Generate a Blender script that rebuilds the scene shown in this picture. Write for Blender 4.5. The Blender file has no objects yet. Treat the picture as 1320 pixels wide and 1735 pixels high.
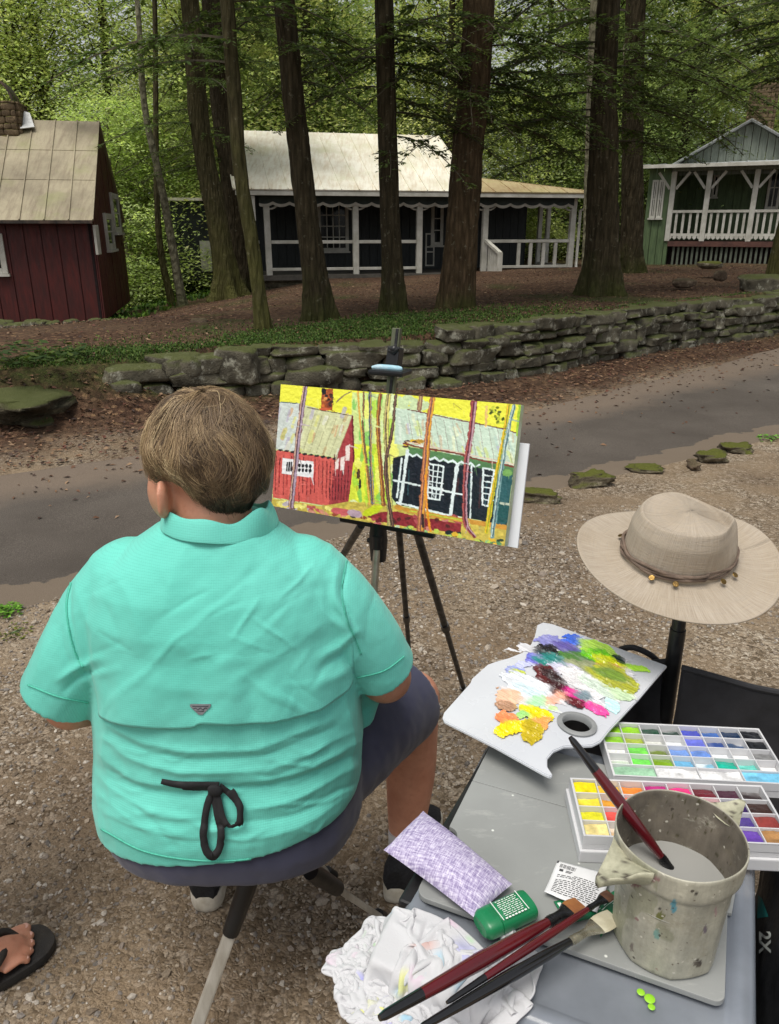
import bpy, bmesh, math, random
import numpy as np
from mathutils import Vector, Matrix
from mathutils.bvhtree import BVHTree

random.seed(7)
RNG = np.random.default_rng(11)
PI = math.pi
C = bpy.context.scene.collection
SC = bpy.context.scene

# ------------------------------------------------------------------ camera
CAM_H = 1.5
FPX, CX, CY = 1300.0, 660.0, 867.5
PITCH = math.radians(20.35)
cp, sp = math.cos(PITCH), math.sin(PITCH)
cam_d = bpy.data.cameras.new('camera')
cam = bpy.data.objects.new('camera', cam_d)
C.objects.link(cam)
cam.location = (0, 0, CAM_H)
cam.rotation_euler = (PI / 2 - PITCH, 0, 0)
cam_d.sensor_fit = 'HORIZONTAL'
cam_d.sensor_width = 36
cam_d.lens = 36 * FPX / 1320
cam_d.clip_start = 0.05
cam_d.clip_end = 800
SC.camera = cam
SC.view_settings.view_transform = 'Standard'
SC.view_settings.look = 'None'
SC.view_settings.exposure = 0
SC.render.engine = 'CYCLES'
SC.cycles.max_bounces = 7
SC.cycles.transparent_max_bounces = 8
SC.cycles.use_denoising = True


def ray(px, py):
    a, v = (px - CX) / FPX, -(py - CY) / FPX
    return Vector((a, cp + v * sp, -sp + v * cp))


def at_y(px, py, Y):
    d = ray(px, py)
    return Vector((0, 0, CAM_H)) + d * (Y / d.y)


def at_z(px, py, z):
    d = ray(px, py)
    return Vector((0, 0, CAM_H)) + d * ((z - CAM_H) / d.z)


def at_d(px, py, t):
    return Vector((0, 0, CAM_H)) + ray(px, py) * t


def proj(V):
    V = np.asarray(V, float)
    x, y, z = V[..., 0], V[..., 1], V[..., 2] - CAM_H
    d = y * cp - z * sp
    u = y * sp + z * cp
    return CX + FPX * x / d, CY - FPX * u / d


# ------------------------------------------------------------------ maths helpers
def S(r, g, b):
    def f(c):
        c /= 255.0
        return c / 12.92 if c <= 0.04045 else ((c + 0.055) / 1.055) ** 2.4
    return (f(r), f(g), f(b))


def smooth(a, b, x):
    t = np.clip((np.asarray(x, float) - a) / (b - a), 0, 1)
    return t * t * (3 - 2 * t)


_TAB = np.random.default_rng(5).random((64, 64, 64)).astype(np.float32)


def vnoise(p, scale=1.0, octaves=3, off=0.0):
    """value noise in about -1..1 for an (N,3) array"""
    p = np.asarray(p, float) * scale + off + 1000.0
    out = np.zeros(p.shape[:-1])
    amp, tot = 1.0, 0.0
    for o in range(octaves):
        i = np.floor(p).astype(int)
        f = p - i
        f = f * f * (3 - 2 * f)
        r = 0
        for dx in (0, 1):
            wx = f[..., 0] if dx else 1 - f[..., 0]
            for dy in (0, 1):
                wy = f[..., 1] if dy else 1 - f[..., 1]
                for dz in (0, 1):
                    wz = f[..., 2] if dz else 1 - f[..., 2]
                    r = r + wx * wy * wz * _TAB[(i[..., 0] + dx) % 64, (i[..., 1] + dy) % 64, (i[..., 2] + dz) % 64]
        out += amp * (r * 2 - 1)
        tot += amp
        amp *= 0.5
        p = p * 2.03 + 17.3
    return out / tot


def n3(x, y, z=0.0):
    x, y = np.broadcast_arrays(np.asarray(x, float), np.asarray(y, float))
    return np.stack([x, y, np.full(x.shape, float(z)) if np.isscalar(z) else z], -1)


def seg_dist(X, Y, pts):
    """distance to a polyline and the parameter 0..1 along it"""
    best = np.full(X.shape, 1e9)
    bt = np.zeros(X.shape)
    n = len(pts) - 1
    for k in range(n):
        (x0, y0), (x1, y1) = pts[k][:2], pts[k + 1][:2]
        dx, dy = x1 - x0, y1 - y0
        L = dx * dx + dy * dy + 1e-12
        t = np.clip(((X - x0) * dx + (Y - y0) * dy) / L, 0, 1)
        d = np.hypot(X - x0 - t * dx, Y - y0 - t * dy)
        m = d < best
        best = np.where(m, d, best)
        bt = np.where(m, (k + t) / n, bt)
    return best, bt


def in_poly(X, Y, pts):
    ins = np.zeros(X.shape, bool)
    n = len(pts)
    for k in range(n):
        x0, y0 = pts[k]
        x1, y1 = pts[(k + 1) % n]
        c = ((y0 > Y) != (y1 > Y)) & (X < (x1 - x0) * (Y - y0) / (y1 - y0 + 1e-12) + x0)
        ins ^= c
    return ins


def catmull(pts, n):
    P = [Vector(p) for p in pts]
    P = [P[0] * 2 - P[1]] + P + [P[-1] * 2 - P[-2]]
    out = []
    m = len(P) - 3
    for i in range(n + 1):
        t = i / n * m
        k = min(int(t), m - 1)
        f = t - k
        a, b, c, d = P[k:k + 4]
        out.append(0.5 * ((2 * b) + (c - a) * f + (2 * a - 5 * b + 4 * c - d) * f * f + (3 * b - a - 3 * c + d) * f ** 3))
    return out


# ------------------------------------------------------------------ objects
def tag(o, label=None, cat=None, group=None, kind=None):
    if label: o['label'] = label
    if cat: o['category'] = cat
    if group: o['group'] = group
    if kind: o['kind'] = kind
    return o


def empty(name, loc, label=None, cat=None, group=None):
    o = bpy.data.objects.new(name, None)
    o.empty_display_size = 0.1
    o.location = loc
    C.objects.link(o)
    return tag(o, label, cat, group)


def wloc(o):
    v = Vector((0, 0, 0))
    while o is not None:
        v = v + Vector(o.location)
        o = o.parent
    return v


def mesh_np(name, V, F, mat, parent=None, smooth_=True, colors=None, uv=None, loc=None, matidx=None):
    """V (n,3) world coordinates; F one array or a list of arrays of faces"""
    V = np.asarray(V, np.float64).reshape(-1, 3)
    Fs = F if isinstance(F, (list, tuple)) else [F]
    Fs = [np.asarray(f, np.int64) for f in Fs if len(f)]
    if parent is not None:
        base = np.array(wloc(parent)); loc_o = (0, 0, 0)
    else:
        if loc is None:
            loc = ((V[:, 0].min() + V[:, 0].max()) / 2, (V[:, 1].min() + V[:, 1].max()) / 2, V[:, 2].min())
        base = np.array(loc); loc_o = loc
    me = bpy.data.meshes.new(name)
    Vl = (V - base).astype(np.float32)
    me.vertices.add(len(Vl))
    me.vertices.foreach_set('co', Vl.ravel())
    nl = sum(f.size for f in Fs)
    npoly = sum(len(f) for f in Fs)
    me.loops.add(nl)
    me.loops.foreach_set('vertex_index', np.concatenate([f.ravel() for f in Fs]).astype(np.int32))
    me.polygons.add(npoly)
    cnt = np.concatenate([np.full(len(f), f.shape[1]) for f in Fs])
    st = np.concatenate([[0], np.cumsum(cnt)[:-1]])
    me.polygons.foreach_set('loop_start', st.astype(np.int32))
    me.polygons.foreach_set('loop_total', cnt.astype(np.int32))
    me.polygons.foreach_set('use_smooth', np.full(npoly, bool(smooth_)))
    mats = mat if isinstance(mat, (list, tuple)) else [mat]
    for m_ in mats: me.materials.append(m_)
    if matidx is not None:
        me.polygons.foreach_set('material_index', np.asarray(matidx, np.int32))
    me.update(calc_edges=True)
    me.validate()
    if colors is not None:
        colors = np.asarray(colors, np.float32)
        if colors.shape[1] == 3:
            colors = np.concatenate([colors, np.ones((len(colors), 1), np.float32)], 1)
        at = me.color_attributes.new('Col', 'FLOAT_COLOR', 'POINT')
        at.data.foreach_set('color', colors.ravel())
    if uv is not None:
        ul = me.uv_layers.new(name='UVMap')
        vi = np.empty(len(me.loops), np.int32)
        me.loops.foreach_get('vertex_index', vi)
        ul.data.foreach_set('uv', np.asarray(uv, np.float32)[vi].ravel())
    o = bpy.data.objects.new(name, me)
    o.location = loc_o
    C.objects.link(o)
    if parent is not None: o.parent = parent
    return o


def grid_faces(nu, nv, wrap_u=False, flip=False):
    iu = np.arange(nu if wrap_u else nu - 1)
    iv = np.arange(nv - 1)
    I, J = np.meshgrid(iu, iv, indexing='ij')
    I2 = (I + 1) % nu
    f = np.stack([I * nv + J, I2 * nv + J, I2 * nv + J + 1, I * nv + J + 1], -1).reshape(-1, 4)
    return f[:, ::-1] if flip else f


class MB:
    """collects simple solids; build() links them as one mesh object"""
    def __init__(s):
        s.V, s.F, s.n = [], [], 0

    def add(s, V, F):
        V = np.asarray([tuple(v) for v in V], float)
        s.V.append(V)
        s.F += [tuple(i + s.n for i in f) for f in F]
        s.n += len(V)
        return s

    def box(s, c, size, rot=None, M=None):
        hx, hy, hz = [k / 2 for k in size]
        P = [Vector((x, y, z)) for x in (-hx, hx) for y in (-hy, hy) for z in (-hz, hz)]
        if rot is not None:
            R = rot if isinstance(rot, Matrix) else Matrix.Rotation(rot, 3, 'Z')
            P = [R @ p for p in P]
        P = [p + Vector(c) for p in P]
        if M is not None: P = [M @ p for p in P]
        return s.add(P, [(0, 1, 3, 2), (4, 6, 7, 5), (0, 4, 5, 1), (2, 3, 7, 6), (0, 2, 6, 4), (1, 5, 7, 3)])

    def bar(s, p0, p1, w, h, up=(0, 0, 1)):
        p0, p1 = Vector(p0), Vector(p1)
        d = (p1 - p0).normalized()
        u = Vector(up)
        if abs(d.dot(u)) > 0.98: u = Vector((0, 1, 0))
        x = d.cross(u).normalized()
        y = x.cross(d).normalized()
        P = []
        for p in (p0, p1):
            for a, b in ((-1, -1), (1, -1), (1, 1), (-1, 1)):
                P.append(p + x * (a * w / 2) + y * (b * h / 2))
        return s.add(P, [(3, 2, 1, 0), (4, 5, 6, 7), (0, 1, 5, 4), (1, 2, 6, 5), (2, 3, 7, 6), (3, 0, 4, 7)])

    def tube(s, pts, r, n=10, cap=True):
        pts = [Vector(p) for p in pts]
        m = len(pts)
        rr = [r] * m if isinstance(r, (int, float)) else list(r)
        T = [(pts[min(i + 1, m - 1)] - pts[max(i - 1, 0)]).normalized() for i in range(m)]
        u = Vector((0, 0, 1)) if abs(T[0].z) < 0.9 else Vector((1, 0, 0))
        V, F = [], []
        for i in range(m):
            u = (u - T[i] * u.dot(T[i])).normalized()
            w = T[i].cross(u)
            for k in range(n):
                a = 2 * PI * k / n
                V.append(pts[i] + (u * math.cos(a) + w * math.sin(a)) * rr[i])
        for i in range(m - 1):
            for k in range(n):
                k2 = (k + 1) % n
                F.append((i * n + k, i * n + k2, (i + 1) * n + k2, (i + 1) * n + k))
        if cap:
            F.append(tuple(range(n))[::-1])
            F.append(tuple((m - 1) * n + k for k in range(n)))
        return s.add(V, F)

    def prism(s, poly, ext):
        """planar polygon (3-D points) extruded by vector ext"""
        n = len(poly)
        P = [Vector(p) for p in poly]
        e = Vector(ext)
        V = P + [p + e for p in P]
        F = [tuple(range(n))[::-1], tuple(range(n, 2 * n))]
        F += [(i, (i + 1) % n, (i + 1) % n + n, i + n) for i in range(n)]
        return s.add(V, F)

    def lathe(s, prof, n=24, c=(0, 0, 0), M=None):
        V, F = [], []
        for r, z in prof:
            for k in range(n):
                a = 2 * PI * k / n
                p = Vector((r * math.cos(a), r * math.sin(a), z)) + Vector(c)
                V.append(M @ p if M is not None else p)
        m = len(prof)
        for i in range(m - 1):
            for k in range(n):
                k2 = (k + 1) % n
                F.append((i * n + k, i * n + k2, (i + 1) * n + k2, (i + 1) * n + k))
        if prof[0][0] > 1e-6: F.append(tuple(range(n))[::-1])
        if prof[-1][0] > 1e-6: F.append(tuple((m - 1) * n + k for k in range(n)))
        return s.add(V, F)

    def ell(s, c, r, rot=None, nu=20, nv=12):
        V, F = [], []
        R = rot if rot is not None else Matrix.Identity(3)
        for i in range(nv + 1):
            t = PI * i / nv
            for k in range(nu):
                a = 2 * PI * k / nu
                V.append(Vector(c) + R @ Vector((r[0] * math.sin(t) * math.cos(a), r[1] * math.sin(t) * math.sin(a), r[2] * math.cos(t))))
        for i in range(nv):
            for k in range(nu):
                k2 = (k + 1) % nu
                F.append((i * nu + k, (i + 1) * nu + k, (i + 1) * nu + k2, i * nu + k2))
        return s.add(V, F)

    def rings(s, rings, cap=True):
        """loft of equal-length rings of points"""
        n, m = len(rings[0]), len(rings)
        V = [p for r in rings for p in r]
        F = [(i * n + k, i * n + (k + 1) % n, (i + 1) * n + (k + 1) % n, (i + 1) * n + k) for i in range(m - 1) for k in range(n)]
        if cap:
            F.append(tuple(range(n))[::-1])
            F.append(tuple((m - 1) * n + k for k in range(n)))
        return s.add(V, F)

    def build(s, name, mat, parent=None, smooth_=False, bevel=0, seg=2, loc=None):
        V = np.concatenate(s.V)
        base = wloc(parent) if parent is not None else None
        if base is None:
            base = Vector(loc) if loc is not None else Vector(((V[:, 0].min() + V[:, 0].max()) / 2, (V[:, 1].min() + V[:, 1].max()) / 2, V[:, 2].min()))
        bm = bmesh.new()
        vs = [bm.verts.new(Vector(v) - base) for v in V]
        for f in s.F:
            try: bm.faces.new([vs[i] for i in f])
            except ValueError: pass
        bmesh.ops.remove_doubles(bm, verts=bm.verts, dist=1e-6)
        bmesh.ops.recalc_face_normals(bm, faces=bm.faces)
        if bevel:
            ed = [e for e in bm.edges if len(e.link_faces) == 2 and e.calc_face_angle(0) > 0.5]
            bmesh.ops.bevel(bm, geom=ed, offset=bevel, segments=seg, profile=0.6, affect='EDGES', clamp_overlap=True)
        for f in bm.faces: f.smooth = smooth_
        if smooth_:
            for e in bm.edges:
                if len(e.link_faces) == 2 and e.calc_face_angle(0) > 0.75: e.smooth = False
        me = bpy.data.meshes.new(name)
        bm.to_mesh(me); bm.free()
        me.materials.append(mat)
        o = bpy.data.objects.new(name, me)
        C.objects.link(o)
        if parent is not None: o.parent = parent
        else: o.location = base
        return o


def remesh(mb, voxel, iters=4, fac=0.5):
    """join overlapping closed solids into one smooth skin; returns vertices, faces (quads)"""
    o = mb.build('tmp', None, smooth_=True, loc=(0, 0, 0)) if False else None
    V = np.concatenate(mb.V)
    me = bpy.data.meshes.new('tmp')
    me.from_pydata([tuple(v) for v in V], [], mb.F)
    bm = bmesh.new(); bm.from_mesh(me)
    bmesh.ops.recalc_face_normals(bm, faces=bm.faces)
    bm.to_mesh(me); bm.free()
    o = bpy.data.objects.new('tmp', me)
    C.objects.link(o)
    m = o.modifiers.new('r', 'REMESH'); m.mode = 'VOXEL'; m.voxel_size = voxel
    if iters:
        s_ = o.modifiers.new('s', 'SMOOTH'); s_.iterations = iters; s_.factor = fac
    dg = bpy.context.evaluated_depsgraph_get()
    ev = bpy.data.meshes.new_from_object(o.evaluated_get(dg))
    bpy.data.objects.remove(o)
    bpy.data.meshes.remove(me)
    V = np.empty(len(ev.vertices) * 3); ev.vertices.foreach_get('co', V)
    N = np.empty(len(ev.vertices) * 3); ev.vertices.foreach_get('normal', N)
    F = np.array([tuple(p.vertices) for p in ev.polygons if len(p.vertices) == 4], np.int64)
    bpy.data.meshes.remove(ev)
    return V.reshape(-1, 3), F, N.reshape(-1, 3)


def text_mesh(body, size, M, name, mat, parent=None, extrude=0.0002):
    cu = bpy.data.curves.new('t', 'FONT')
    cu.body = body; cu.size = size; cu.align_x = 'CENTER'; cu.align_y = 'CENTER'; cu.extrude = extrude; cu.offset = .03 * size
    o = bpy.data.objects.new('t', cu)
    C.objects.link(o)
    dg = bpy.context.evaluated_depsgraph_get()
    me = bpy.data.meshes.new_from_object(o.evaluated_get(dg))
    bpy.data.objects.remove(o)
    me.name = name
    me.materials.clear(); me.materials.append(mat)
    b = wloc(parent) if parent is not None else Vector((0, 0, 0))
    me.transform(Matrix.Translation(-b) @ M)
    r = bpy.data.objects.new(name, me)
    C.objects.link(r)
    if parent is not None: r.parent = parent
    return r


# ------------------------------------------------------------------ materials
def newmat(name):
    m = bpy.data.materials.new(name)
    m.use_nodes = True
    nt = m.node_tree
    return m, nt, nt.nodes['Principled BSDF'], nt.nodes['Material Output']


def node(nt, t, **kw):
    n = nt.nodes.new(t)
    for k, v in kw.items():
        if k.startswith('i_'):
            key = k[2:]
            n.inputs[int(key) if key.isdigit() else key.replace('_', ' ')].default_value = v
        else:
            setattr(n, k, v)
    return n


def c4(c): return (c[0], c[1], c[2], 1.0)


def mixc(nt, fac, a, b, mode='MIX'):
    n = node(nt, 'ShaderNodeMix', data_type='RGBA', blend_type=mode)
    for i, s_ in ((0, fac), (6, a), (7, b)):
        if hasattr(s_, 'is_linked'): nt.links.new(s_, n.inputs[i])
        elif i == 0: n.inputs[0].default_value = s_
        else: n.inputs[i].default_value = c4(s_)
    return n.outputs[2]


def ramp(nt, src, stops):
    r = node(nt, 'ShaderNodeValToRGB')
    e = r.color_ramp.elements
    while len(e) < len(stops): e.new(0.5)
    for el, (p, c) in zip(e, stops):
        el.position = p
        el.color = c4(c) if not isinstance(c, (int, float)) else (c, c, c, 1)
    nt.links.new(src, r.inputs[0])
    return r.outputs[0]


def noise_tex(nt, co, scale, detail=5, rough=0.55, dist=0.0):
    n = node(nt, 'ShaderNodeTexNoise')
    n.inputs['Scale'].default_value = scale
    n.inputs['Detail'].default_value = detail
    n.inputs['Roughness'].default_value = rough
    n.inputs['Distortion'].default_value = dist
    nt.links.new(co, n.inputs['Vector'])
    return n.outputs[0]


def coords(nt, kind='Object', scale=None):
    t = node(nt, 'ShaderNodeTexCoord')
    o = t.outputs[kind]
    if scale:
        mp = node(nt, 'ShaderNodeMapping')
        mp.inputs['Scale'].default_value = scale
        nt.links.new(o, mp.inputs[0])
        o = mp.outputs[0]
    return o


def set_bump(nt, bs, h, strength, dist=0.01):
    b = node(nt, 'ShaderNodeBump')
    b.inputs['Strength'].default_value = strength
    b.inputs['Distance'].default_value = dist
    nt.links.new(h, b.inputs['Height'])
    nt.links.new(b.outputs[0], bs.inputs['Normal'])
    return b


def pm(name, c1, c2=None, scale=8, rough=0.6, bump=0.0, bscale=60, bdist=0.004, metal=0.0, stops=(0.35, 0.65), stretch=None,
       dirt=None, dscale=3, damt=0.5, spec=None, coat=0.0, sheen=0.0, rvar=0.12):
    m, nt, bs, out = newmat(name)
    co = coords(nt, 'Object', stretch)
    col = None
    if c2 is not None:
        col = ramp(nt, noise_tex(nt, co, scale), [(stops[0], c1), (stops[1], c2)])
    if dirt is not None:
        f = ramp(nt, noise_tex(nt, co, dscale, 8, 0.65), [(0.45, 0.0), (0.72, damt)])
        col = mixc(nt, f, col if col is not None else c1, dirt)
    if col is not None: nt.links.new(col, bs.inputs['Base Color'])
    else: bs.inputs['Base Color'].default_value = c4(c1)
    bs.inputs['Metallic'].default_value = metal
    if spec is not None: bs.inputs['Specular IOR Level'].default_value = spec
    if coat: bs.inputs['Coat Weight'].default_value = coat
    if sheen: bs.inputs['Sheen Weight'].default_value = sheen
    r = node(nt, 'ShaderNodeMapRange')
    nt.links.new(noise_tex(nt, co, scale * 2.3, 4), r.inputs[0])
    r.inputs[1].default_value, r.inputs[2].default_value = 0.3, 0.7
    r.inputs[3].default_value, r.inputs[4].default_value = max(0.03, rough - rvar), min(1, rough + rvar)
    nt.links.new(r.outputs[0], bs.inputs['Roughness'])
    if bump: set_bump(nt, bs, noise_tex(nt, co, bscale, 6), bump, bdist)
    return m


def attr_mat(name, rough=0.6, bump=0.0, bscale=80, spec=None, coat=0.0, bdist=0.003, metal=0.0, var=0.0):
    m, nt, bs, out = newmat(name)
    a = node(nt, 'ShaderNodeVertexColor', layer_name='Col')
    col = a.outputs[0]
    co = coords(nt)
    if var:
        col = mixc(nt, 1.0, col, ramp(nt, noise_tex(nt, co, bscale, 5), [(0.3, 1 - var), (0.7, 1.0)]), 'MULTIPLY')
    nt.links.new(col, bs.inputs['Base Color'])
    bs.inputs['Roughness'].default_value = rough
    bs.inputs['Metallic'].default_value = metal
    if spec is not None: bs.inputs['Specular IOR Level'].default_value = spec
    if coat: bs.inputs['Coat Weight'].default_value = coat
    if bump: set_bump(nt, bs, noise_tex(nt, co, bscale, 5), bump, bdist)
    return m


def leaf_mat(name, trans=0.35, hue=0.04, val=0.5):
    m, nt, bs, out = newmat(name)
    a = node(nt, 'ShaderNodeVertexColor', layer_name='Col')
    oi = node(nt, 'ShaderNodeObjectInfo')
    hs = node(nt, 'ShaderNodeHueSaturation')
    r1 = node(nt, 'ShaderNodeMapRange'); r1.inputs[3].default_value, r1.inputs[4].default_value = 0.5 - hue, 0.5 + hue
    r2 = node(nt, 'ShaderNodeMapRange'); r2.inputs[3].default_value, r2.inputs[4].default_value = 1 - val / 2, 1 + val / 2
    nt.links.new(oi.outputs['Random'], r1.inputs[0])
    mu = node(nt, 'ShaderNodeMath', operation='MULTIPLY'); mu.inputs[1].default_value = 7.31
    fr = node(nt, 'ShaderNodeMath', operation='FRACT')
    nt.links.new(oi.outputs['Random'], mu.inputs[0]); nt.links.new(mu.outputs[0], fr.inputs[0]); nt.links.new(fr.outputs[0], r2.inputs[0])
    nt.links.new(r1.outputs[0], hs.inputs['Hue']); nt.links.new(r2.outputs[0], hs.inputs['Value'])
    nt.links.new(a.outputs[0], hs.inputs['Color'])
    nt.links.new(hs.outputs[0], bs.inputs['Base Color'])
    bs.inputs['Roughness'].default_value = 0.55
    bs.inputs['Specular IOR Level'].default_value = 0.12
    tr = node(nt, 'ShaderNodeBsdfTranslucent')
    nt.links.new(mixc(nt, 1.0, hs.outputs[0], (1.15, 1.2, 0.68), 'MULTIPLY'), tr.inputs[0])
    mx = node(nt, 'ShaderNodeMixShader'); mx.inputs[0].default_value = trans
    nt.links.new(bs.outputs[0], mx.inputs[1]); nt.links.new(tr.outputs[0], mx.inputs[2])
    nt.links.new(mx.outputs[0], out.inputs[0])
    return m


# ------------------------------------------------------------------ daylight
world = bpy.data.worlds.new('World')
SC.world = world
world.use_nodes = True
wn = world.node_tree
bg = wn.nodes['Background']
sky = wn.nodes.new('ShaderNodeTexSky')
sky.sky_type = 'NISHITA'
sky.sun_disc = False
SUN_EL, SUN_AZ = math.radians(68), math.radians(215)      # azimuth measured clockwise from +Y
sky.sun_elevation = SUN_EL
sky.sun_rotation = SUN_AZ
sky.air_density = 1.0
sky.dust_density = 3.0
hs = wn.nodes.new('ShaderNodeHueSaturation')
hs.inputs['Saturation'].default_value = 0.22
wn.links.new(sky.outputs[0], hs.inputs['Color'])
wn.links.new(hs.outputs[0], bg.inputs[0])
bg.inputs[1].default_value = 0.14
sd = bpy.data.lights.new('sun', 'SUN')
sd.energy = 2.6
sd.angle = math.radians(32)
sd.color = (1.0, 0.95, 0.87)
sun = bpy.data.objects.new('sun', sd)
C.objects.link(sun)
dirv = Vector((math.sin(SUN_AZ) * math.cos(SUN_EL), math.cos(SUN_AZ) * math.cos(SUN_EL), math.sin(SUN_EL)))
sun.rotation_euler = dirv.to_track_quat('Z', 'Y').to_euler()
sun.location = (0, 0, 20)
# ------------------------------------------------------------------ terrain
WX = np.array([-60, -20, -9, -5, -3.4, -2.2, -1.45, .47, 1.5, 3.3, 5.35, 8, 14, 25, 60])
WY = np.array([0.0, 2.0, 4.2, 5.6, 6.15, 6.65, 7.1, 7.5, 8.15, 9.8, 11.2, 13, 17, 24, 45])


def yw(x): return np.interp(x, WX, WY)


def gz(x, y):
    x = np.asarray(x, float); y = np.asarray(y, float)
    t = y - yw(x)
    left = smooth(-1.5, -2.6, x)
    right = smooth(5.3, 6.4, x)
    top = np.interp(x, [-6, -3, -1, 1, 3, 5.3, 8], [.34, .40, .42, .50, .56, .58, .5])
    wallstep = smooth(-0.02, 0.16, t)
    bank = smooth(-0.75, 0.35, t)
    slope = smooth(-1.2, 3.0, t)
    step = wallstep * (1 - left) * (1 - right) + bank * left + slope * right * (1 - left)
    z = step * top + 0.05 * smooth(-1.3, 0, t)
    far = np.maximum(0, y - 8.5)
    z = z - 0.018 * np.minimum(far, 14) * smooth(.1, .5, t)
    z = z - .145 * np.clip(-x - 1.6, 0, 7) * smooth(8.5, 15, y) + .030 * np.clip(x - 2, 0, 8) * smooth(9, 20, y)
    hill = np.clip(y - 30, 0, 60)
    z = z + hill * 0.035 + 0.0004 * hill ** 2
    P = n3(x, y)
    z = z + vnoise(P, .6, 3) * .05 * smooth(.2, 1.2, t) + vnoise(P, 1.7, 2, 9) * .008
    # low windrow of fine gravel away from the road on this side
    return z


def gzs(x, y): return float(gz(np.array([x]), np.array([y]))[0])


xs = np.unique(np.concatenate([np.linspace(-60, -10, 18), np.linspace(-10, -3, 40), np.linspace(-3, 3, 130), np.linspace(3, 12, 70), np.linspace(12, 60, 18)]))
ts = np.unique(np.concatenate([np.linspace(-16, -8.5, 8), np.linspace(-8.5, -1.5, 150), np.linspace(-1.5, .4, 60), np.linspace(.4, 6, 60), np.linspace(6, 90, 60)]))
XX, TT = np.meshgrid(xs, ts, indexing='ij')
YY = yw(XX) + TT
ZZ = gz(XX, YY)
gV = np.stack([XX, YY, ZZ], -1).reshape(-1, 3)
P3 = n3(XX, YY).reshape(-1, 3)
tt = TT.ravel(); xx = XX.ravel(); yy = YY.ravel()
litter = np.clip(smooth(-1.55, -.75, tt + .35 * vnoise(P3, 2.3, 4)), 0, 1)
mossy = smooth(.25, .55, vnoise(P3, .9, 4, 3) + .45 * np.exp(-((xx + .1) / 1.5) ** 2 - ((tt - .8) / .9) ** 2)
               + .75 * smooth(-1.8, -2.6, xx) * np.exp(-((tt - .2) / .8) ** 2)) * smooth(-.6, .2, tt)
mossy = np.maximum(mossy, smooth(14, 26, yy) * smooth(.0, .5, vnoise(P3, .5, 3, 8)) * .7)
bare = smooth(.0, .55, vnoise(P3, 1.1, 4, 21)) * (1 - litter)

m, nt, bs, out = newmat('gravel and soil')
co = coords(nt, 'Object')
at = node(nt, 'ShaderNodeVertexColor', layer_name='Col')
sep = node(nt, 'ShaderNodeSeparateColor'); nt.links.new(at.outputs[0], sep.inputs[0])
warp = node(nt, 'ShaderNodeMix', data_type='VECTOR'); warp.inputs[0].default_value = 0.012
nz = node(nt, 'ShaderNodeTexNoise'); nz.inputs['Scale'].default_value = 25; nt.links.new(co, nz.inputs['Vector'])
add = node(nt, 'ShaderNodeVectorMath', operation='MULTIPLY_ADD'); add.inputs[1].default_value = (.03, .03, .03)
nt.links.new(nz.outputs[1], add.inputs[0]); nt.links.new(co, add.inputs[2])
wco = add.outputs[0]
v1 = node(nt, 'ShaderNodeTexVoronoi'); v1.inputs['Scale'].default_value = 62; nt.links.new(wco, v1.inputs['Vector'])
v2 = node(nt, 'ShaderNodeTexVoronoi'); v2.inputs['Scale'].default_value = 135; nt.links.new(wco, v2.inputs['Vector'])
s1 = node(nt, 'ShaderNodeSeparateColor'); nt.links.new(v1.outputs['Color'], s1.inputs[0])
s2 = node(nt, 'ShaderNodeSeparateColor'); nt.links.new(v2.outputs['Color'], s2.inputs[0])
stone = [(0.0, S(100, 88, 74)), (.3, S(144, 131, 114)), (.55, S(163, 150, 134)), (.8, S(184, 173, 158)), (1, S(208, 200, 188))]
cA = ramp(nt, s1.outputs[0], stone)
cB = ramp(nt, s2.outputs[0], stone)
sel = ramp(nt, s1.outputs[1], [(.45, 0.0), (.5, 1.0)])
cS = mixc(nt, sel, cB, cA)
gap = ramp(nt, v2.outputs['Distance'], [(.25, 1.0), (.75, .55)])
cS = mixc(nt, 1.0, cS, gap, 'MULTIPLY')
fine = ramp(nt, noise_tex(nt, co, 320, 3), [(.35, S(124, 109, 91)), (.65, S(166, 150, 129))])
pm_ = node(nt, 'ShaderNodeMath', operation='ADD'); pm_.inputs[1].default_value = 0.0
big = noise_tex(nt, co, 2.2, 5, .6)
nt.links.new(big, pm_.inputs[0])
pat = ramp(nt, pm_.outputs[0], [(.42, 0.0), (.62, .85)])
cG = mixc(nt, pat, cS, fine)
damp = ramp(nt, noise_tex(nt, co, .9, 4), [(.35, S(205, 195, 185)), (.65, S(255, 250, 240))])
cG = mixc(nt, 1.0, cG, damp, 'MULTIPLY')
# leaf litter flakes in random browns
vl = node(nt, 'ShaderNodeTexVoronoi'); vl.inputs['Scale'].default_value = 26; nt.links.new(co, vl.inputs['Vector'])
sl = node(nt, 'ShaderNodeSeparateColor'); nt.links.new(vl.outputs['Color'], sl.inputs[0])
lit = ramp(nt, sl.outputs[0], [(0, S(48, 34, 26)), (.35, S(72, 52, 40)), (.7, S(92, 68, 52)), (.93, S(112, 88, 68)), (1, S(150, 120, 88))])
lit = mixc(nt, ramp(nt, noise_tex(nt, co, 55, 5), [(.35, .0), (.7, .7)]), lit, S(58, 44, 35))
lit = mixc(nt, ramp(nt, noise_tex(nt, co, .7, 4), [(.45, .0), (.7, .6)]), lit, S(98, 80, 62))
c = mixc(nt, sep.outputs[0], cG, lit)
ms = ramp(nt, noise_tex(nt, co, 40, 5), [(.3, S(38, 48, 24)), (.6, S(66, 78, 36)), (.8, S(92, 98, 50))])
mfac = node(nt, 'ShaderNodeMath', operation='MULTIPLY'); nt.links.new(sep.outputs[1], mfac.inputs[0])
nt.links.new(ramp(nt, noise_tex(nt, co, 7, 6, .7), [(.35, .25), (.6, 1.0)]), mfac.inputs[1])
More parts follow.
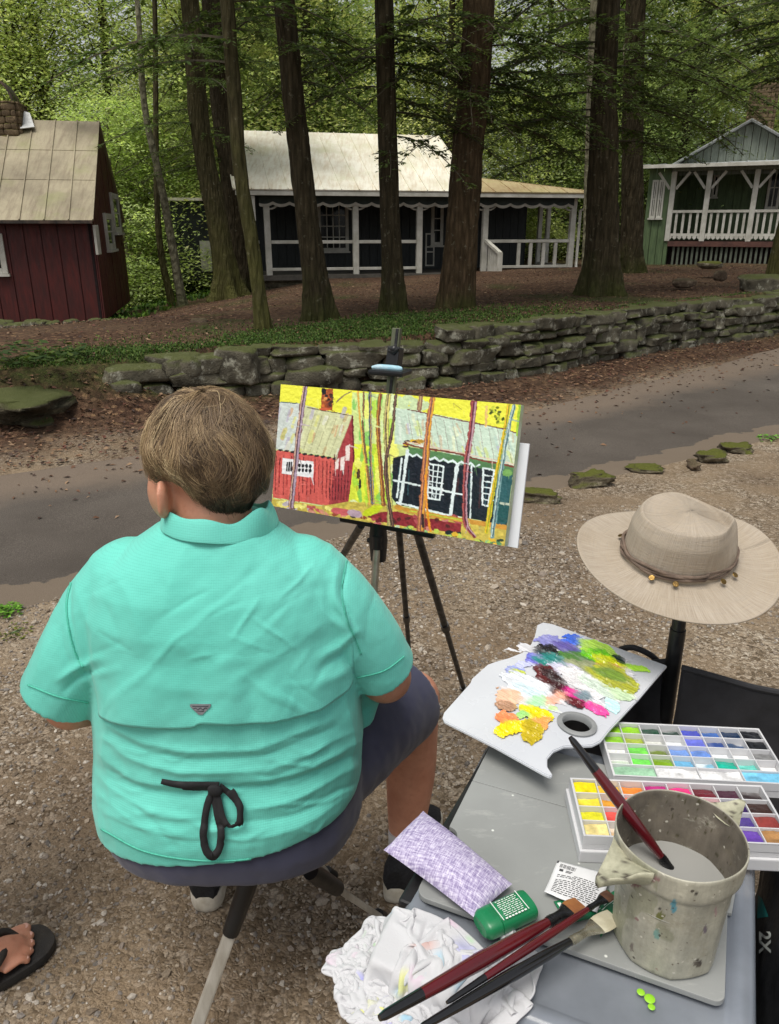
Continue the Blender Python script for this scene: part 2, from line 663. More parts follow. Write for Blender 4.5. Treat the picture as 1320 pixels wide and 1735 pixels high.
c = mixc(nt, mfac.outputs[0], c, ms)
c = mixc(nt, ramp(nt, sep.outputs[2], [(.3, .0), (1, .6)]), c, fine)
nt.links.new(c, bs.inputs['Base Color'])
bs.inputs['Roughness'].default_value = 0.93
bs.inputs['Specular IOR Level'].default_value = 0.15
h1 = ramp(nt, v1.outputs['Distance'], [(.0, 1.0), (.7, .0)])
h2 = ramp(nt, v2.outputs['Distance'], [(.0, .7), (.7, .0)])
hh = mixc(nt, sel, h2, h1)
hh = mixc(nt, .35, hh, noise_tex(nt, co, 180, 4))
set_bump(nt, bs, hh, 0.9, 0.012)
M_ground = m
ground = mesh_np('ground', gV, grid_faces(len(xs), len(ts)), M_ground, loc=(0, 0, 0),
                 colors=np.stack([litter, np.clip(mossy, 0, 1), bare], -1))
tag(ground, kind='structure')

# ------------------------------------------------------------------ road
NX = np.array([-16, -9, -1.6, .8, 2.1, 2.93, 7, 14, 24]); NYr = np.array([-6.0, -1.7, 2.83, 4.26, 5.09, 5.6, 8.3, 14.0, 23.0])
FX = np.array([-16, -9, -2.54, -1.8, 1.24, 2.77, 5.2, 9, 15, 24]); FY = np.array([-3.0, 1.6, 4.75, 5.2, 6.6, 8.05, 10.3, 14.0, 19.5, 28])
us = np.linspace(-14, 20, 420)
nr = np.stack([us, np.interp(us, NX, NYr)], -1)
fr_ = np.stack([us * 1.02 - .5, np.interp(us * 1.02 - .5, FX, FY)], -1)
vs_ = np.linspace(0, 1, 34)
RV = nr[:, None, :] * (1 - vs_[None, :, None]) + fr_[:, None, :] * vs_[None, :, None]
ed = vnoise(n3(us, 0), 2.2, 4)[:, None] * .10 * (vs_[None] < .02) + vnoise(n3(us, 5), 2.0, 4)[:, None] * .16 * (vs_[None] > .98)
RV[..., 1] += ed
RZ = gz(RV[..., 0], RV[..., 1])
RZ = RZ + .016 * np.minimum(1, np.minimum(vs_, 1 - vs_) * 30)[None, :] - .006
rV = np.concatenate([RV, RZ[..., None]], -1).reshape(-1, 3)
m, nt, bs, out = newmat('worn asphalt')
co = coords(nt, 'Object')
uvn = node(nt, 'ShaderNodeUVMap', uv_map='UVMap')
sx = node(nt, 'ShaderNodeSeparateXYZ'); nt.links.new(uvn.outputs[0], sx.inputs[0])
asp = ramp(nt, noise_tex(nt, co, 210, 4), [(.3, S(66, 61, 55)), (.5, S(90, 83, 76)), (.72, S(124, 116, 107))])
asp = mixc(nt, ramp(nt, noise_tex(nt, co, 1.1, 5, .6), [(.3, .0), (.7, .75)]), asp, S(62, 56, 50))
dust = ramp(nt, noise_tex(nt, co, 150, 3), [(.3, S(104, 91, 78)), (.7, S(130, 115, 100))])
ma = node(nt, 'ShaderNodeMath', operation='MULTIPLY_ADD'); ma.inputs[1].default_value = .35
nt.links.new(noise_tex(nt, co, 1.6, 6, .65), ma.inputs[0]); nt.links.new(sx.outputs[1], ma.inputs[2])
df = ramp(nt, ma.outputs[0], [(.80, .0), (.92, .5), (1.0, .8), (1.0, .8)])
c = mixc(nt, df, asp, dust)
mb_ = node(nt, 'ShaderNodeMath', operation='MULTIPLY_ADD'); mb_.inputs[1].default_value = -.25
nt.links.new(noise_tex(nt, co, 3, 5), mb_.inputs[0]); nt.links.new(sx.outputs[1], mb_.inputs[2])
c = mixc(nt, ramp(nt, mb_.outputs[0], [(-.20, .7), (-.15, .0)]), c, S(120, 106, 90))
nt.links.new(c, bs.inputs['Base Color'])
bs.inputs['Roughness'].default_value = .82
bs.inputs['Specular IOR Level'].default_value = .3
set_bump(nt, bs, noise_tex(nt, co, 230, 4), .6, .006)
uv = np.stack(np.meshgrid(us / 3, vs_, indexing='ij'), -1).reshape(-1, 2)
road = mesh_np('road', rV, grid_faces(len(us), len(vs_)), m, loc=(0, 0, 0), uv=uv)
tag(road, kind='structure')


def road_v(x, y):
    a = np.interp(x, NX, NYr); b = np.interp(x, FX, FY)
    return (y - a) / (b - a)


# ------------------------------------------------------------------ rocks
def rock_np(c, size, rz=0.0, seed=0.0, e=.62, rough=.13, nu=18, nv=12, tilt=0.0):
    th = np.linspace(0, 2 * PI, nu, endpoint=False)
    ph = np.linspace(-PI / 2, PI / 2, nv)
    T, Pn = np.meshgrid(th, ph, indexing='ij')
    f = lambda k, p: np.sign(k) * np.abs(k) ** p
    V = np.stack([f(np.cos(Pn), e) * f(np.cos(T), e), f(np.cos(Pn), e) * f(np.sin(T), e), f(np.sin(Pn), e)], -1).reshape(-1, 3)
    d = 1 + rough * 1.5 * vnoise(V, 1.1, 3, seed * 3.7 + 1) + rough * .7 * vnoise(V, 3.2, 3, seed * 1.3)
    V = V * d[:, None] * (np.array(size) / 2)
    R = np.array(Matrix.Rotation(rz, 3, 'Z') @ Matrix.Rotation(tilt, 3, 'X'))
    return V @ R.T + np.array(c), grid_faces(nu, nv, wrap_u=True)


def rock_mat(name, base, dark, moss, lichen, mossamt=.6):
    m, nt, bs, out = newmat(name)
    co = coords(nt, 'Object')
    c = ramp(nt, noise_tex(nt, co, 5, 7, .65), [(.3, dark), (.62, base)])
    geo = node(nt, 'ShaderNodeNewGeometry')
    sx = node(nt, 'ShaderNodeSeparateXYZ'); nt.links.new(geo.outputs['Normal'], sx.inputs[0])
    c = mixc(nt, ramp(nt, noise_tex(nt, co, 9, 8, .7), [(.54, .0), (.62, .8)]), c, lichen)
    ma = node(nt, 'ShaderNodeMath', operation='MULTIPLY_ADD'); ma.inputs[1].default_value = .55
    nt.links.new(sx.outputs[2], ma.inputs[0]); nt.links.new(noise_tex(nt, co, 3.5, 6, .65), ma.inputs[2])
    c = mixc(nt, ramp(nt, ma.outputs[0], [(.66, .0), (.92, mossamt)]), c, moss)
    nt.links.new(c, bs.inputs['Base Color'])
    bs.inputs['Roughness'].default_value = .92
    bs.inputs['Specular IOR Level'].default_value = .2
    h = mixc(nt, .4, noise_tex(nt, co, 14, 7, .7), noise_tex(nt, co, 70, 4))
    set_bump(nt, bs, h, .9, .03)
    return m


M_rock = rock_mat('mossy fieldstone', S(106, 101, 86), S(52, 49, 42), S(76, 82, 42), S(164, 162, 146), .85)
M_rock2 = rock_mat('moss covered stone', S(112, 104, 86), S(66, 58, 46), S(84, 88, 34), S(150, 142, 122), .95)
M_rock3 = rock_mat('plain brown stone', S(112, 96, 80), S(70, 58, 48), S(80, 82, 44), S(140, 126, 108), .25)

M_bank = rock_mat('dark mossy bank stone', S(84, 78, 62), S(40, 36, 30), S(74, 80, 42), S(112, 108, 86), .85)
wx = np.linspace(-2.30, 6.1, 1500)
wy = yw(wx)
# round the corners of the wall line a little
k = np.ones(121) / 121
wy = np.concatenate([wy[:60], np.convolve(wy, k, 'valid'), wy[-60:]])
sl = np.concatenate([[0], np.cumsum(np.hypot(np.diff(wx), np.diff(wy)))])
Lw = sl[-1]
VV, FF, n0 = [], [], 0
rw = random.Random(3)
z0 = -.05
heights = [.15, .10, .14, .09, .12]
for ci, hc in enumerate(heights):
    s = rw.uniform(-.2, 0)
    while s < Lw:
        big = rw.random() < .25
        L = rw.uniform(.18, .42) * (1.5 if big else 1)
        sm = min(max(s + L / 2, 0), Lw)
        x = np.interp(sm, sl, wx); y = np.interp(sm, sl, wy)
        x2 = np.interp(min(sm + .05, Lw), sl, wx); y2 = np.interp(min(sm + .05, Lw), sl, wy)
        ang = math.atan2(y2 - y, x2 - x) if sm < Lw - .06 else math.atan2(wy[-1] - wy[-9], wx[-1] - wx[-9])
        hmax = float(np.interp(x, [-2.4, -1.75, -.3, 1, 3, 5.4, 6.1], [.15, .34, .43, .49, .56, .61, .45]))
        hz = z0 + hc / 2 + .02 * rw.uniform(-1, 1)
        hh_ = hc * (1 + .25 * rw.uniform(-1, 1)) * (1.45 if big and ci in (1, 3) else 1.05)
        if hz < hmax + .02:
            dep = rw.uniform(.24, .36)
            off = rw.uniform(-.05, .04) + ci * .018
            V, F = rock_np((x - math.sin(ang) * off, y + math.cos(ang) * off, hz + gzs(x, y - .3)), (L * .99, dep, hh_ * 1.04),
                           ang + rw.uniform(-.10, .10), rw.random() * 50, e=rw.uniform(.26, .5), rough=.24, nu=26, nv=16, tilt=rw.uniform(-.12, .12))
            VV.append(V); FF.append(F + n0); n0 += len(V)
        s += L * rw.uniform(.93, 1.03)
    z0 += hc
wall = mesh_np('stone_wall', np.concatenate(VV), np.concatenate(FF), M_rock)
tag(wall, 'low dry stone retaining wall with mossy top beyond the road', 'wall')


def boulder(name, px0, px1, py0, py1, Y, label, mat, seed, depth=None, e=.6, group=None, rough=.16, tilt=0, rz=None):
    a = at_y((px0 + px1) / 2, py1, Y); b = at_y((px0 + px1) / 2, py0, Y)
    w = (at_y(px1, py1, Y) - at_y(px0, py1, Y)).length
    h = b.z - a.z
    gzv = gzs(a.x, Y)
    zc = (a.z + b.z) / 2
    V, F = rock_np((a.x, Y + (depth or w * .7) * .2, zc), (w, depth or w * .7, h * 1.08), (seed * 1.7 % .5 - .25) if rz is None else rz, seed, e, rough, 30, 20, tilt)
    o = mesh_np(name, V, F, mat)
    return tag(o, label, 'stone', group)


boulder('boulder', -80, 118, 664, 708, 6.2, 'long moss covered boulder overhanging the earth bank at left edge', M_bank, 3.1, depth=1.3, e=.5, rough=.42)
boulder('boulder', 134, 217, 590, 628, 7.3, 'squarish mossy boulder lying on the bank in front of the red cabin', M_rock, 5.2, e=.45)
boulder('boulder', 366, 438, 594, 650, 6.95, 'tall pale block at the left end of the stone wall', M_rock, 8.3, e=.4)
boulder('boulder', 248, 345, 600, 640, 6.85, 'wide mossy block left of the tall pale block', M_rock, 2.4, e=.42)
boulder('boulder', 180, 250, 622, 640, 6.75, 'flat grey stone on the bank beside the wide mossy block', M_rock, 12.4, e=.5)
boulder('boulder', 1140, 1180, 472, 488, 12.5, 'small dark pointed rock on the leaf litter right of the trees', M_rock3, 6.6, e=.9)
boulder('boulder', 1209, 1231, 459, 476, 13.5, 'small pinkish rock in front of the green cabin', M_rock3, 7.6, e=.7)
boulder('boulder', 1183, 1226, 443, 456, 16.0, 'low mossy hump of rock by the green cabin lattice', M_rock2, 9.6, e=.8)
boulder('boulder', 1262, 1345, 468, 500, 12.2, 'mossy block past the right end of the stone wall', M_rock, 10.6, e=.5)
boulder('boulder', 322, 352, 540, 553, 9.4, 'dark little stone on bare soil between red cabin and trees', M_rock3, 11.6)
for q, (a_, b_, c_, d_, lab, mt) in enumerate([
        (884, 956, 828, 850, 'yellow mossy clump stone on the near road edge beside the canvas', M_rock2),
        (955, 1045, 797, 824, 'pale stone with moss patches on the near road edge left of the hat crown', M_rock2),
        (1166, 1186, 781, 795, 'small blackish stone on the near road edge above the hat', M_rock3),
        (1176, 1238, 764, 784, 'low tan stone on the near road edge right of the blackish stone', M_rock2),
        (1222, 1278, 753, 768, 'flat mossy stone farthest right on the near road edge', M_rock2),
        (1060, 1130, 789, 800, 'thin mossy slab between two stones on the near road edge', M_rock2)]):
    p = at_z((a_ + b_) / 2, d_, 0.0)
    a_, b_, c_ = a_ + (b_ - a_) * .12, b_ - (b_ - a_) * .12, c_ + (d_ - c_) * .22
    boulder('edge_stone', a_, b_, c_, d_, p.y, lab, mt, 20 + q * 2.3, depth=.13, e=.55, rough=.5)
rs = random.Random(5)
for q in range(9):      # foundation stones in front of the red cabin
    px = 2 + q * 23 + rs.uniform(-5, 5); w = rs.uniform(16, 38)
    boulder('foundation_stone', px - w / 2, px + w / 2, 549 - q * .5 - rs.uniform(0, 6), 562 - q * 1.0 + rs.uniform(-3, 3), 12.6,
            'flat mossy stone in the row at the foot of the red cabin', M_rock, 40 + q, group='stones along the red cabin base', depth=.3)

# ------------------------------------------------------------------ loose gravel, leaves, grass
def stones_np(n, xy, size, flat, seed, cols):
    r = np.random.default_rng(seed)
    ico = np.array([(0, 0, 1), (.894, 0, .447), (.276, .851, .447), (-.724, .526, .447), (-.724, -.526, .447), (.276, -.851, .447),
                    (.724, .526, -.447), (-.276, .851, -.447), (-.894, 0, -.447), (-.276, -.851, -.447), (.724, -.526, -.447), (0, 0, -1)])
    fi = np.array([(0, 1, 2), (0, 2, 3), (0, 3, 4), (0, 4, 5), (0, 5, 1), (1, 6, 2), (2, 7, 3), (3, 8, 4), (4, 9, 5), (5, 10, 1), (1, 10, 6), (2, 6, 7), (3, 7, 8), (4, 8, 9), (5, 9, 10), (6, 11, 10), (7, 11, 6), (8, 11, 7), (9, 11, 8), (10, 11, 9)])
    P = ico[None] * (1 + r.uniform(-.32, .32, (n, 12, 1)))
    sx_ = np.stack([r.uniform(.7, 1.5, n), r.uniform(.6, 1.1, n), r.uniform(flat[0], flat[1], n)], -1)
    P = P * sx_[:, None, :] * size[:, None, None]
    a = r.uniform(0, 2 * PI, n); t = r.uniform(-.5, .5, n)
    ct, st = np.cos(t)[:, None], np.sin(t)[:, None]
    x, y, z = P[..., 0], P[..., 1] * ct - P[..., 2] * st, P[..., 1] * st + P[..., 2] * ct
    ca, sa = np.cos(a)[:, None], np.sin(a)[:, None]
    P = np.stack([x * ca - y * sa, x * sa + y * ca, z], -1)
    zz = gz(xy[:, 0], xy[:, 1]) + size * .18
    P += np.stack([xy[:, 0], xy[:, 1], zz], -1)[:, None, :]
    F = (fi[None] + 12 * np.arange(n)[:, None, None]).reshape(-1, 3)
    cc = np.array(cols)[r.integers(0, len(cols), n)] * r.uniform(.75, 1.2, (n, 1))
    return P.reshape(-1, 3), F, np.repeat(cc, 12, 0)


r = np.random.default_rng(9)
N1 = 34000
xy = np.stack([r.uniform(-1.6, 1.9, N1 * 3), .55 + 3.6 * r.random(N1 * 3) ** 1.5], -1)
keep = (road_v(xy[:, 0], xy[:, 1]) < .01 + .22 * r.random(len(xy)) ** 5) & (vnoise(n3(xy[:, 0], xy[:, 1]), 2.5, 3, 4) + r.uniform(-.55, .35, len(xy)) > -.12)
xy = xy[keep][:N1]
size = .0022 + .0042 * r.random(len(xy)) ** 2.2 + .007 * (r.random(len(xy)) > .972) * r.random(len(xy))
size += .006 * (r.random(len(xy)) > .988) * r.random(len(xy)) * (xy[:, 1] < 1.9)
size *= np.clip(.8 + .25 * xy[:, 1], .9, 1.6)
scol = [S(138, 124, 106), S(158, 144, 126), S(174, 162, 146), S(124, 110, 94), S(190, 181, 168), S(148, 136, 124), S(132, 125, 118)]
V, F, cc = stones_np(len(xy), xy, size, (.4, .8), 3, scol)
M_stone = attr_mat('gravel stones', .9, .4, 240, .2, var=.35)
gr = mesh_np('gravel', V, F, M_stone, smooth_=False, colors=cc, loc=(0, 0, 0))
tag(gr, kind='stuff')

# fallen leaves and twigs on the verge and on the forest floor
n = 30000
lx = r.uniform(-5, 10, n); lt = np.where(r.random(n) < .6, r.uniform(-3.2, .0, n), r.uniform(.2, 12, n)); ly = yw(lx) + lt
keep = (road_v(lx, ly) > 1.02 - .9 * r.random(n) ** 9)
lx, ly = lx[keep], ly[keep]; n = len(lx)
a = r.uniform(0, 2 * PI, n); L = r.uniform(.010, .028, n); W = L * r.uniform(.25, .6, n)
u = np.stack([np.cos(a), np.sin(a), r.uniform(-.3, .3, n)], -1) * L[:, None]
w = np.stack([-np.sin(a), np.cos(a), r.uniform(-.5, .5, n)], -1) * W[:, None]
c0 = np.stack([lx, ly, gz(lx, ly) + .014], -1)
V = np.stack([c0 - u, c0 + w + [0, 0, .006], c0 + u, c0 - w + [0, 0, .006]], 1).reshape(-1, 3)
F = np.arange(4 * n).reshape(-1, 4)
cc = np.array([S(84, 60, 44), S(104, 74, 54), S(66, 48, 38), S(122, 92, 66), S(92, 54, 40), S(58, 44, 38), S(138, 112, 86)])[r.integers(0, 7, n)]
lv = mesh_np('fallen_leaves', V, F, attr_mat('dry leaves', .8), smooth_=False, colors=np.repeat(cc, 4, 0), loc=(0, 0, 0))
tag(lv, kind='stuff')


def blades(name, lx, ly, hgt, wid, cols, seed, lean=.6):
    r = np.random.default_rng(seed)
    n = len(lx)
    a = r.uniform(0, 2 * PI, n)
    h = hgt * r.uniform(.5, 1.2, n); wd = wid * r.uniform(.6, 1.2, n)
    d = np.stack([np.cos(a), np.sin(a), np.zeros(n)], -1)
    s_ = np.stack([-np.sin(a), np.cos(a), np.zeros(n)], -1) * wd[:, None]
    b = np.stack([lx, ly, gz(lx, ly) - .004], -1)
    up = np.array([0, 0, 1.0])
    k = r.uniform(.2, 1, n)[:, None] * lean
    mid = b + up * (h * .6)[:, None] + d * (h[:, None] * k * .35)
    tip = b + up * h[:, None] * (1 - k * .35) + d * (h[:, None] * k)
    V = np.stack([b - s_ * .4, b + s_ * .4, mid + s_, tip, mid - s_], 1).reshape(-1, 3)
    i = 5 * np.arange(n)[:, None]
    F = np.concatenate([i + [0, 1, 2, 4]], 0)
    F3 = i + np.array([4, 2, 3])
    cc = np.array(cols)[r.integers(0, len(cols), n)] * r.uniform(.7, 1.2, (n, 1))
    o = mesh_np(name, V, [F, F3], M_grass, smooth_=False, colors=np.repeat(cc, 5, 0), loc=(0, 0, 0))
    return tag(o, kind='stuff')


M_grass = leaf_mat('low green leaves', .3, .01, .1)
n = 130000
gx = r.uniform(-3.2, 5.2, n); gt = r.uniform(-.25, 3.0, n)
dens = 1.5 * np.exp(-((gx + .05) / 1.35) ** 2 - ((gt - .85) / .9) ** 2) + 1.6 * np.exp(-((gx + 2.7) / 1.0) ** 2 - ((gt - .1) / .5) ** 2) + .25 * np.exp(-(gt / .35) ** 2)
dens = dens * np.clip(.8 + 1.2 * vnoise(n3(gx, gt), 2.0, 3), 0, 2)
kp = (r.random(n) < dens) & (gt > .1 + .0 * gx)
blades('ground_cover', gx[kp], yw(gx[kp]) + gt[kp], .034, .007, [S(66, 92, 44), S(86, 114, 54), S(56, 76, 38), S(104, 126, 66)], 4, 1.1)
n = 30000
gx = r.uniform(-9, 12, n); gy = r.uniform(15, 34, n)
kp = (vnoise(n3(gx, gy), .5, 3, 12) + .5 * smooth(18, 26, gy) > .15) & ((gx < -5.0) | (gy > 29))
blades('undergrowth', gx[kp], gy[kp], .16, .03, [S(70, 96, 40), S(90, 118, 46), S(52, 74, 34)], 6, 1.3)


def weed(name, c, n, R, H, label, cols, seed, leaf=.02):
    r = np.random.default_rng(seed)
    Vs = []; cs = []
    for i in range(n):
        a = r.uniform(0, 2 * PI); rr = R * math.sqrt(r.random()); h = H * r.uniform(.25, 1)
        p = np.array([c[0] + rr * math.cos(a), c[1] + rr * math.sin(a), c[2] + h * (1 - .5 * rr / R)])
        a2 = r.uniform(0, 2 * PI); L = leaf * r.uniform(.6, 1.3)
        u = np.array([math.cos(a2), math.sin(a2), r.uniform(-.4, .3)]) * L
        w = np.array([-math.sin(a2), math.cos(a2), r.uniform(-.3, .3)]) * L * .55
        Vs += [p - u, p + w - u * .1, p + u * .9, p - w - u * .1]
        cs += [np.array(cols[i % len(cols)]) * r.uniform(.7, 1.2)] * 4
    V = np.array(Vs); F = np.arange(len(V)).reshape(-1, 4)
    return V, F, np.array(cs)


def add_weed(px, py, n, R, H, label, cols, seed, leaf=.02, z=None):
    p = at_z(px, py, 0.0)
    for _ in range(6):
        p = at_z(px, py, gzs(p.x, p.y))
    V, F, cs = weed('weed', p, n, R, H, label, cols, seed, leaf)
    t = empty('weed', p, label, 'plant')
    mesh_np('leaves', V, F, M_grass, t, False, cs)
    mb = MB()
    rr = random.Random(seed)
    for k in range(6):
        a = rr.uniform(0, 2 * PI)
        mb.tube([p, p + Vector((math.cos(a) * R * .5, math.sin(a) * R * .5, H * .6))], [.0025, .001], 5)
    mb.build('stem', M_stem, t)


M_stem = pm('green stem', S(80, 104, 50), S(60, 80, 40), 10, .6)
gc = [S(96, 150, 50), S(120, 176, 70), S(80, 128, 44)]
add_weed(14, 1040, 90, .06, .05, 'small bright green weed on the gravel at left edge', gc, 1, .014)
add_weed(20, 1072, 60, .08, .02, 'flat yellowish weed patch in the gravel below the bright weed', [S(120, 120, 60), S(100, 110, 50)], 2, .010)
add_weed(1310, 746, 80, .12, .05, 'little green weed on the road edge at right', gc, 3, .016)
add_weed(452, 662, 90, .2, .2, 'green seedlings sprouting at the foot of the wall behind the head', [S(60, 92, 44), S(76, 112, 52)], 4, .035)
add_weed(920, 622, 60, .16, .08, 'small green sprouts at the foot of the wall right of the easel clamp', [S(60, 92, 44), S(84, 116, 52)], 5, .025)
add_weed(60, 612, 160, .45, .22, 'ferny undergrowth on the bank below the red cabin', [S(62, 82, 42), S(50, 70, 36), S(84, 100, 52)], 6, .05)
# ------------------------------------------------------------------ trees
def bark_mat(name, c1, c2, moss, mossh=.9, stretch=(9, 9, 1.6)):
    m, nt, bs, out = newmat(name)
    co = coords(nt, 'Object', stretch)
    co1 = coords(nt, 'Object')
    n1 = noise_tex(nt, co, 2.4, 7, .65, .4)
    vo = node(nt, 'ShaderNodeTexVoronoi'); vo.inputs['Scale'].default_value = 2.6; nt.links.new(co, vo.inputs['Vector'])
    c = ramp(nt, n1, [(.3, c2), (.68, c1)])
    c = mixc(nt, ramp(nt, vo.outputs['Distance'], [(.0, .0), (.75, .6)]), c, tuple(k * .35 for k in c2))
    c = mixc(nt, ramp(nt, noise_tex(nt, co1, 14, 6, .7), [(.6, .0), (.68, .55)]), c, S(150, 146, 126))
    sx = node(nt, 'ShaderNodeSeparateXYZ'); nt.links.new(co1, sx.inputs[0])
    ma = node(nt, 'ShaderNodeMath', operation='MULTIPLY_ADD'); ma.inputs[1].default_value = -.7 / mossh
    nt.links.new(sx.outputs[2], ma.inputs[0]); nt.links.new(noise_tex(nt, co1, 3.2, 5, .6), ma.inputs[2])
    c = mixc(nt, ramp(nt, ma.outputs[0], [(.0, .12), (.5, .85)]), c, moss)
    nt.links.new(c, bs.inputs['Base Color'])
    bs.inputs['Roughness'].default_value = .95
    bs.inputs['Specular IOR Level'].default_value = .12
    set_bump(nt, bs, mixc(nt, .5, n1, vo.outputs['Distance']), 1.0, .09)
    return m


M_bark = bark_mat('dark furrowed bark', S(100, 88, 70), S(58, 49, 39), S(64, 68, 34))
M_bark2 = bark_mat('warm brown bark', S(122, 100, 78), S(70, 54, 42), S(72, 76, 40), .5)
M_barkm = bark_mat('mossy grey bark', S(108, 98, 72), S(62, 58, 42), S(84, 84, 44), 3.0)
M_barkp = bark_mat('pale smooth bark', S(158, 152, 128), S(110, 106, 86), S(104, 106, 74), .7, (4, 4, 2.5))
M_hem = leaf_mat('hemlock needles', .32, .012, .25)
M_leaf = leaf_mat('broad leaves', .52, .03, .5)
M_twig = pm('twig bark', S(84, 76, 58), S(60, 54, 42), 12, .9)


def ground_hit(px, py):
    p = at_z(px, py, .4)
    for _ in range(12):
        p = at_z(px, py, gzs(p.x, p.y))
    return p


def trunk_np(path, radii, seed, flare=.9, lobes=5, n=26, flare_h=.35, seg=44):
    P = catmull(path, seg)
    m = len(P)
    ti = np.linspace(0, len(radii) - 1, m)
    rr = np.interp(ti, np.arange(len(radii)), radii)
    a = np.linspace(0, 2 * PI, n, endpoint=False)
    V = []
    z0 = P[0].z
    for i, p in enumerate(P):
        h = max(0, p.z - z0)
        f = math.exp(-h / flare_h)
        rad = rr[i] * (1 + flare * f * (.55 + .45 * np.cos(lobes * a + seed)) + .05 * np.cos(3 * a + seed * 2 + h * .7))
        q = np.stack([p.x + rad * np.cos(a), p.y + rad * np.sin(a), np.full(n, p.z)], -1)
        V.append(q)
    V = np.array(V)                      # m,n,3
    d = vnoise(V.reshape(-1, 3) * [1, 1, .22], 11, 3, seed).reshape(m, n) - 1.3 * np.abs(vnoise(V.reshape(-1, 3) * [1, 1, .16], 26, 2, seed + 4)).reshape(m, n) + .35
    cen = np.array([[p.x, p.y, p.z] for p in P])[:, None, :]
    V = cen + (V - cen) * (1 + .12 * d[..., None])
    V = V.transpose(1, 0, 2).reshape(-1, 3)
    return V, grid_faces(n, m, wrap_u=True), P


def hem_branch(r, p0, az, L, rise, droop, fine=1.0, card=.085, dens=1.35):
    """quads of one flat drooping hemlock bough + its wood"""
    s = np.linspace(0, 1, 9)
    d = np.array([math.cos(az), math.sin(az)])
    bend = r.uniform(-.25, .25)
    lat = np.array([-d[1], d[0]])
    pts = np.stack([p0[0] + d[0] * L * s + lat[0] * bend * L * s ** 2, p0[1] + d[1] * L * s + lat[1] * bend * L * s ** 2,
                    p0[2] + L * (rise * s - droop * s ** 2)], -1)
    nt_ = int(L / (.055 / dens) * fine)
    ss = r.uniform(.08, 1, nt_)
    side = np.where(r.random(nt_) < .5, -1, 1)
    base = np.stack([np.interp(ss, s, pts[:, k]) for k in range(3)], -1)
    tl = L * .34 * (1 - ss) ** .7 * r.uniform(.5, 1.15, nt_) + .10
    ang = az + bend * ss * 1.2 + side * np.radians(r.uniform(40, 75, nt_))
    td = np.stack([np.cos(ang), np.sin(ang)], -1)
    dz = r.uniform(.05, .55, nt_)
    nn = np.maximum(4, (tl / (card * .26)).astype(int))
    idx = np.repeat(np.arange(nt_), nn)
    f = r.random(len(idx))
    q = base[idx].copy()
    q[:, :2] += td[idx] * (tl[idx] * f)[:, None]
    q[:, 2] -= dz[idx] * tl[idx] * f ** 1.6
    sd2 = np.where(r.random(len(idx)) < .5, -1, 1)
    a2 = ang[idx] + sd2 * np.radians(r.uniform(25, 70, len(idx)))
    ln = card * r.uniform(.5, 1.15, len(idx)) * (1.1 - .5 * f)
    u = np.stack([np.cos(a2), np.sin(a2), -r.uniform(-.1, .6, len(idx))], -1) * ln[:, None]
    w = np.stack([-np.sin(a2), np.cos(a2), r.uniform(-.5, .5, len(idx))], -1) * (ln * r.uniform(.13, .22, len(idx)))[:, None]
    V = np.stack([q, q + u * .5 + w, q + u, q + u * .5 - w], 1)
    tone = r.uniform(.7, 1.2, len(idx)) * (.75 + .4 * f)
    wood = []
    for i in range(nt_):
        if i % 2 == 0:
            wood.append((base[i], base[i] + np.array([td[i, 0] * tl[i] * .9, td[i, 1] * tl[i] * .9, -dz[i] * tl[i] * .7]), .0035))
    for i in range(8):
        wood.append((pts[i], pts[i + 1], .012 * L * (1 - i / 9) * .6 + .004))
    return V, tone, wood


def wood_np(wood):
    """thin three-sided sticks"""
    A = np.array([w[0] for w in wood]); B = np.array([w[1] for w in wood]); R = np.array([w[2] for w in wood])
    d = B - A
    d /= np.linalg.norm(d, axis=1, keepdims=True) + 1e-9
    u = np.cross(d, [0.1, .2, 1.0]); u /= np.linalg.norm(u, axis=1, keepdims=True) + 1e-9
    w = np.cross(d, u)
    V = []
    for P, k in ((A, 1.0), (B, .7)):
        for a in (0, 2.094, 4.189):
            V.append(P + (u * math.cos(a) + w * math.sin(a)) * (R * k)[:, None])
    V = np.stack(V, 1)
    f = np.array([(0, 1, 4, 3), (1, 2, 5, 4), (2, 0, 3, 5)])
    F = (f[None] + 6 * np.arange(len(A))[:, None, None]).reshape(-1, 4)
    return V.reshape(-1, 3), F


def crown_mesh(name, quads, tone, wood, base_col, tip_col, parent, mats):
    Q = np.concatenate(quads); t = np.concatenate(tone)
    V1 = Q.reshape(-1, 3)
    F1 = np.arange(len(V1)).reshape(-1, 4)
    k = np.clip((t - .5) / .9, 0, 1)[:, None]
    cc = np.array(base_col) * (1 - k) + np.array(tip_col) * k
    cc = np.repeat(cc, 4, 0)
    if wood:
        V2, F2 = wood_np(wood)
        V = np.concatenate([V1, V2]); F = np.concatenate([F1, F2 + len(V1)])
        cc = np.concatenate([cc, np.tile(np.array(base_col), (len(V2), 1))])
        mi = np.concatenate([np.zeros(len(F1), int), np.ones(len(F2), int)])
    else:
        V, F, mi = V1, F1, np.zeros(len(F1), int)
    return mesh_np(name, V, F, mats, parent, False, cc, matidx=mi)


HB, HT = S(60, 76, 42), S(122, 144, 82)


